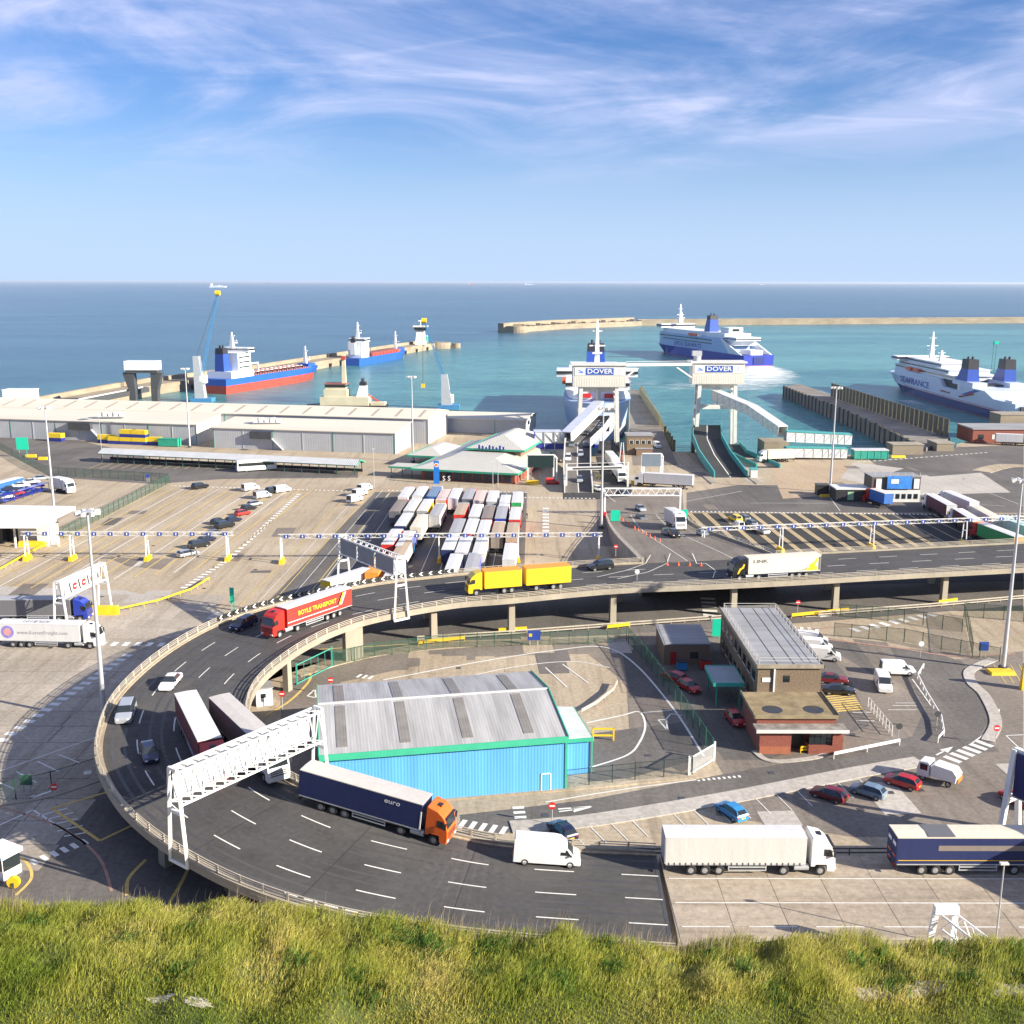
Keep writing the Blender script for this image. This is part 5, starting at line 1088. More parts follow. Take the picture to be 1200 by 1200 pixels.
for k, x in enumerate((521,527)):
    g = G(x,566.5); o = tag(text('S', 2.0, WHITE, None, (g.x,g.y-1.2,1.6), (HP,0,0), name='shop_letter'), 'white shop letter S on the terminal front, %s of two' % ('left' if k == 0 else 'right'), 'letter')
# check-in canopy at the left
t = T('booth_canopy', 'large flat white canopy over the check in booths at the left edge', 'canopy', tuple(G(30,645)))
z1 = 5.6; c0 = [G(-30,607,z1), G(62,603.5,z1), G(88,596.5,z1), G(-30,596,z1)]; o0 = t.location
P2 = [(p.x-o0.x,p.y-o0.y) for p in (G(-60,618,z1),G(42,618,z1),G(89,596,z1),G(-60,594,z1))]
part(MB().prism(P2, 5.2, 6.0), 'roof', WHITE, t); 
for k in range(3): part(MB().box(-22+k*9,-16+k*9,4+k,9+k,0,4.2), 'booth', WHITE2 if k != 1 else BLK, t)
part(MB().box(1.5,4.0,3,7,0,5.2), 'stair_core', WHITE2, t); part(MB().box(-24,0,8,8.3,0,3.8), 'screen_wall', BLK, t)
for x in (-14,-3,6): part(MB().box(x,x+.35,2+x*.1,2.35+x*.1,0,5.2), 'post', WHITE2, t)
# kiosk building with billboard, right
p = G(980,587); t = T('booking_kiosk', 'dark kiosk building with white doors under a billboard by the tall mast', 'kiosk', (p.x,p.y,0))
part(MB().box(0,9,0,6,-.02,3.2), 'low_wall', BLK, t); part(MB().box(-.2,9.1,-.2,6.2,3.2,3.5), 'low_roof', WHITE2, t)
part(MB().box(9.1,22,-.3,6,-.02,6.6), 'wall', mat('kiosk_brown',(.10,.075,.06),.7,.2,1.), t); part(MB().box(9,22.2,-.4,6.2,6.6,6.8), 'roof', FELT, t)
part(MB().box(12,22,-.6,-.32,0,3.2), 'white_front', WHITE2, t)
for k in range(6): part(MB().box(12.4+k*1.6,13.4+k*1.6,-.68,-.6,.9,2.2), 'window', GLASS, t)
bb = part(MB().box(13,19.5,-.9,-.65,3.6,7.0), 'billboard', mat('billboard_blue',(.05,.22,.60),.4,.35,.5), t); part(MB().box(14,16,-.95,-.91,5.,6.2), 'billboard_picture', WHITE, bb)
part(MB().box(10.2,11.6,-.55,-.31,3.6,6.2), 'poster', WHITE, t); part(MB().box(20.2,21.6,-.55,-.31,3.6,6.2), 'poster', WHITE, t); part(MB().box(3,4.6,-.1,-.01,.4,2.6), 'poster', mat('poster_green',(.3,.5,.3),.5,.3,3), t); part(MB().box(7,7.8,-.4,-.05,0,1.6), 'vending_machine', RED, t); part(MB().box(9.4,10.1,-.8,-.35,0,1.9), 'phone_box', RED, t)
for k in range(7): part(MB().box(10+k*2,10.06+k*2,.2,.26,6.8,7.8), 'roof_rail_post', RAILW, t)
p = G(958,580); t = T('black_shelter', 'small black shelter left of the tall mast', 'shelter', (p.x,p.y,0)); part(MB().box(0,3.2,0,2.6,0,2.8), 'wall', BLK, t); part(MB().box(-.2,3.4,-.2,2.8,2.8,2.95), 'roof', STEELD, t)
# red brick quay building
p = G(1160,520); t = T('quay_building', 'red brick quay building with flat roof at the far right', 'building', (p.x-5,p.y+3,0)); part(MB().box(0,45,0,14,-.02,5), 'wall', BRR, t); part(MB().box(-.4,45.4,-.4,14.4,5,5.5), 'roof', FELT, t)
for k in range(8): part(MB().box(2+k*5,4+k*5,-.06,.03,1.5,3.2), 'window', WHITE2 if k % 2 else GLASS, t)
part(MB().box(20,40,-.08,-.01,0,1.8), 'green_door', GRN, t)
# control hut on the quay
p = G(735,533); t = T('control_hut', 'brown two storey berth control hut with white windows', 'building', (p.x,p.y,0)); part(MB().box(0,8.6,0,7,-.02,6.4), 'wall', BRN, t); part(MB().box(-.3,8.9,-.3,7.3,6.4,6.8), 'roof', FELT, t)
for k in range(4): o = part(MB().box(.8+k*2.,2.0+k*2.,-.07,.03,3.8,5.0), 'window', GLASS, t); part(MB().box(.7+k*2.,.8+k*2.,-.1,.0,3.7,5.1).box(2.0+k*2.,2.1+k*2.,-.1,0,3.7,5.1).box(.7+k*2.,2.1+k*2.,-.1,0,5.0,5.1), 'frame', WHITE, o)
part(MB().box(2.6,8.6,-1.6,-.01,2.2,2.5), 'porch', FELT, t); part(MB().box(3,8.4,-1.4,-.02,0,2.2), 'porch_front', BRD, t)
# ================================================================ masts, gantries, fences, signs
pole_ = MB().tube((0,0,0),(0,0,1),.34,12,0,.13).mesh('pole', GREYM)
flood = fm(MB().box(-.35,.35,-.2,.2,-.25,.25), 'floodlight', RAILW)
def mast(px, py, h, label, z0=0, n=8, base=True):
    g = G(px,py,z0); t = T('high_mast', label, 'light mast', tuple(g)); put('pole', pole_, t, None, 0, (1,1,h))
    part(MB().tube((0,0,h-.2),(0,0,h+.1),.7,12), 'head_ring', GREYM, t)
    for k in range(n):
        a = 2*math.pi*k/n; put('floodlight', flood, t, (math.cos(a)*1.25, math.sin(a)*1.25, h-.1), a)
    if base: part(MB().tube((0,0,0),(0,0,.6),.7,10), 'base', STEELD, t)
mast(124,848,28.5,'tall lighting mast standing beside the outside of the flyover bend'); mast(65.5,615,28,'tall lighting mast behind the check in canopy'); mast(973,576,29,'tall lighting mast beside the booking kiosk')
mast(705,619,28.5,'tall lighting mast beside the access ramp and linkspan'); mast(484.5,542,27.5,'tall lighting mast left of the passenger terminal'); mast(1176,784,29,'tall lighting mast on a yellow base at the right'); mast(223,525,27.5,'tall lighting mast in front of the left warehouse gable')
def lamp(p, h, label, arm=0.0, name='street_lamp'):
    t = T(name, label, 'lamp', tuple(p)); part(MB().tube((0,0,0),(0,0,h),.09,8,0,.06), 'pole', GREYM, t); part(MB().box(-.35-arm,.35,-.16,.16,h,h+.16), 'lantern', RAILW, t)
g = W(1172,1112,81.0); lamp((W(1174,1050,81).x,81,.5), ZY(1012,81)-.5, 'slim grey camera pole at the near road by the cliff', name='camera_pole'); 
for px, py, h, lab in ((120,536,14,'slim lamp post at the left end of the bus walkway'),(439,572,11,'slim lamp post at the right end of the bus walkway'),(578,570,7,'left flagpole in front of the terminal'),(584,571,8,'right flagpole in front of the terminal'),(737,513,21,'white post on the jetty beside the moored ferry')): lamp(G(px,py), h, lab)
# ---- truss gantries
def truss(b, p, q, w, h, n, r=.09, m=0):
    p = Vector(p); q = Vector(q); d = (q-p).normalized(); s_ = Vector((-d.y,d.x,0)).normalized()*w/2; u = Vector((0,0,h))
    c = [lambda t, o=o: p.lerp(q,t)+o for o in (s_, -s_, s_+u, -s_+u)]
    for f in c: b.beam(f(0), f(1), r*2, r*2, m)
    for k in range(n):
        t0, t1, tm = k/n, (k+1)/n, (k+.5)/n
        for lo, hi in ((0,2),(1,3)):
            b.beam(c[lo](t0), c[hi](tm), r, r, m); b.beam(c[hi](tm), c[lo](t1), r, r, m)
        b.beam(c[2](t0), c[3](t1), r, r, m); b.beam(c[0](t0), c[1](t1), r, r, m)
    return b
def aframe(b, p, ztop, spread, side, r=.14, cross=True):
    p = Vector(p); s_ = Vector(side).normalized(); z0 = p.z
    a0, c0 = p+s_*spread/2, p-s_*spread/2; a1 = Vector((p.x,p.y,ztop))+s_*.6; c1 = Vector((p.x,p.y,ztop))-s_*.6
    b.beam(a0,a1,r*2,r*2); b.beam(c0,c1,r*2,r*2); b.beam(a1,c1,r*2,r*2)
    if cross: b.beam(a0.lerp(a1,.55), c0.lerp(c1,.55), r*2, r*2)
    return b
def big_gantry(p, q, z0, z1, label, nb, panels, pm, w=1.5, foot=None):
    t = T('sign_gantry', label, 'gantry', (p[0],p[1],0)); o = Vector((p[0],p[1],0)); P = Vector(p)-o; Q_ = Vector(q)-o; d = (Q_-P); d.z = 0; d.normalize(); s_ = Vector((-d.y,d.x,0))
    part(truss(MB(), (P.x,P.y,z0), (Q_.x,Q_.y,z0), w, z1-z0, nb), 'truss', WHITE, t)
    for e, zf in ((P, p[2]), (Q_, q[2])):
        part(aframe(MB(), (e.x,e.y,zf), z1+.15, 2.6, s_), 'leg_frame', WHITE, t); part(MB().beam(Vector((e.x,e.y,zf))+s_*1.4, Vector((e.x,e.y,zf))-s_*1.4, .3, .3), 'foot_beam', WHITE, t)
    L_ = (Q_-P); L_.z = 0
    for f0, f1, sd in panels:
        a = P+L_*f0; c = P+L_*f1; off = s_*sd*(w/2+.1); part(MB().beam(Vector((a.x,a.y,(z0+z1)/2))+off, Vector((c.x,c.y,(z0+z1)/2))+off, .08, (z1-z0)*.9), 'sign_panel', pm, t)
    return t
SIGNB = mat('sign_back', (.62,.64,.64), .5, .05, .5); SIGND = mat('sign_back_shade_grey', (.16,.20,.24), .5, .1, .5)  # darker grey has the shaded side of the far gantry's panels painted in
big_gantry((-30.9,90.2,4.0), (-20.2,104.6,4.0), 10.0, 13.3, 'near white lattice sign gantry spanning the flyover', 14, ((.03,.34,1),(.345,.655,1),(.66,.97,1)), SIGNB)
O = deckP(12.75,0); I = deckP(13.3,1)
big_gantry((O.x-.5,O.y+.6,5.9), (I.x+.4,I.y-.8,5.5), 12.6, 15.4, 'far white lattice sign gantry over the flyover behind the red lorry', 10, ((.04,.33,-1),(.36,.64,-1),(.67,.96,-1)), SIGND)
p, q = G(73,738), G(124,712)
t = big_gantry((p.x,p.y,.05), (q.x,q.y,.05), 5.2, 8.0, 'white gantry with arrow and no entry signs on the left apron', 8, ((.06,.74,-1),), WHITE, w=1.2)
P0 = Vector((0,0,0)); Q0 = q-p; d = Vector((Q0.x,Q0.y,0)).normalized(); s_ = Vector((d.y,-d.x,0))
for k in range(3):
    for kk, nm in enumerate(('arrow_sign','no_entry_sign')):
        c = Q0*(.17+k*.2+kk*.1)+s_*.82; c.z = 6.6
        if kk == 0: part(MB().beam(c+Vector((0,0,-.9))+d*.25, c+Vector((0,0,.9))-d*.2, .06, .35), nm, STEELD, t)
        else:
            part(MB().tube(c, c+s_*.06, .62, 16), nm, RED, t); part(MB().beam(c-d*.4+s_*.08, c+d*.4+s_*.08, .05, .25), 'white_bar', WHITE, t)
def lane_gantry(ends, supports, label, signs, zb=5.3, base=True):
    A, B = G(*ends[0]), G(*ends[1]); t = T('lane_gantry', label, 'gantry', (A.x,A.y,0)); o = Vector((A.x,A.y,0)); D_ = B-A; d = D_.normalized(); s_ = Vector((-d.y,d.x,0))
    part(truss(MB(), (0,0,zb), (D_.x,D_.y,zb), .5, .75, max(8,int(D_.length/1.6)), .05), 'beam', RAILW, t)
    for px, py in supports:
        g = G(px,py); u = (g-A).dot(d); f = d*u; part(aframe(MB(), (f.x,f.y,.8 if base else 0), zb, 1.8, s_, .1, True), 'support_frame', WHITE, t)
        if base:
            bk = MB().loft([[Vector((f.x,f.y,0))+s_*a+d*b_ for a, b_ in ((-1.4,-.45),(1.4,-.45),(1.4,.45),(-1.4,.45))],[Vector((f.x,f.y,1.0))+s_*a+d*b_ for a, b_ in ((-1.35,-.3),(1.35,-.3),(1.35,.3),(-1.35,.3))]]); part(bk, 'base_block', YEL, t)
    for k in range(signs):
        f = D_*((k+.5)/signs)-s_*.33; o_ = part(MB().beam(Vector((f.x,f.y,zb+.38))-d*.48, Vector((f.x,f.y,zb+.38))+d*.48, .06, .72), 'lane_sign', BLUE, t)
        part(MB().beam(Vector((f.x,f.y,zb+.36))-d*.1-s_*.04, Vector((f.x,f.y,zb+.36))+d*.12-s_*.04, .03, .45), 'number', WHITE, o_)
    return t
lane_gantry(((28,657),(276,657)), ((33,657),(86,657),(174,657),(268,657)), 'lane number gantry over the left car lanes with yellow bases', 13)
lane_gantry(((328,660),(706,657)), ((331,660),(515,661),(608,659),(702,657)), 'lane number gantry across the lorry park', 20)
lane_gantry(((821,650),(1215,634)), ((824,650),(915,646),(1022,642),(1131,638)), 'lane number gantry over the dark waiting lanes on the right', 21)
A, B = G(709,606), G(797,606); t = T('ramp_gantry', 'white lattice portal gantry over the ramp from the ferries', 'gantry', (A.x,A.y,0)); D_ = B-A
part(truss(MB(), (0,0,5.6), (D_.x,D_.y,5.6), .8, 1.7, 9, .1), 'truss', WHITE, t)
for e in (Vector((0,0,0)), D_): part(MB().beam((e.x,e.y,0),(e.x,e.y,7.4),.4,.4), 'leg', WHITE, t)
A, B = G(664,572), G(736,570); t = T('berth_gantry', 'flat white height gantry across the linkspan approach', 'gantry', (A.x,A.y,0)); D_ = B-A
part(MB().beam((0,0,5.6),(D_.x,D_.y,5.6),.6,.9), 'beam', WHITE2, t); part(MB().beam((D_.x*.1,D_.y*.1-.35,5.6),(D_.x*.9,D_.y*.9-.35,5.6),.06,.5), 'display', STEELD, t); part(MB().beam((0,0,7.),(D_.x,D_.y,7.),.12,.12), 'hand_rail', RAILW, t)
for e in (Vector((0,0,0)), D_): part(MB().beam((e.x,e.y,0),(e.x,e.y,7.0),.5,.5), 'leg', WHITE2, t)
def message_sign(px0, px1, py, h0, h1, label, face):
    A, B = G(px0,py), G(px1,py); t = T('message_sign', label, 'sign', (A.x,A.y,0)); D_ = B-A; m0 = D_*.0; 
    part(MB().beam((0,0,(h0+h1)/2),(D_.x,D_.y,(h0+h1)/2),.5,h1-h0), 'panel', face, t); part(MB().beam((0,-.05,h1+.1),(D_.x,D_.y-.05,h1+.1),.7,.25), 'hood', WHITE, t)
    for e in (Vector((0,0,0)), D_):
        part(MB().beam((e.x,e.y,0),(e.x,e.y,h1),.4,.4), 'leg', WHITE, t); part(MB().beam((e.x,e.y,h1),(e.x+1,e.y+3,h1-1.5),.4,.4).beam((e.x+1,e.y+3,h1-1.5),(e.x+1,e.y+3,0),.4,.4), 'rear_leg', WHITE, t)
    return t
LED = mat('led_panel', (.012,.03,.03), .3, .3, 2)
message_sign(619,649,566,4.6,8.2,'dark electronic message sign on white legs by the terminal', LED); message_sign(752,774,566,5.0,8.6,'grey backed message sign on white legs by the control hut', SIGND)
# billboard and its frame at the right
t = T('billboard', 'dark blue billboard with white ship picture on white raking legs', 'billboard', (52.0,102.4,0), math.atan2(-23,15))
bbm = mat('billboard_navy', (.01,.015,.12), .4, .1); part(MB().box(.3,27,-.15,.1,4.9,9.6), 'panel', bbm, t); part(MB().box(-.2,27.3,.1,.5,9.6,10.0), 'top_beam', WHITE, t); part(MB().box(-.2,27.3,.1,.4,4.6,4.9), 'bottom_beam', WHITE, t)
part(MB().add([(1.6,-.17,6.6),(3.4,-.17,6.3),(3.9,-.17,7.2),(3.2,-.17,7.9),(2.0,-.17,7.6)],[(0,1,2,3,4)]), 'picture', WHITE, t); part(MB().box(2.2,2.9,-.18,-.16,5.3,5.55), 'badge', YEL, t)
for x in (0,27.2):
    part(MB().beam((x,-1.2,-.02),(x,.0,9.9),.5,.5).beam((x,2.2,-.02),(x,.6,9.9),.5,.5), 'leg', WHITE, t); part(MB().beam((x,-.7,4.2),(x,1.5,4.2),.3,.3), 'brace', WHITE, t)
g = G(1107,1112,0); t = T('camera_gantry', 'white lattice end frame of a gantry rising from the cliff foot', 'gantry', (W(1095,1100,80).x,80,.2)); zt = ZY(1069,80)-.2
part(MB().beam((-.6,0,-.2),(0,0,zt),.5,.3).beam((1.6,0,-.2),(1.6,0,zt),.5,.3), 'leg', WHITE, t); part(MB().box(-.15,1.85,-.3,.3,zt,zt+.7), 'cap', WHITE, t)
part(truss(MB(), (1.0,-.2,zt-1.2), (3.6,-7.5,zt-1.2), 1.3, 1.2, 4, .07), 'truss', WHITE, t); part(MB().beam((3.3,-7.5,-3),(3.3,-7.5,zt),.35,.35), 'leg', WHITE, t)
# ---- fences
def fence(pts, h, label, col='305543', step=3.0, name='mesh_fence', fill=.34, z=0.0, rail=False):
    P = [G(x,y,z) for x, y in pts]; t = T(name, label, 'fence', tuple(P[0])); o = P[0]; pm = mat('fence_post_'+col, hx(col), .5, .1); wm = meshwire('fence_wire_'+col, col, .11, fill)
    pst = MB().box(-.05,.05,-.05,.05,0,h+.12).mesh('post', pm)
    for a, c in zip(P[:-1], P[1:]):
        d = c-a; n = max(1,round(d.length/step)); rz = math.atan2(d.y,d.x); l_ = d.length/n
        me = fm(MB().poly([(.05,0,.08),(l_-.05,0,.08),(l_-.05,0,h),(.05,0,h)]), 'mesh_panel', wm)
        tr_ = fm(MB().box(.05,l_-.05,-.025,.025,h-.06,h), 'top_rail', pm)
        for k in range(n):
            q = a+d*(k/n)-o; put('post', pst, t, q, rz); put('mesh_panel', me, t, q, rz); put('top_rail', tr_, t, q, rz)
        put('post', pst, t, c-o, rz)
    return t
fence([(-10,522),(22,540),(45,553),(60,558),(130,562),(198,566)], 2.6, 'green mesh fence along the left bus road'); fence([(199,567),(140,598),(75,632)], 2.6, 'green mesh fence between the left lanes and the freight yard')
fence([(392,781),(440,770),(520,760),(600,757),(690,755),(735,752)], 2.3, 'green mesh fence curving behind the shed yard', fill=.22)
fence([(737,754),(752,770),(792,822),(836,888)], 2.6, 'green mesh fence between the shed yard and the depot', col='28604a')
fence([(664,924),(745,915),(812,908)], 2.3, 'dark mesh fence from the blue shed to the white gate', col='24352f', fill=.16)
fence([(985,722),(1060,728),(1128,740)], 2.3, 'green mesh fence along the crossing right of the depot', fill=.2); fence([(978,745),(1060,752),(1172,775)], 2.3, 'green mesh fence behind the depot car park', fill=.2)
fence([(1130,722),(1200,728),(1225,730)], 2.6, 'green mesh fence at the right under the flyover', fill=.25); fence([(1130,723),(1136,745),(1140,770)], 2.6, 'short green mesh fence run beside the ticket panels', fill=.3)
fence([(-5,948),(20,938),(62,928),(118,910)], 2.4, 'dark green mesh fence on the kerb outside the bend', col='1d3a30', fill=.15, step=4.2)
def rails(pts, hs, label, m, z=0.0, step=2.5, name='guard_rail', w=.1, hgt=.14, post_h=None, zb=0, nmp='post'):
    P = [G(x,y,z) for x, y in pts]; t = T(name, label, 'barrier', tuple(P[0])); o = P[0]
    for h in hs:
        b = MB()
        for a, c in zip(P[:-1],P[1:]): b.beam(a-o+Vector((0,0,h)), c-o+Vector((0,0,h)), w, hgt)
        part(b, 'rail', m, t)
    ps = MB().box(-.05,.05,-.05,.05,0,post_h or max(hs)).mesh(nmp, m)
    for a, c in zip(P[:-1],P[1:]):
        n = max(1,round((c-a).length/step))
        for k in range(n+1): put(nmp, ps, t, (a+(c-a)*(k/n))-o)
    return t
rails([(488,938),(560,931),(640,924),(664,916)], (.55,1.05), 'grey pedestrian railing in front of the blue shed', RAILW, w=.06, hgt=.06); 
rails([(525,989),(562,991),(600,997)], (.5,.95), 'low railing where the flyover meets the crossing', RAILC, z=.6, w=.08, hgt=.08)
rails([(645,1003),(720,1004),(780,1004),(1050,1003),(1200,1002)], (.45,.9), 'dark railing between the near road and the car park', STEELD, z=.4, step=4.5, w=.12, hgt=.12)
rails([(490,752),(600,745),(690,738),(850,726)], (.4,.85), 'pale crash barrier beside the road under the flyover', RAILC, w=.08, hgt=.2); rails([(960,722),(1090,712),(1200,702)], (.4,.85), 'pale crash barrier under the right part of the flyover', RAILC, w=.08, hgt=.2)
rails([(978,889),(1055,873)], (.75,), 'white single rail barrier beside the annex drive', WHITE, step=5, w=.14, hgt=.35)
rails([(138,719),(185,709),(225,695),(246,682)], (.75,), 'yellow crash barrier curving across the left apron', YEL, w=.12, hgt=.3); rails([(0,672),(35,652),(62,638)], (.75,), 'yellow crash barrier beside the check in booths', YEL, w=.12, hgt=.35)
rails([(682,838),(700,828),(720,812),(724,803)], (.7,), 'cream curved crash barrier in the shed yard', RAILC, w=.15, hgt=.4); rails([(939,882),(987,879)], (.45,.8), 'yellow double rail barrier in front of the annex', YEL, w=.12, hgt=.2)
rails([(1083,783),(1076,795),(1086,815),(1104,845),(1107,862),(1100,870)], (.75,), 'white curved crash barrier beside the exit lane', WHITE, w=.12, hgt=.28)
rails([(1018,828),(1046,862)], (.6,1.5), 'white railing at the depot car park corner', WHITE2, w=.06, hgt=.06, step=1.2)
for k, (a, c, lab) in enumerate((((491,757),(545,751),'yellow barrier at the foot of the wide flyover pier'),((585,742),(618,740),'yellow barrier at the pier beside the loading sign'),((712,738),(738,735),'yellow barrier at the pier above the dark store'),((928,724),(995,717),'long yellow barrier right of the depot'),((1100,708),(1122,705),'yellow barrier at the rightmost visible pier'))): rails([a,c], (.6,), lab, YEL, w=.25, hgt=.5)
rails([(1030,1110),(1080,1110),(1200,1109)], (.5,.85), 'pale crash barrier on the cliff side of the near road', RAILC, z=.5, w=.1, hgt=.22)
def block(px0, px1, py, label, m, h=1.2, d=1.2, name='barrier_block'):
    a, c = G(px0,py), G(px1,py); t = T(name, label, 'barrier', (a.x,a.y,0)); L_ = c.x-a.x
    part(MB().loft([[(0,0,0),(L_,0,0),(L_,d,0),(0,d,0)],[(.1,.15,h),(L_-.1,.15,h),(L_-.1,d-.15,h),(.1,d-.15,h)]]), 'block', m, t); return t
block(100,138,722,'yellow barrier block at the foot of the left sign gantry', YEL, 1.5, 1.4); block(22,52,642,'yellow barrier block by the check in booths', YEL); block(617,632,568,'yellow barrier block by the message sign', YEL); block(740,757,568,'yellow barrier block in front of the white lorry', YEL); block(1163,1192,791,'yellow base block round the right mast', YEL, .45, 2.2); block(962,984,582,'yellow base block below the kiosk mast', YEL, .6); block(1045,1062,536,'yellow barrier at the quay edge', YEL, .8); block(1198,1215,808,'tall yellow plant at the right edge by the mast', YEL, 4, .8)
block(30,42,537,'left yellow barrier beneath the green road sign', YEL, .9); block(45,55,540,'right yellow barrier beneath the green road sign', YEL, .9)
t = T('yellow_frame', 'yellow height frame beside the blue shed lean to', 'frame', tuple(G(695,868)))
part(MB().box(-.0,.2,0,.2,0,1.7).box(2.6,2.8,0,.2,0,1.7), 'post', YEL, t); part(MB().box(0,2.8,.02,.18,1.5,1.7).box(0,2.8,.02,.18,.6,.8), 'rail', YEL, t)
def gate(a, c, h, label, m, cols=5, name='gate'):
    A, C_ = G(*a), G(*c); D_ = C_-A; t = T(name, label, 'gate', tuple(A))
    for e in (0,1): part(MB().beam(D_*e, D_*e+Vector((0,0,h+.3)), .2, .2), 'gate_post', m, t)
    part(MB().beam(Vector((0,0,h)), D_+Vector((0,0,h)), .1, .12), 'top_rail', m, t); part(MB().beam(Vector((0,0,.2)), D_+Vector((0,0,.2)), .1, .12), 'bottom_rail', m, t)
    for k in range(1,cols): part(MB().beam(D_*(k/cols)+Vector((0,0,.2)), D_*(k/cols)+Vector((0,0,h)), .06, .06), 'bar', m, t)
    return t
gate((349,803),(390,782),3.0,'green tubular gate beside the wide flyover pier', mat('gate_green',(.05,.36,.27),.5,.1)); gate((808,909),(838,891),2.2,'white slatted sliding gate at the shed yard exit', WHITE, 24)
# ---- signs
def round_sign(px, py, label, face=RED, bar=True, h=2.3, z=0, r=.42, name='no_entry_sign'):
    g = G(px,py,z); t = T(name, label, 'sign', tuple(g)); part(MB().tube((0,0,0),(0,0,h+.3),.05,6), 'pole', GREYM, t); part(MB().tube((0,-.06,h),(0,-.1,h),r,18), 'face', face, t)
    if bar: part(MB().box(-r*.7,r*.7,-.115,-.1,h-.1,h+.1), 'bar', WHITE, t)
round_sign(648,967,'red no entry sign at the car park entrance'); round_sign(527,976,'red no entry sign beside the orange lorry cab'); round_sign(389,815,'red no entry sign behind the blue shed roof'); round_sign(332,832,'red no entry sign beside the gatehouse hut'); round_sign(855,730,'no entry sign on the depot roof corner'); round_sign(935,720,'red and blue round sign beside the right flyover pier'); round_sign(1079,770,'white round sign with red edge at the exit barrier', WHITE, False, name='speed_sign'); round_sign(1167,872,'red stop sign on the right pavement', name='stop_sign'); round_sign(1053,870,'dark backed round sign by the white barrier', STEELD, False, name='round_sign'); round_sign(1098,855,'dark backed round sign on the exit island', STEELD, False, name='round_sign'); round_sign(747,680,'white round sign on the flyover parapet', WHITE, False, z=6.5, h=1.6, name='round_sign'); round_sign(722,652,'red round sign at the ramp corner', z=5.5, h=2); round_sign(67,945,'red topped sign post on the lower road', name='road_sign')
def panel_sign(px0, px1, py, h0, h1, label, m, name='road_sign', legs=True, z=0):
    a, c = G(px0,py,z), G(px1,py,z); t = T(name, label, 'sign', tuple(a)); L_ = c.x-a.x; part(MB().box(0,L_,-.06,.06,h0,h1), 'panel', m, t)
    for x in ((.2*L_,.8*L_) if legs else ()): part(MB().box(x-.06,x+.06,.06,.18,0,h1), 'post', m if m is SGN else GREYM, t)
    return t
SGN = mat('road_sign_green', (.01,.52,.33), .4, .05)
panel_sign(21,35,537,2.6,6.6,'green road sign beside the left bus road', SGN); panel_sign(716,727,615,1.,3.6,'green road sign at the left foot of the ramp gantry', SGN); panel_sign(797,806,614,1.,3.6,'green road sign at the right foot of the ramp gantry', SGN)
panel_sign(271,276,716,1.4,4.2,'narrow green sign on a yellow foot behind the parapet', SGN, z=0); t = panel_sign(619,634,757,1.0,2.6,'blue and yellow loading bay sign on the yard fence', BLUE); part(MB().box(.2,.7,-.08,-.06,1.6,2.1), 'badge', YEL, t); panel_sign(835,845,747,.3,3.2,'green framed ticket machine beside the depot', SGN, name='ticket_machine'); panel_sign(1147,1158,770,1.2,2.6,'blue notice panel on the right fence', BLUE); panel_sign(172,176,565,1.2,2.2,'small blue notice on the left fence', BLUE); panel_sign(26,40,930,1.0,2.2,'dark green sign board on the kerb fence', FGRN)
# cones down the access ramp
cone = fm(MB().tube((0,0,.05),(0,0,.75),.2,10,0,.04).box(-.26,.26,-.26,.26,0,.05), 'traffic_cone', mat('cone_orange',(.80,.12,.03),.5,.1)); band = fm(MB().tube((0,0,.36),(0,0,.52),.125,10,0,.09), 'band', WHITE)
for k in range(17):
    q = rampP(.04+k*.052, .12+.28*(k/16)**.7, .0) if k < 13 else deckP(16.55+.14*(k-13), .12+.03*(k-13), .01)
    o = put('traffic_cone', cone, None, q); tag(o, 'orange and white traffic cone, %s down the access ramp line' % (ORD+['eleventh','twelfth','thirteenth','fourteenth','fifteenth','sixteenth','seventeenth'])[k], 'cone', 'traffic cones on the access ramp'); put('band', band, o)
g = G(724,585); 
for px, py, lab in ((708,607,'red water filled barrier left of the ramp gantry'),(787,603,'red water filled barrier right of the ramp gantry')): block(px,px+4,py,lab,RED,1.4,1.,name='water_barrier')
# containers beside the warehouse
def container(px, py, L_, h, mtop, mbot, label, z=0):
    g = G(px,py); t = T('container', label, 'container', (g.x,g.y,z), AW); part(MB().box(0,L_,0,2.4,0,h*.45), 'base', mbot, t); part(MB().box(-.03,L_+.03,-.03,2.43,h*.45,h), 'upper', mtop, t)
CY = mat('container_yellow',(.78,.55,.02),.5,.12,1.2,bump=.4,bscale=4); CB = mat('container_blue',(.02,.035,.22),.5,.1)
container(56,518,5.6,2.9,CY,CB,'yellow and blue container alone by the left warehouse'); container(115,520,6,2.9,CY,CB,'yellow and blue container below the control box stair'); container(127,521,5.5,2.7,CY,CB,'yellow and blue container second from the stair'); container(141,521.5,5.4,2.6,CY,CB,'lower left yellow container of the tall stack'); container(155,522,5.4,2.6,CY,CB,'lower right yellow container of the tall stack'); container(141,521.5,5.4,2.6,CY,CB,'upper left yellow container of the tall stack',2.62); container(155,522,5.4,2.6,CY,CB,'upper right yellow container of the tall stack',2.62); container(169,522,6,2.7,CY,CB,'yellow and blue container between the stack and the green container')
g = G(186,524); t = T('container', 'green skip container beside the yellow containers', 'container', (g.x,g.y,0), AW); part(MB().box(0,7.5,0,2.5,.2,2.7), 'body', GRN, t); part(MB().box(-.1,7.6,-.1,2.6,2.7,2.9), 'lid', GRN, t)
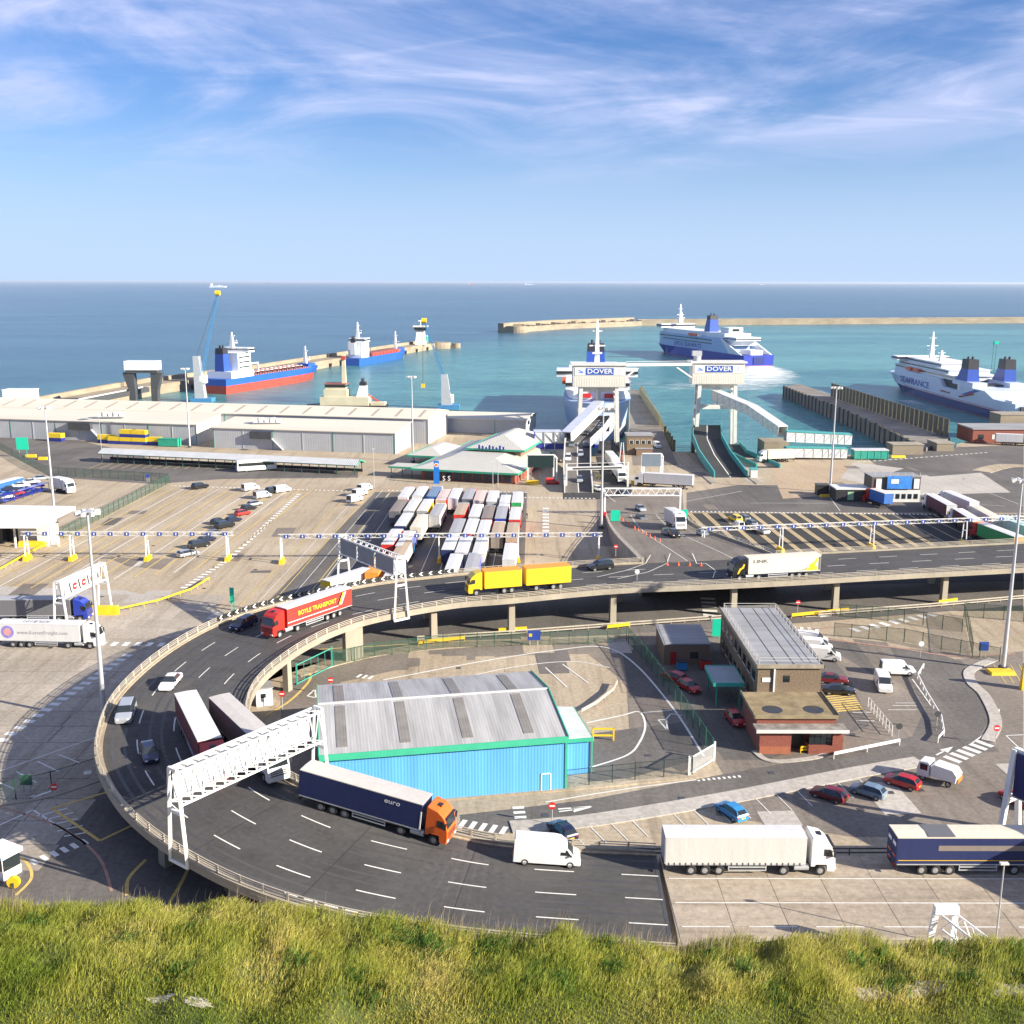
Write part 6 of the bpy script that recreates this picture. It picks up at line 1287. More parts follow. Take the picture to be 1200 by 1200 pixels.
# car transporter loads, far left
for k in range(8):
    g = G(8+k*6,589-k*2.2); car(('hatch','saloon')[k%2], ('white','navy','brightred','white','royal','white','red','silver')[k], (g.x,g.y,.9+1.6*(k%2)), .6, '%s car carried on the far left transporter, %s from its tail' % (('white','navy','bright red','white','royal blue','white','dark red','silver')[k], ORD[k]), detail=False)
g0, g1 = G(2,592), G(54,576); t = T('car_transporter', 'double deck car transporter loaded with cars behind the white canopy', 'lorry', tuple(g0)); D_ = g1-g0
for z in (.75, 2.35): part(MB().beam(Vector((0,0,z)), D_+Vector((0,0,z)), 2.4, .12), 'deck', P_['royal'], t)
for k in range(6):
    for s_ in (-1.15,1.15):
        n_ = Vector((-D_.y,D_.x,0)).normalized()*s_; part(MB().beam(D_*(k/5)+n_+Vector((0,0,.1)), D_*(k/5)+n_+Vector((0,0,2.4)), .14,.14), 'post', P_['royal'], t)
# small kiosk at the cliff foot, lower left
g = G(6,1034); t = T('ticket_booth', 'white roofed ticket booth with blue strip lights at the lower left', 'booth', (g.x,g.y,0), -.5); part(MB().box(-2.6,0,0,2.0,0,.9), 'lower_wall', WHITE, t); part(MB().box(-2.55,-.05,.05,1.95,.9,2.3), 'glazing', GLASS, t); part(MB().box(-2.8,.2,-.2,2.2,2.3,2.75), 'roof', WHITE, t); part(MB().box(-2.7,.22,-.22,-.2,2.32,2.6), 'sign_strip', P_['blue'], t)
for x in (-2.6,-1.3,-.06): part(MB().box(x,x+.06,-.02,.04,.9,2.3), 'mullion', WHITE, t)
g = G(18,1041); t = T('hose_reel', 'round yellow hose reel beside the ticket booth', 'reel', (g.x,g.y,.0)); part(MB().tube((0,-.2,.6),(0,.2,.6),.6,16), 'drum', YEL, t); part(MB().box(-.1,.1,-.3,.3,0,.6), 'stand', STEELD, t)
# ================================================================ harbour works
STONE = mat('harbour_stone', (.29,.24,.17), .9, .25, .06, bump=.5, bscale=.6, dirt=.35, streak=(1,1,2.5)); TIM = mat('fender_timber', (.10,.085,.06), .85, .4, .5, streak=(1,1,.2)); PILE = mat('sheet_pile', (.095,.085,.07), .8, .35, .3, streak=(1,1,.25))
TIMG = mat('mossy_timber', (.20,.17,.09), .9, .4, .5)
def wallrun(name, label, cat, P, width, ztop, par, zpar, m, pw=2.0):
    t = T(name, label, cat, (P[0][0],P[0][1],0)); o = Vector((P[0][0],P[0][1],0)); P = [Vector((x,y,0))-o for x, y in P]; A, B = [], []
    for i, p in enumerate(P):
        d = (P[min(i+1,len(P)-1)]-P[max(i-1,0)]); n = Vector((-d.y,d.x,0)).normalized(); A.append(p); B.append(p+n*width)
    up_ = lambda p, z: Vector((p.x,p.y,z))
    part(MB().loft([[up_(a,-9),up_(a,ztop),up_(b_,ztop),up_(b_,-9)] for a, b_ in zip(A,B)]), 'wall', m, t)
    if par: part(MB().loft([[up_(a.lerp(b_,1-pw/width),ztop+.01),up_(a.lerp(b_,1-pw/width),zpar),up_(b_,zpar),up_(b_,ztop+.01)] for a, b_ in zip(A,B)]), 'parapet', m, t)
    return t, A, B
t, A, B = wallrun('eastern_arm', 'long stone harbour arm running out behind the moored tanker', 'pier', [(-222,440),(-214,500),(-203,570),(-195,606),(-156,711),(-138,780),(-98,925),(-70,1020)], 15, .5, True, 2.8, STONE, 2.5)
for k in range(14):                                       # rubber fenders on the quay face
    f = 3.2+k*.27; i = min(int(f),6); p = A[i].lerp(A[i+1], f-i); part(MB().box(p.x-.2,p.x+1.2,p.y-2,p.y+2,-4.6,-2.2), 'fender', DARK, t)
t2 = T('pier_head', 'round stone pier head with timber dolphins at the end of the arm', 'pier', (-70,1024,0)); part(MB().tube((0,0,-9),(0,0,.5),12,20), 'drum', STONE, t2); part(MB().tube((17,4,-9),(17,4,-.5),4,16), 'dolphin', STONE, t2); part(MB().box(7,15,-2,4,-9,-2), 'fender_gap', TIM, t2)
g = W(497,393,985); t = T('port_control_tower', 'white harbour control tower near the end of the stone arm', 'tower', (g.x-3,985,.5)); part(MB().loft([[(-5,-4,0),(5,-4,0),(5,4,0),(-5,4,0)],[(-3.4,-3,13),(3.4,-3,13),(3.4,3,13),(-3.4,3,13)]]), 'shaft', WHITE, t); part(MB().loft([[(-5,-4.5,13),(5,-4.5,13),(5,4.5,13),(-5,4.5,13)],[(-6,-5.5,16),(6,-5.5,16),(6,5.5,16),(-6,5.5,16)]]), 'glazed_cabin', GLASS, t); part(MB().box(-6.6,6.6,-6,6,16,17.2), 'roof', WHITE2, t); part(MB().tube((0,0,17.2),(0,0,22),.3,6).box(-2,2,-.3,.3,21,22), 'radar', WHITE, t)
t = T('harbour_light', 'green harbour light pillar on the pier head', 'beacon', (-80,1015,.5)); part(MB().tube((0,0,0),(0,0,6),1.2,10), 'pillar', SGN, t); part(MB().tube((0,0,6),(0,0,7),.7,10), 'lantern', WHITE, t)
# breakwater
bw = [G(602,390.2,SEA_Z), G(612,389.3,SEA_Z), G(660,385.5,SEA_Z), G(752,381.5,SEA_Z)]; bw2 = [G(752,381.5,SEA_Z), G(930,379.8,SEA_Z), G(1250,377.0,SEA_Z)]
wallrun('breakwater', 'stone breakwater with raised wall and round head in the middle distance', 'breakwater', [(p.x,p.y) for p in bw], 22, 1.5, True, 6.5, STONE, 8)
wallrun('breakwater', 'long low stone breakwater across the right distance', 'breakwater', [(p.x,p.y) for p in bw2], 22, 2.5, True, 3.6, STONE, 4)
for k in range(16):
    p = bw[1].lerp(bw[2],k/8) if k < 8 else bw[2].lerp(bw[3],(k-8)/8); part(MB().box(p.x-3,p.x+3,p.y+9,p.y+13.9,1.5,4.5-(k%3)), 'casemate', mat('dark_recess',(.12,.10,.08),.9,.3,.1), bpy.data.objects['breakwater'], loc=(-bw[0].x,-bw[0].y,0))
t = T('stone_fort', 'rounded stone fort at the end of the breakwater', 'breakwater', (bw[0].x+4,bw[0].y+11,0)); part(MB().tube((0,0,-9),(0,0,3),13,20), 'drum', STONE, t); part(MB().box(-5,6,-4,4,3,5.5), 'gun_house', STONE, t)
# jetties
def jetty(label, left, right, z, m, name='jetty', piles=None, ptop=.6):
    P = [G(x,y,z) for x, y in left]+[G(x,y,z) for x, y in reversed(right)]; o = P[0]; t = T(name, label, 'jetty', (o.x,o.y,0)); part(MB().prism([(p.x-o.x,p.y-o.y) for p in P], -9, z), 'deck', m, t)
    if piles:
        for side, n, h, mm in piles:
            Q = [G(x,y,z)-o for x, y in side]; pm = fm(MB().box(-.45,.45,-.45,.45,-9,z+h), 'fender_pile', mm); tot = sum((b_-a).length for a, b_ in zip(Q[:-1],Q[1:])); step = tot/n
            for a, b_ in zip(Q[:-1],Q[1:]):
                k = max(1,int((b_-a).length/step))
                for i in range(k): p = a.lerp(b_,i/k); put('fender_pile', pm, t, (p.x,p.y,0))
    return t
jetty('narrow concrete jetty between the two ferry berths', [(738,455),(737,500),(742,545)], [(752,458),(775,500),(795,545)], .02, M_ASPB, piles=[([(752,458),(775,500),(793,528)],26,2.6,TIMG)])
ft = T('fender_wall', 'tall timber fender wall along the right side of the central jetty', 'wall', tuple(G(748,462))); o = ft.location; a, b_ = G(750,462)-o, G(772,496)-o
for k in range(18): p = a.lerp(b_,k/17); q = a.lerp(b_,(k+.93)/17); part(MB().beam((p.x,p.y,1.4),(q.x,q.y,1.4),.5,5.5), 'plank_panel', TIMG, ft)
jetty('dark sheet piled finger jetty reaching towards the harbour', [(919,452),(1000,484),(1086,524)], [(937,449),(1040,484),(1114,512)], 1.2, mat('jetty_deck',(.20,.18,.155),.9,.3,.08), piles=[([(919,452),(1000,484),(1086,524)],34,.5,TIM)])
ft = T('berth_screen', 'tall slatted timber screen along the far side of the finger jetty', 'wall', tuple(G(972,458,1.2))); o = ft.location; a, b_ = G(974,464,1.2)-o, G(1112,512,1.2)-o
pn = None
for k in range(30):
    p = a.lerp(b_,k/30); q = a.lerp(b_,(k+.86)/30); part(MB().beam((p.x,p.y,3.4),(q.x,q.y,3.4),.4,6.6), 'plank_panel', mat('screen_timber',(.13,.115,.075),.85,.35,.5,streak=(1,1,.2)), ft)
    part(MB().beam((p.x,p.y-.4,3.3),(p.x,p.y-.4,6.9),.35,.35), 'post', TIM, ft)
def qblock(px0, px1, py0, h, d, label):
    a, c = G(px0,py0), G(px1,py0); t = T('quay_block', label, 'quay', (a.x,a.y,0)); part(MB().box(0,c.x-a.x,0,d,-6,h), 'wall', STONE, t); part(MB().box(-.2,c.x-a.x+.2,-.2,d+.2,h,h+.3), 'coping', CONC, t)
qblock(1046,1082,532,3.2,6,'square stone quay block with white bollards on top'); qblock(1098,1118,528,2.6,9,'stone block at the root of the finger jetty'); qblock(1172,1230,500,5,10,'dark quay wall beneath the right hand ferry stern')
# ---- linkspans
LSC = mat('linkspan_white', (.62,.61,.57), .55, .1, .3, dirt=.25); LSG = mat('linkspan_panel', (.60,.575,.50), .6, .06, .3); TEAL = mat('linkspan_teal', (.06,.34,.33), .5, .1)
def road(t, L_, R_, m, walls, wm, wh=1.6, name='roadway'):
    part(MB().loft([[a+Vector((0,0,-.7)), b_+Vector((0,0,-.7)), b_, a] for a, b_ in zip(L_,R_)]), name, m, t)
    for E in walls:
        s_ = -.35 if E is L_ else .35
        part(MB().loft([[p+Vector((0,0,-.9)), p+Vector((s_,0,-.9)), p+Vector((s_,0,wh)), p+Vector((0,0,wh))] for p in E]), 'side_girder', wm, t)
t = T('linkspan', 'white railed double deck ferry ramp at berth two', 'ferry ramp', (0,0,0))
L1 = [Vector(q) for q in ((14.8,289,.05),(15.6,312,2.6),(17.2,338,6.4),(24,368,6.8),(29,398,6.4))]; R1 = [Vector(q) for q in ((22.2,289,.05),(23.2,312,2.6),(25,338,6.4),(32,368,6.8),(37,398,6.4))]
road(t, L1, R1, M_ASPG, (L1,R1), LSC, 1.7)
b = MB(); 
for k in range(4):
    for f_ in (.5,): b.dash(L1[k].lerp(R1[k],f_)+Vector((0,0,.03)), L1[k+1].lerp(R1[k+1],f_)+Vector((0,0,.03)), .25)
b.build('lane_marking', WLINE, t, fix=False)
L2 = [Vector(q) for q in ((26,300,.05),(28,350,.05),(33,398,-1.5))]; R2 = [Vector(q) for q in ((32.5,300,.05),(36,350,.05),(40,398,-1.5))]; road(t, L2, R2, M_ASPH, (R2,), STEELD, 1.2, 'lower_roadway')
for k in range(5): p = L1[2].lerp(L1[4],k/4); part(MB().box(p.x+.5,p.x+1.3,p.y,p.y+.8,-6,p.z-.8), 'support_column', LSC, t); 
for k, (x, y, cl_) in enumerate(((19.5,300,'silver'),(17.3,322,'white'),(21.3,326,'silver'),(19,336,'grey'),(23.5,335,'navy'),(24.5,356,'black'),(29,362,'grey'),(31,376,'silver'))):
    i = max(j for j in range(4) if L1[j].y <= y); u = (y-L1[i].y)/(L1[i+1].y-L1[i].y); z = L1[i].z+(L1[i+1].z-L1[i].z)*u; d = L1[i+1]-L1[i]
    car(('hatch','estate','hatch','saloon')[k%4], cl_, (x+(.6 if y > 340 else 0),y,z+.03), math.atan2(-d.y,-d.x), '%s car coming down the berth two ramp, %s from the bottom' % (cl_, ORD[k]), detail=False, pitch=math.atan(d.z/math.hypot(d.x,d.y)))
lorry((31.5,330,.08), -HP+.05, 'white lorry on the lower roadway beside the berth two ramp', side='brightwhite', roof='brightwhite', full=False)
def tower(cx, Y, num, label, x0, x1):
    t = T('linkspan_tower', label, 'tower', (cx,Y,0)); a, c = x0-cx, x1-cx; zb, zt = 20.0, 28.3
    part(MB().box(a,c,-4,4,zb,zt-.6), 'machine_house', LSG, t); part(MB().box(a-.8,c+.8,-4.6,4.6,zt-.6,zt), 'roof', LSC, t); part(MB().box(a+.0,c+.0,-4.04,-4.001,zb+.2,zb+3.2), 'lower_cladding', corrugated('tower_cladding',(.58,.555,.48),0,.9,.6,.06,.1), t)
    w = c-a; part(MB().box(a+.6,c-.6,-4.12,-4.02,zb+4.2,zb+7.0), 'sign_board', WHITE, t)
    s_ = part(MB().box(a+w*.24,a+w*.77,-4.2,-4.13,zb+4.4,zb+6.8), 'name_panel', mat('dover_blue',(.03,.09,.36),.4,.05), t); text('DOVER', 2.3, WHITE, s_, (a+w*.505,-4.22,zb+5.6), (HP,0,0), width=w*.48, depth=.04, bold=.03)
    text(num, 2.3, mat('number_grey',(.45,.47,.5),.5,.05), t, (a+w*.87,-4.15,zb+5.6), (HP,0,0), depth=.04)
    part(MB().add([(a+1.2,-4.14,zb+5.0),(a+w*.2,-4.14,zb+4.9),(a+w*.19,-4.14,zb+5.5),(a+w*.12,-4.14,zb+6.2),(a+1.4,-4.14,zb+6.0),(a+2.6,-4.14,zb+5.6)],[tuple(range(6))]), 'wave_logo', mat('logo_blue',(.15,.25,.55),.5,.1), t)
    for x in (a+3, c-3):
        for y in (-2.8, 2.8): part(MB().beam((x+(-.8 if x < 0 else .8)*1.2,y,-8),(x,y,zb),1.3,1.3), 'leg', LSC, t)
        part(MB().beam((x,-2.8,10),(x,2.8,16),.5,.5).beam((x,-2.8,16),(x,2.8,10),.5,.5).beam((x,-2.8,17),(x,2.8,17),.8,.8), 'brace', LSC, t)
    part(MB().beam((a+3,0,18.8),(c-3,0,18.8),1.2,1.6), 'cross_beam', LSC, t); part(MB().tube((0,0,12),(0,0,19),.9,10), 'hoist', GREYM, t); part(MB().box(a+2,c-2,-1.5,1.5,10.5,12), 'lifting_beam', LSC, t)
    return t
tower(31.4,388,'2','berth two lifting tower with blue name board', 22,40.8); t3 = tower(76.5,400,'3','berth three lifting tower with blue name board', 66.8,86)
t = T('tower_walkway', 'white service bridge joining the two lifting towers', 'bridge', (41,392,27)); part(MB().beam((.6,0,.4),(25.2,4,.4),2.2,1.0), 'deck', LSC, t); part(MB().beam((.2,0,-4.5),(6,1,-.2),.5,.5).beam((25.4,4,-4.5),(19,3,-.2),.5,.5), 'strut', LSC, t); part(MB().beam((.6,-1,1.6),(25.2,3,1.6),.15,.15), 'hand_rail', LSC, t)
part(MB().tube((-7.5,0,28.3),(-7.5,0,30.2),1.4,10).box(-9.5,-6,-1.2,1.2,30.2,32), 'winch', GREYM, t3)
t = T('linkspan', 'teal edged empty ferry ramp at berth three', 'ferry ramp', (0,0,0))
L3 = [Vector(q) for q in ((60.6,313,.05),(60.2,338,2.8),(61.8,360,4.8),(69,402,4.0))]; R3 = [Vector(q) for q in ((70,313,.05),(69.8,338,2.8),(71.2,360,4.8),(79,402,4.0))]; road(t, L3, R3, M_ASPH, (L3,R3), TEAL, 1.8)
b = MB()
for k in range(3): b.dash(L3[k].lerp(R3[k],.5)+Vector((0,0,.03)), L3[k+1].lerp(R3[k+1],.5)+Vector((0,0,.03)), .3)
b.build('lane_marking', WLINE, t, fix=False)
L4 = [Vector(q) for q in ((77,330,.05),(74.2,362,-.5),(80,400,-3))]; R4 = [Vector(q) for q in ((84,330,.05),(80.5,362,-.5),(86,400,-3))]; road(t, L4, R4, M_ASPH, (L4,R4), TEAL, 1.3, 'lower_roadway')
for p in (L3[2],R3[2],L3[3]): part(MB().box(p.x-.6,p.x+.6,p.y-.6,p.y+.6,-8,p.z-.9), 'support_column', STEELD, t)
for k, x in enumerate((58.5,71.5)):
    o_ = T('traffic_island', ('left' if k == 0 else 'right')+' kerbed island at the foot of the berth three ramp', 'kerb', (x,310,0)); part(MB().loft([[(-1,-8,0),(1,-8,0),(1.4,5,0),(-1.4,5,0)],[(-.9,-7.9,.2),(.9,-7.9,.2),(1.3,4.9,.2),(-1.3,4.9,.2)]]), 'kerb', CONC, o_)
o_ = T('ramp_booth', 'small teal booth at the foot of the berth three ramp', 'booth', (72,313,0)); part(MB().box(-1,1,-1,1,0,2.6), 'wall', WHITE2, o_); part(MB().box(-1.2,1.2,-1.2,1.2,2.6,2.9), 'roof', TEAL, o_)
part(MB().box(86.5,95,362,372,-8,3.5), 'pier_wall', STONE, t); part(MB().box(46,62,356,364,-8,-.2), 'pier_wall', PILE, t)
# ---- passenger walkways
def walkway(label, P, w, h, roofm, n, name='passenger_walkway'):
    o = Vector(P[0]); t = T(name, label, 'walkway', tuple(o)); Q = [Vector(p)-o for p in P]
    for a, b_ in zip(Q[:-1],Q[1:]):
        d = (b_-a).normalized(); s_ = Vector((-d.y,d.x,0)).normalized()*w/2
        part(MB().beam(a+Vector((0,0,.15)), b_+Vector((0,0,.15)), w, .3), 'floor', LSC, t); part(MB().beam(a+Vector((0,0,h)), b_+Vector((0,0,h)), w+.3, .3), 'roof', roofm, t)
        for sg in (-1,1):
            part(MB().beam(a+s_*sg*.96+Vector((0,0,h/2)), b_+s_*sg*.96+Vector((0,0,h/2)), .1, h-.5), 'cladding', WHITE2, t)
            for k in range(n):
                p, q = a.lerp(b_,k/n)+s_*sg, a.lerp(b_,(k+1)/n)+s_*sg; part(MB().beam(p+Vector((0,0,.3)), q+Vector((0,0,h-.2)), .14,.2), 'brace', GREYM, t); part(MB().beam(p+Vector((0,0,.2)), p+Vector((0,0,h-.1)), .14,.2), 'upright', GREYM, t)
    return t
RB = mat('walkway_roof_blue', (.47,.50,.58), .5, .1, .3); RS = mat('walkway_roof_silver', (.55,.56,.55), .5, .06, .3)
walkway('roofed passenger bridge climbing to the berth two ferry', [(17.5,339,6.5),(28,362,12.5),(31,380,12.0)], 3.2, 3.4, RB, 6)
p = W(626,520,345); t = T('walkway_tower', 'two storey white and blue truss corridor beside the terminal', 'walkway', (p.x,340,0)); BLS = mat('structure_blue',(.03,.04,.28),.5,.1)
for z in (.4, 6.2): part(MB().box(0,10.2,0,4,z,z+3.6), 'corridor', WHITE2, t); part(MB().box(-.2,10.4,-.2,4.2,z+3.6,z+3.9), 'roof', RB, t)
for k in range(4):
    part(MB().box(k*3.3-.15,k*3.3+.15,-.3,-.02,0,10), 'post', BLS if k in (0,3) else GREYM, t)
    if k < 3:
        for z in (.5,6.3): part(MB().beam((k*3.3,-.15,z+3.4),(k*3.3+3.3,-.15,z),.2,.2), 'brace', GREYM, t)
part(MB().box(0,10.2,-.1,4,4.3,6.1), 'deck_gap', BLS, t)
walkway('silver roofed passenger bridge descending from the berth three tower', [(76,398,14.2),(84,372,11.5),(90,352,6.8)], 3.4, 3.4, RS, 6)
walkway('upper white truss corridor at the foot of the berth three bridge', [(90.5,350,5.6),(103,350,5.0),(112,350,4.6)], 3.4, 3.4, TEAL, 4); walkway('lower white truss corridor below the berth three bridge', [(90,347.5,.8),(102,347.5,.6),(110,347.5,.5)], 3.2, 3.2, TEAL, 4)
t = T('glass_shelter', 'green glazed shelter at the end of the truss corridor', 'shelter', (112.5,346,0)); part(MB().box(0,11,0,4,.3,3.0), 'glazing', mat('green_glass',(.05,.32,.24),.15,.2,1.), t); part(MB().box(-.2,11.2,-.2,4.2,3.0,3.3), 'roof', RS, t)
for k in range(6): part(MB().box(k*2.2,k*2.2+.12,-.1,.02,0,3), 'post', SGN, t)
# lattice post on the quay
t = T('lattice_post', 'red and white lattice post beside the control hut', 'post', tuple(G(729,548))); part(truss(MB(), (-.6,0,.0), (-.6,.01,.0), 1.2, .1, 1, .03), 'foot', WHITE, t); part(MB().beam((-.9,0,0),(-.3,0,8),.2,.2).beam((.9,0,0),(.3,0,8),.2,.2), 'leg', WHITE, t); part(MB().beam((-.8,0,1.5),(.6,0,4),.15,.15).beam((.7,0,3.5),(-.4,0,6),.15,.15), 'brace', RED, t)
# black portal linkspan and cranes
Yp = 505; x0, x1 = W(148,430,Yp).x, W(187,430,Yp).x; t = T('old_linkspan_portal', 'black legged portal with white machinery house at the left harbour', 'portal', (x0,Yp,-5)); w = x1-x0; zb = ZY(434,Yp)+5
part(MB().box(0,w,-3,3,zb,zb+4.2), 'machinery_house', WHITE, t); part(MB().box(.4,w-.4,-2.5,2.5,zb-1.4,zb), 'beam', STEELD, t)
for xa, xb in ((2.6,1.2),(w-2.6,w-1.2)): part(MB().loft([[(xa-1.4,-2,-3),(xa+1.4,-2,-3),(xa+1.4,2,-3),(xa-1.4,2,-3)],[(xa-1.5,-2,zb*.55),(xa+1.5,-2,zb*.55),(xa+1.5,2,zb*.55),(xa-1.5,2,zb*.55)],[(xb-2.6,-2,zb-1.3),(xb+2.6,-2,zb-1.3),(xb+2.6,2,zb-1.3),(xb-2.6,2,zb-1.3)]]), 'leg', STEELD, t)
a, c = W(95,472,470), W(170,457,520); t = T('approach_bridge', 'grey approach bridge leading to the black portal', 'bridge', tuple(a)); part(MB().beam((0,0,0),c-a,5,2.2), 'girder', STEELD, t); part(MB().beam((0,-2.6,1.4),c-a+Vector((0,-2.6,1.4)),.3,.5), 'hand_rail', WHITE2, t)
def crane(X, Y, zt, tip, label, pont, hook=None):
    t = T('harbour_crane', label, 'crane', (X,Y,SEA_Z)); CBL = mat('crane_blue',(.06,.22,.42),.5,.1); dz = -SEA_Z
    part(MB().box(-5,6,-4,4,-1 if pont else 4.5,2 if pont else 6), 'base', CBL, t); part(MB().loft([[(-3,-2.5,2),(2.2,-2.5,2),(2.2,2.5,2),(-3,2.5,2)],[(-3,-2,zt+dz),(0,-2,zt+dz),(0,2,zt+dz),(-3,2,zt+dz)]]), 'tower', GREYM, t)
    part(MB().box(-.2,3.0,-2.3,2.3,zt+dz-14,zt+dz-10), 'cab', WHITE2, t); b = MB(); a = Vector((1,0,zt+dz-9)); tp = Vector(tip)-Vector((X,Y,SEA_Z)); d = tp-a
    for s_ in (-1,1):
        for u in (-.6,.6): b.beam(a+Vector((u,s_*1.2,0)), tp+Vector((u*.5,s_*.4,0)), .2,.2)
    for k in range(12):
        p, q = a+d*(k/12), a+d*((k+1)/12); wv = 1.2-.8*k/12
        b.beam(p+Vector((.6*wv,-wv,0)), q+Vector((-.6*wv,wv,0)), .16,.16); b.beam(p+Vector((-.6*wv,-wv,0)), q+Vector((.6*wv,-wv,0)), .16,.16)
    part(b, 'jib', CBL, t); part(MB().tube(tp+Vector((-1.2,0,0)), tp+Vector((1.2,0,0)),1.3,12), 'sheave', YEL, t); part(MB().beam((-1.5,0,zt+dz),tp,.14,.14), 'stay_cable', STEELD, t)
    if hook is not None: part(MB().tube((tp.x-1,tp.y,hook+dz),(tp.x-.6,tp.y,tp.z),.12,5), 'hoist_cable', STEELD, t); part(MB().box(tp.x-1.9,tp.x-.1,-.9,.9,hook+dz-1.8,hook+dz), 'hook_block', YEL, t)
c1 = W(255,344,561); crane(-163,561,ZY(418,561),c1,'tall blue jib crane on a blue pontoon beside the tanker',True); c2 = W(497,376,532); crane(-32,532,ZY(439,532),c2,'blue jib crane with yellow hook leaning left beyond the warehouses',True,ZY(450,532))
# ================================================================ ships
def ship_root(name, label, stern, bow, cat='ship'):
    s_, b_ = Vector((*stern,0)), Vector((*bow,0)); d = b_-s_; t = T(name, label, cat, (s_.x,s_.y,SEA_Z), math.atan2(d.y,d.x)); return t, d.length
PLAN = [(0,.88,.94),(.04,.95,.99),(.3,1,1),(.68,1,1),(.8,.84,.99),(.9,.5,.88),(.96,.22,.62),(1.0,.03,.16)]
def hull(t, L_, B, z0, z1, m, name, f0=0., f1=1., rake=0.0, stern=0.0):
    rg = []
    for x, b0, b1 in PLAN:
        k0, k1 = b0+(b1-b0)*f0, b0+(b1-b0)*f1; xx0 = x*L_+(rake*L_*f0*max(0,(x-.75)/.25)); xx1 = x*L_+(rake*L_*f1*max(0,(x-.75)/.25))
        rg.append([(xx0,-B/2*k0,z0),(xx1,-B/2*k1,z1),(xx1,B/2*k1,z1),(xx0,B/2*k0,z0)])
    return part(MB().loft(rg), name, m, t)
def hb(x, B): 
    for (xa,_,ba),(xb,_,bb) in zip(PLAN[:-1],PLAN[1:]):
        if xa <= x <= xb: return B/2*(ba+(bb-ba)*(x-xa)/(xb-xa))
    return B/2
SH = dict(blue=mat('hull_blue',(.02,.04,.34),.4,.08,.1), pale=mat('hull_pale_blue',(.36,.50,.72),.4,.05,.1), white=mat('ship_white',(.76,.77,.78),.4,.04,.1), palew=mat('hull_grey_white',(.58,.65,.75),.4,.05,.1), navy=mat('hull_navy',(.015,.03,.16),.4,.08,.1), red=mat('hull_red',(.40,.06,.04),.5,.15,.2,dirt=.2), bluep=mat('hull_strong_blue',(.02,.10,.42),.45,.08,.1), cream=mat('ship_cream',(.62,.55,.38),.5,.1,.2), deckred=mat('deck_red',(.28,.08,.06),.7,.2,.3), funnelb=mat('funnel_blue',(.03,.08,.36),.4,.06,.1), sblack=mat('funnel_black',(.03,.03,.035),.5,.1,.3))
ORB = mat('lifeboat_orange',(.75,.12,.03),.45,.05)
def mast_p(t, x, z, h, y=0):
    m_ = part(MB().loft([[(x-1.2,y-1.2,z),(x+1.2,y-1.2,z),(x+1.2,y+1.2,z),(x-1.2,y+1.2,z)],[(x-.35,y-.35,z+h),(x+.35,y-.35,z+h),(x+.35,y+.35,z+h),(x-.35,y+.35,z+h)]]), 'mast', SH['white'], t)
    part(MB().box(x-.4,x+.4,y-3.2,y+3.2,z+h*.45,z+h*.45+.5).box(x-.3,x+.3,y-2,y+2,z+h*.75,z+h*.75+.4), 'yard', SH['white'], t); part(MB().box(x+.5,x+2.6,y-2,y+2,z+h*.3,z+h*.3+.6), 'radar', SH['white'], t)
def windows(t, x0, x1, y, z, h, side): part(MB().box(x0,x1,side*y-.06,side*y+.06,z,z+h), 'window_band', GLASS, t)
def funnel(t, x, y, z, lx, ly, h, m, cap=SH['sblack'], capf=.75):
    f = part(MB().loft([[(x-lx/2*s_,y-ly/2*s_,zz),(x+lx/2*s_-(.25*lx if k else 0),y-ly/2*s_,zz),(x+lx/2*s_-(.25*lx if k else 0),y+ly/2*s_,zz),(x-lx/2*s_,y+ly/2*s_,zz)] for k, (zz, s_) in enumerate(((z,1),(z+h*capf,.88)))]), 'funnel', m, t)
    part(MB().loft([[(x-lx/2*s_,y-ly/2*s_,zz),(x+lx/2*s_-.25*lx,y-ly/2*s_,zz),(x+lx/2*s_-.25*lx,y+ly/2*s_,zz),(x-lx/2*s_,y+ly/2*s_,zz)] for zz, s_ in ((z+h*capf,.88),(z+h,.82))]), 'funnel_cap', cap, f)
    for k in (-1,1): part(MB().tube((x-lx*.1,y+k*ly*.18,z+h),(x-lx*.1,y+k*ly*.18,z+h+1.6),.6,8), 'exhaust', SH['sblack'], f)
# outbound ferry
s0, b0 = G(889,428.5,SEA_Z), G(779,411.5,SEA_Z); t, L_ = ship_root('ferry', 'pale blue and navy ferry leaving harbour with a churning wake', (s0.x,s0.y), (b0.x,b0.y)); B = 27
hull(t,L_,B,-3,.35,SH['red'],'boot_top',0,.1); hull(t,L_,B,.35,8.0,SH['blue'],'lower_hull',.1,1.,.02)
def sided(t, L_, B, z0, z1, m, name, xa, xb, slope=0., inset=.0, bowrake=.0):
    pts = [x for x in (xa,.04,.3,.68,.8,.9,.96,xb) if xa <= x <= xb]; pts = sorted(set(pts)); rg = []
    for x in pts:
        w = max(.4,hb(x,B)-inset); xs = x*L_+(slope if x == xa else 0); rg.append([(x*L_,-w,z0),(xs+bowrake*(x==xb),-w,z1),(xs+bowrake*(x==xb),w,z1),(x*L_,w,z0)])
    return part(MB().loft(rg), name, m, t)
sided(t,L_,B,8.0,19.0,SH['pale'],'upper_hull',.13,.97,16,0,-6)
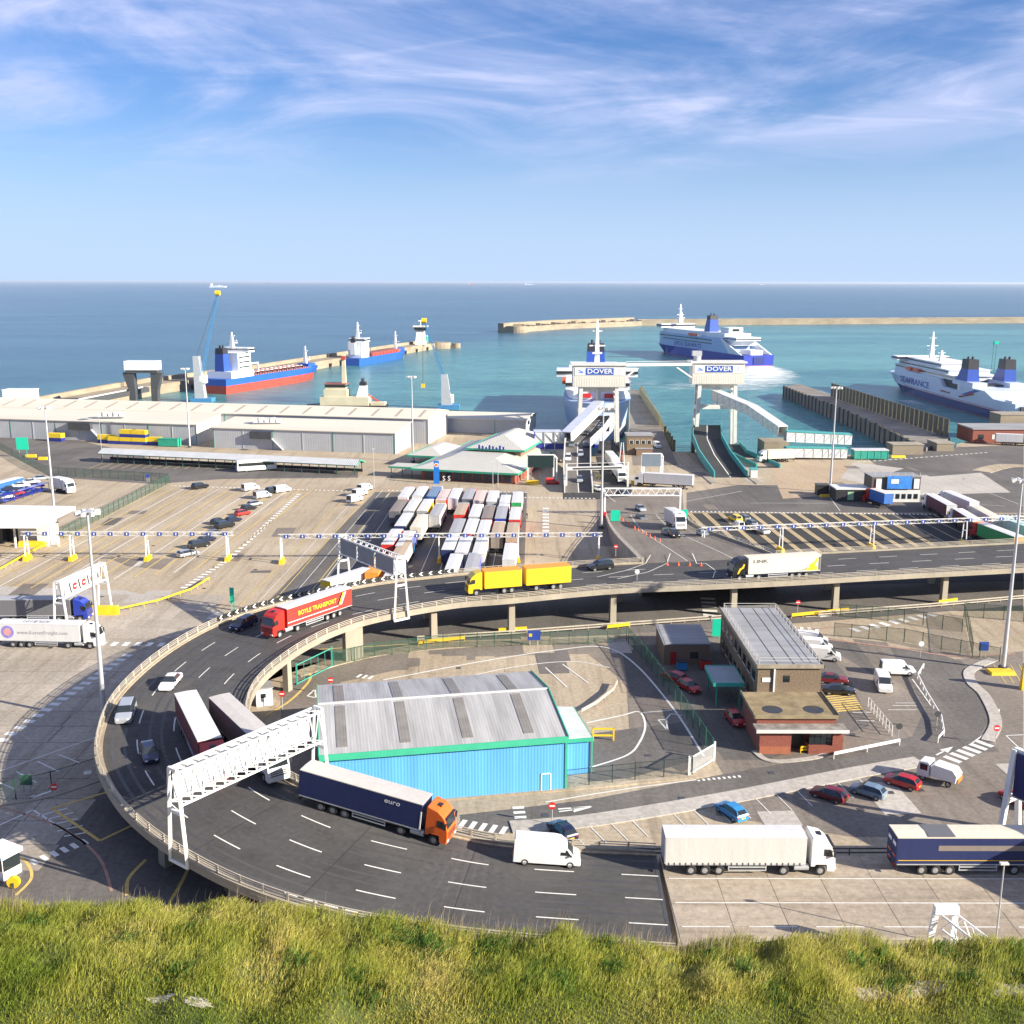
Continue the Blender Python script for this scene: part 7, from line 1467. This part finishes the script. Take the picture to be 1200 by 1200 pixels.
for s_ in (-1,1):
    part(MB().loft([[(.02*L_,s_*B/2*.97,8),(.14*L_,s_*B/2*.99,8),(.235*L_,s_*B/2*.99,18.9),(.22*L_,s_*B/2*.99,18.9)],[(.02*L_,s_*B/2*.97-s_*1.2,8),(.14*L_,s_*B/2*.99-s_*1.2,8),(.235*L_,s_*B/2*.99-s_*1.2,18.9),(.22*L_,s_*B/2*.99-s_*1.2,18.9)]]), 'stern_buttress', SH['white'], t)
part(MB().box(.13*L_,.24*L_,-9,9,14,19.5), 'stern_lounge', SH['white'], t); part(MB().box(.10*L_,.26*L_,-10.5,10.5,17.8,20.4), 'stern_terrace', SH['white'], t); part(MB().box(.098*L_,.25*L_,-10.6,10.6,18.6,19.3), 'terrace_window', GLASS, t); part(MB().box(.02*L_,.12*L_,-5,5,8,11.5), 'stern_house', SH['white'], t); part(MB().box(-.5,.5,-4.5,4.5,1.5,6.5), 'stern_door', SH['navy'], t)
sided(t,L_,B,19.0,22.5,SH['white'],'top_deck',.2,.92,0,2.2); part(MB().box(.84*L_,.90*L_,-16,16,22.6,26.0), 'bridge', SH['white'], t); part(MB().box(.838*L_,.904*L_,-16.1,16.1,24.0,25.3), 'bridge_windows', GLASS, t)
part(MB().box(.22*L_,.30*L_,-6,6,22.5,27), 'aft_house', SH['white'], t); part(MB().box(.219*L_,.222*L_,-3,3,24,26), 'aft_window', GLASS, t)
funnel(t,.42*L_,4,22.5,10.5,8,13,SH['funnelb']); mast_p(t,.82*L_,26,17); mast_p(t,.88*L_,26,10,-6)
for zz in (16.2,13.6): windows(t,.3*L_,.9*L_ if zz > 15 else .85*L_,B/2*.0+hb(.5,B),zz,.9,1)
for k in range(3): part(MB().loft([[(.4*L_+k*9,hb(.5,B)-.3,18.6),(.4*L_+k*9+7,hb(.5,B)-.3,18.6),(.4*L_+k*9+7,hb(.5,B)+1.7,18.6),(.4*L_+k*9,hb(.5,B)+1.7,18.6)],[(.4*L_+k*9+.8,hb(.5,B),20.6),(.4*L_+k*9+6.2,hb(.5,B),20.6),(.4*L_+k*9+6.2,hb(.5,B)+1.4,20.6),(.4*L_+k*9+.8,hb(.5,B)+1.4,20.6)]]), 'lifeboat', ORB if k else SH['white'], t)
text('DFDS SEAWAYS', 5.2, SH['blue'], t, (.56*L_,hb(.5,B)+.12,10.8), (HP,0,math.pi), width=.30*L_, depth=.1)
for k in range(7): part(MB().box(.15*L_+k*.004,.9*L_,-hb(.5,B)*0+0,.01,0,.01), 'deck_line', SH['white'], t) if False else None
# wake
def foam_mat():
    m = bpy.data.materials.new('wake_foam'); m.use_nodes = True; nt = m.node_tree; N = nt.nodes.new; Lk = nt.links.new; p = nt.nodes['Principled BSDF']; p.inputs['Base Color'].default_value = (.78,.83,.83,1); p.inputs['Roughness'].default_value = .9
    tc = N('ShaderNodeTexCoord'); mp = N('ShaderNodeMapping'); mp.inputs['Scale'].default_value = (.06,.16,1); Lk(tc.outputs['Object'], mp.inputs[0])
    n = N('ShaderNodeTexNoise'); n.inputs['Scale'].default_value = 1; n.inputs['Detail'].default_value = 8; n.inputs['Roughness'].default_value = .7; n.inputs['Distortion'].default_value = 1.2; Lk(mp.outputs[0], n.inputs[0])
    at = N('ShaderNodeAttribute'); at.attribute_name = 'dens'; ad = N('ShaderNodeMath'); ad.operation = 'ADD'; Lk(n.outputs[0], ad.inputs[0]); Lk(at.outputs['Fac'], ad.inputs[1])
    r = N('ShaderNodeMapRange'); r.inputs[1].default_value = .78; r.inputs[2].default_value = 1.15; r.inputs[4].default_value = .9; Lk(ad.outputs[0], r.inputs[0])
    tr = N('ShaderNodeBsdfTransparent'); mx = N('ShaderNodeMixShader'); Lk(r.outputs[0], mx.inputs[0]); Lk(tr.outputs[0], mx.inputs[1]); Lk(p.outputs[0], mx.inputs[2]); Lk(mx.outputs[0], nt.nodes['Material Output'].inputs[0]); return m
FO = foam_mat()
def wake(pts, label):                       # pts: (px, py, halfwidth m, density)
    P = [(G(x,y,SEA_Z+.12), w, d) for x, y, w, d in pts]; V, F, D_ = [], [], []
    for i, (p, w, d) in enumerate(P):
        dr = (P[min(i+1,len(P)-1)][0]-P[max(i-1,0)][0]); n = Vector((-dr.y,dr.x,0)).normalized()
        for k in range(7): u = k/3-1; V.append(p+n*w*u); D_.append(d*(1-abs(u)**2))
    for i in range(len(P)-1):
        for k in range(6): a = i*7+k; F.append((a,a+1,a+8,a+7))
    me = bpy.data.meshes.new('wake'); me.from_pydata([tuple(v) for v in V], [], F); me.materials.append(FO); at = me.attributes.new('dens','FLOAT','POINT'); at.data.foreach_set('value', D_)
    o = put('wake', me); tag(o, label, 'wake'); S(o, 'stuff')
wake([(889,428,16,.75),(896,434,26,.75),(893,441,34,.62),(878,448,40,.5),(850,454,45,.42),(815,453,50,.36),(785,449,50,.3),(765,440,45,.12)], 'white churned wake curving behind the departing ferry')
wake([(1060,468,10,.45),(1080,474,12,.35),(1110,484,10,.2)], 'thin foam along the right hand ferry hull')
# right hand ferry
pS, pB = G(1186,498,SEA_Z), G(1054,452.5,SEA_Z); B = 26; t, L_ = ship_root('ferry', 'white ferry with twin blue funnels moored stern first at the right', (pS.x+13,pS.y), (pB.x+2,pB.y)); t.scale = (1,1,.76)
hull(t,L_,B,-3,.3,SH['red'],'boot_top',0,.1); hull(t,L_,B,.3,5.5,SH['navy'],'lower_hull',.1,.6,.02); hull(t,L_,B,5.5,12.5,SH['palew'],'main_hull',.6,1.,.05)
for zz in (5.6,6.4): 
    for s_ in (1,): part(MB().box(.06*L_,.78*L_,s_*B/2-.0,s_*B/2+.08,zz,zz+.25), 'hull_stripe', SH['red'], t)
sided(t,L_,B,12.5,17.5,SH['palew'],'forward_side',.46,.97,6,.0,-3); sided(t,L_,B,12.5,16.0,SH['palew'],'aft_side',.12,.34,10,.0)
part(MB().box(.3*L_,.5*L_,-11,11,12.5,17), 'garage_opening', SH['sblack'], t); part(MB().box(.345*L_,.36*L_,-12.6,12.6,12.5,17.6), 'garage_frame', SH['white'], t)
for z0, z1, xa, xb, w in ((17.5,20.5,.40,.90,11.5),(20.5,23.5,.46,.88,10.5),(23.5,26.5,.54,.88,9)): o = part(MB().box(xa*L_,xb*L_,-w,w,z0,z1-.02), 'deckhouse', SH['white'], t); part(MB().box(xa*L_+1,xb*L_-1,w-.02,w+.06,z0+1.1,z0+2.1), 'window_band', GLASS, o); part(MB().box(xa*L_-.8,xb*L_+.8,-w-.8,w+.8,z1-.02,z1+.18), 'deck_edge', SH['white'], o)
part(MB().box(.83*L_,.88*L_,-15,15,24,27), 'bridge', SH['white'], t); part(MB().box(.828*L_,.882*L_,-15.1,15.1,25.2,26.4), 'bridge_windows', GLASS, t); mast_p(t,.76*L_,27,19); mast_p(t,.62*L_,26.5,8,4)
for s_ in (-1,1): part(MB().box(.26*L_,.40*L_,s_*9-3.5,s_*9+3.5,16,19), 'funnel_casing', SH['palew'], t); funnel(t,.345*L_,s_*9,19,14,6,14,SH['funnelb'],SH['sblack'],.55)
part(MB().box(-1,.1*L_,-10,10,7,11), 'stern_gear', STEELD, t); part(MB().box(.02*L_,.06*L_,-12,12,12.4,13.6), 'stern_platform', SH['white'], t)
for k in range(2): part(MB().box(.66*L_+k*12,.66*L_+k*12+8,11.6,13.6,18.3,20.2), 'lifeboat', ORB, t)
text('SEAFRANCE', 6.2, SH['blue'], t, (.69*L_,B/2+.12,10.4), (HP,0,math.pi), width=.25*L_, depth=.1)
text('seafrance.com', 2.2, SH['red'], t, (.44*L_,B/2+.12,9.6), (HP,0,math.pi), depth=.1)
part(MB().add([(.24*L_,B/2+.1,15.2),(.20*L_,B/2+.1,15.6),(.29*L_,B/2+.1,10.6),(.325*L_,B/2+.1,10.4),(.29*L_,B/2+.1,12.5)],[(0,1,2,3,4)]), 'swoosh_upper', SH['funnelb'], t); part(MB().add([(.25*L_,B/2+.13,13.8),(.33*L_,B/2+.13,8.2),(.345*L_,B/2+.13,9.0),(.29*L_,B/2+.13,7.4),(.235*L_,B/2+.13,12.2)],[(0,1,2,4)]), 'swoosh_lower', SH['red'], t)
# ferry at berth two, bow to us
B = 26; t, L_ = ship_root('ferry', 'white and blue ferry berthed bow first behind the berth two tower', (44,580), (32.5,402)); hull(t,L_,B,-3,1.5,SH['blue'],'lower_hull',0,.3,0); hull(t,L_,B,1.5,6,SH['palew'],'middle_hull',.3,.6,0); hull(t,L_,B,6,17,SH['pale'],'upper_hull',.6,1.35,.0)
part(MB().box(.965*L_,1.0*L_+.5,-4.5,4.5,6.5,12.5), 'bow_opening_shade', SH['sblack'], t); sided(t,L_,B,17.2,20.5,SH['white'],'promenade_deck',.05,.93,0,.4); part(MB().box(.72*L_,.9*L_,-12.5,12.5,20.5,24), 'deckhouse', SH['white'], t); part(MB().box(.8*L_,.903*L_,-12.6,12.6,22,23.2), 'window_band', GLASS, t); part(MB().box(.74*L_,.80*L_,-16.5,16.5,24,27), 'bridge', SH['white'], t); part(MB().box(.74*L_,.803*L_,-16.6,16.6,25.2,26.3), 'bridge_windows', GLASS, t)  # black block at the bow stands for the shade inside its open doorway
for s_ in (-1,1):
    part(MB().box(.92*L_,.935*L_,s_*5-2.4,s_*5+2.4,18,19.6), 'winch_house', RED, t)
    for k in range(3): part(MB().box(.5*L_+k*10,.5*L_+k*10+7,s_*13.4-1.2,s_*13.4+1.2,18.5,21), 'lifeboat', ORB, t)
for k in range(7): windows(t,.7*L_+k*4,.7*L_+k*4+2.2,hb(.7,B)*1.0,13+.2*(k%2),1.2,-1)
funnel(t,.5*L_,0,20.5,12,9,14,SH['funnelb']); mast_p(t,.76*L_,27,20)
# tanker
t, L_ = ship_root('tanker', 'red and blue tanker with white aft house moored along the stone arm', (-167,600), (-131,702)); B = 17
hull(t,L_,B,-2,4.6,SH['red'],'lower_hull',0,.6,0.02); hull(t,L_,B,4.6,8.2,SH['bluep'],'upper_hull',.6,1.0,.04); part(MB().box(.27*L_,.86*L_,-6.6,6.6,8.2,8.5), 'deck', SH['deckred'], t)
for y in (-3,-1,1,3): part(MB().tube((.28*L_,y,9.6),(.84*L_,y,9.6),.35,6), 'deck_pipe', SH['deckred'] if y % 3 else SH['white'], t)
for k in range(12): part(MB().box(.29*L_+k*5,.29*L_+k*5+.6,-7,7,8.5,9.9), 'pipe_frame', SH['deckred'], t)
part(MB().box(.05*L_,.26*L_,-8,8,8.2,12), 'poop_house', SH['white'], t); part(MB().box(.13*L_,.25*L_,-7,7,12,22), 'accommodation', SH['white'], t)
for zz in (13.5,16.3,19.1): part(MB().box(.249*L_,.2515*L_,-6,6,zz,zz+.9), 'window_band', GLASS, t); windows(t,.14*L_,.24*L_,7,zz,.8,-1)
part(MB().box(.2*L_,.26*L_,-9,9,22,24.6), 'bridge', SH['white'], t); part(MB().box(.2*L_,.262*L_,-9.1,9.1,23,24), 'bridge_windows', GLASS, t); funnel(t,.09*L_,0,12,8,6,13,SH['funnelb']); mast_p(t,.18*L_,24.5,9); mast_p(t,.93*L_,8.2,13)
part(MB().box(.3*L_,.42*L_,-.4,.4,14,14.8).box(.3*L_,.308*L_,-.4,.4,8.5,14).box(.412*L_,.42*L_,-.4,.4,8.5,14), 'hose_gantry', SH['white'], t); part(MB().box(.9*L_,.98*L_,-4,4,8.2,10.2), 'forecastle', SH['bluep'], t)
for k in range(24): part(MB().box(.28*L_+k*2.7,.28*L_+k*2.7+.12,-8.0,-7.9,8.2,9.4), 'rail_post', SH['white'], t)
# coaster
t, L_ = ship_root('coaster', 'small blue coaster with white bridge moored near the pier end', (-120,806), (-93,902)); B = 13; hull(t,L_,B,-1,5.5,SH['bluep'],'hull',.2,1.0,.06); part(MB().box(.26*L_,.86*L_,-5,5,5.5,8), 'hatch_cover', SH['deckred'], t)
for k in range(10): part(MB().box(.27*L_+k*5.6,.27*L_+k*5.6+3.8,-5.4,-5.02,5.5,7.6), 'hatch_panel', SH['red'], t)
part(MB().box(.06*L_,.2*L_,-5.5,5.5,5.5,17), 'accommodation', SH['white'], t); part(MB().box(.1*L_,.2*L_,-6.5,6.5,17,20), 'bridge', SH['white'], t); part(MB().box(.1*L_,.202*L_,-6.6,6.6,18,19.2), 'bridge_windows', GLASS, t); funnel(t,.04*L_,0,8,4,4,12,SH['white']); mast_p(t,.12*L_,20,12); mast_p(t,.88*L_,6,16); part(MB().box(.9*L_,1.02*L_,-2.6,2.6,5.5,8), 'forecastle', SH['bluep'], t)
# tug
t, L_ = ship_root('tug', 'cream harbour tug with white and black funnel behind the warehouse roof', (-60,512), (-97,514)); B = 10; hull(t,L_,B,-1,4,SH['sblack'],'hull',.2,1.,.05); part(MB().box(.22*L_,.85*L_,-4.4,4.4,4,8.0), 'deckhouse', SH['cream'], t); part(MB().box(.5*L_,.8*L_,-4,4,8,11.5), 'upper_house', SH['cream'], t); part(MB().box(.52*L_,.78*L_,-3.6,3.6,11.5,14), 'wheelhouse', SH['cream'], t); part(MB().box(.515*L_,.785*L_,-3.7,3.7,12.5,13.6), 'windows', GLASS, t); part(MB().box(.5*L_,.8*L_,-4.2,4.2,14,14.3), 'top_deck', SH['deckred'], t)
part(MB().loft([[(.55*L_-1,-1,14),(.55*L_+1,-1,14),(.55*L_+1,1,14),(.55*L_-1,1,14)],[(.55*L_-.7,-.7,28),(.55*L_+.7,-.7,28),(.55*L_+.7,.7,28),(.55*L_-.7,.7,28)]]), 'mast', SH['cream'], t); part(MB().box(.55*L_-1,.55*L_+1,-1.4,1.4,25.5,27.2), 'mast_top', SH['red'], t)
funnel(t,.32*L_,0,8,5,4,7,SH['white']); part(MB().beam((.28*L_,-2,9),(.06*L_,-2,4.2),1.4,.6), 'red_ramp', SH['red'], t); part(MB().box(.02*L_,.2*L_,-3,3,4,5.4), 'winch', SH['cream'], t)
g = W(1192,440,520); 
# far ships on the horizon
for px, py, l_, lab, m1, m2 in ((256,336.2,20,'grey and white cargo ship far out on the left horizon','palew','white'),(553,332.9,9,'tiny red freighter on the horizon left of centre','red','white'),(620,332.6,10,'tiny white ship on the horizon above the breakwater','palew','white'),(893,332.0,5,'tiny white ship on the right horizon','palew','white')):
    g = G(px,py+1.2,SEA_Z); L_ = l_/1250*g.y; t = T('distant_ship', lab, 'ship', (g.x-L_/2,g.y,SEA_Z)); h = L_*.07; part(MB().loft([[(0,-L_*.07,-2),(0,-L_*.07,h),(0,L_*.07,h),(0,L_*.07,-2)],[(L_*.85,-L_*.07,-2),(L_*.85,-L_*.07,h),(L_*.85,L_*.07,h),(L_*.85,L_*.07,-2)],[(L_*.97,-2,-2),(L_*1.0,-2,h*1.2),(L_*1.0,2,h*1.2),(L_*.97,2,-2)]]), 'hull', SH[m1], t); part(MB().box(L_*.06,L_*.18,-L_*.05,L_*.05,h,h*3.2), 'accommodation', SH[m2], t)
    for k in range(3): part(MB().box(L_*(.3+.17*k),L_*(.42+.17*k),-L_*.05,L_*.05,h,h*(1.5+.3*(k%2))), 'cargo', SH[m2 if k % 2 else m1], t)
# navigation beacon in the harbour
g = G(1165,438,SEA_Z); t = T('channel_beacon', 'thin green lattice beacon in the water behind the right ferry', 'beacon', (W(1165,436,760).x,760,SEA_Z)); part(truss(MB(), (-1,0,0), (-1,.1,0), 2, 20, 1, .25), 'tower', mat('beacon_green',(.04,.2,.2),.6,.1), t); part(MB().box(-2,1.2,-1,1,19.5,21.5), 'lantern', SGN, t)
# ================================================================ people (tiny figures on the quay)
SKIN = mat('skin', (.50,.33,.25), .6, .05); HIVIS = mat('hi_vis_yellow', (.55,.62,.05), .6, .08); DCL = mat('dark_clothing', (.03,.035,.05), .8, .1); HAIR = mat('dark_hair', (.03,.02,.015), .7, .1)
def person(pos, rz, label, top, walk=.12):
    t = T('person', label, 'person', tuple(pos), rz)
    J = [(0,0,.95,.16),(0,0,1.15,.15),(0,0,1.40,.17),(0,0,1.52,.06),(0,0,1.60,.085),(0.01,0,1.70,.10),
         (0,.10,.90,.10),(walk,.11,.50,.075),(walk*.8,.11,.08,.05),(walk*.8+.16,.11,.04,.04),(0,-.10,.90,.10),(-walk*.4,-.11,.50,.075),(-walk*1.4,-.11,.08,.05),(-walk*1.4+.16,-.11,.04,.04),
         (0,.20,1.38,.06),(-.04,.27,1.12,.05),(.08,.26,.90,.04),(.12,.25,.82,.03),(0,-.20,1.38,.06),(.02,-.27,1.12,.05),(.14,-.26,.92,.04),(.18,-.25,.84,.03)]
    E = [(0,1),(1,2),(2,3),(3,4),(4,5),(0,6),(6,7),(7,8),(8,9),(0,10),(10,11),(11,12),(12,13),(2,14),(14,15),(15,16),(16,17),(2,18),(18,19),(19,20),(20,21)]
    me = bpy.data.meshes.new('body'); me.from_pydata([j[:3] for j in J], E, []); o = bpy.data.objects.new('body', me); COL.objects.link(o)
    md = o.modifiers.new('skin', 'SKIN'); sv_ = me.skin_vertices[0].data
    for i, j in enumerate(J): sv_[i].radius = (j[3], j[3]); sv_[i].use_root = (i == 0)
    s2 = o.modifiers.new('sub', 'SUBSURF'); s2.levels = s2.render_levels = 1
    dg = bpy.context.evaluated_depsgraph_get(); m2 = bpy.data.meshes.new_from_object(o.evaluated_get(dg)); bpy.data.objects.remove(o)
    m2.materials.clear()
    for k in (DCL, top, SKIN): m2.materials.append(k)
    for p in m2.polygons:
        z = p.center.z; y = abs(p.center.y); p.material_index = 2 if (z > 1.5 or (y > .22 and z < .88)) else (1 if z > .95 or y > .2 else 0)
    put('body', m2, t); part(MB().loft([[(math.cos(a)*r-.01,math.sin(a)*r*.9,z) for a in [2*math.pi*i/10 for i in range(10)]] for r, z in ((.098,1.70),(.11,1.76),(.085,1.81),(.03,1.835))]), 'hair', HAIR, t)
    return t
for px, py, rz, lab, tp in ((700,562,-1.2,'left of two workers in yellow jackets at the linkspan foot',HIVIS),(704,562,-.6,'right of two workers in yellow jackets at the linkspan foot',HIVIS),(618,608,.4,'person in dark clothing walking beside the lorry park',DCL)):
    person(G(px,py,.05), rz, lab, tp)
# ================================================================ thin sea haze
hz_m = bpy.data.materials.new('sea_haze'); hz_m.use_nodes = True; nt_ = hz_m.node_tree; nt_.nodes.clear()
ho = nt_.nodes.new('ShaderNodeOutputMaterial'); hv = nt_.nodes.new('ShaderNodeVolumePrincipled'); hv.inputs['Color'].default_value = (.80,.88,1.0,1); hv.inputs['Density'].default_value = 2.6e-5; hv.inputs['Anisotropy'].default_value = .2
nt_.links.new(hv.outputs[0], ho.inputs['Volume'])
S(tag(MB().box(-62000,62000,-400,72000,-12,60).build('haze', hz_m), 'thin pale sea haze over the whole harbour', 'haze'), 'stuff')
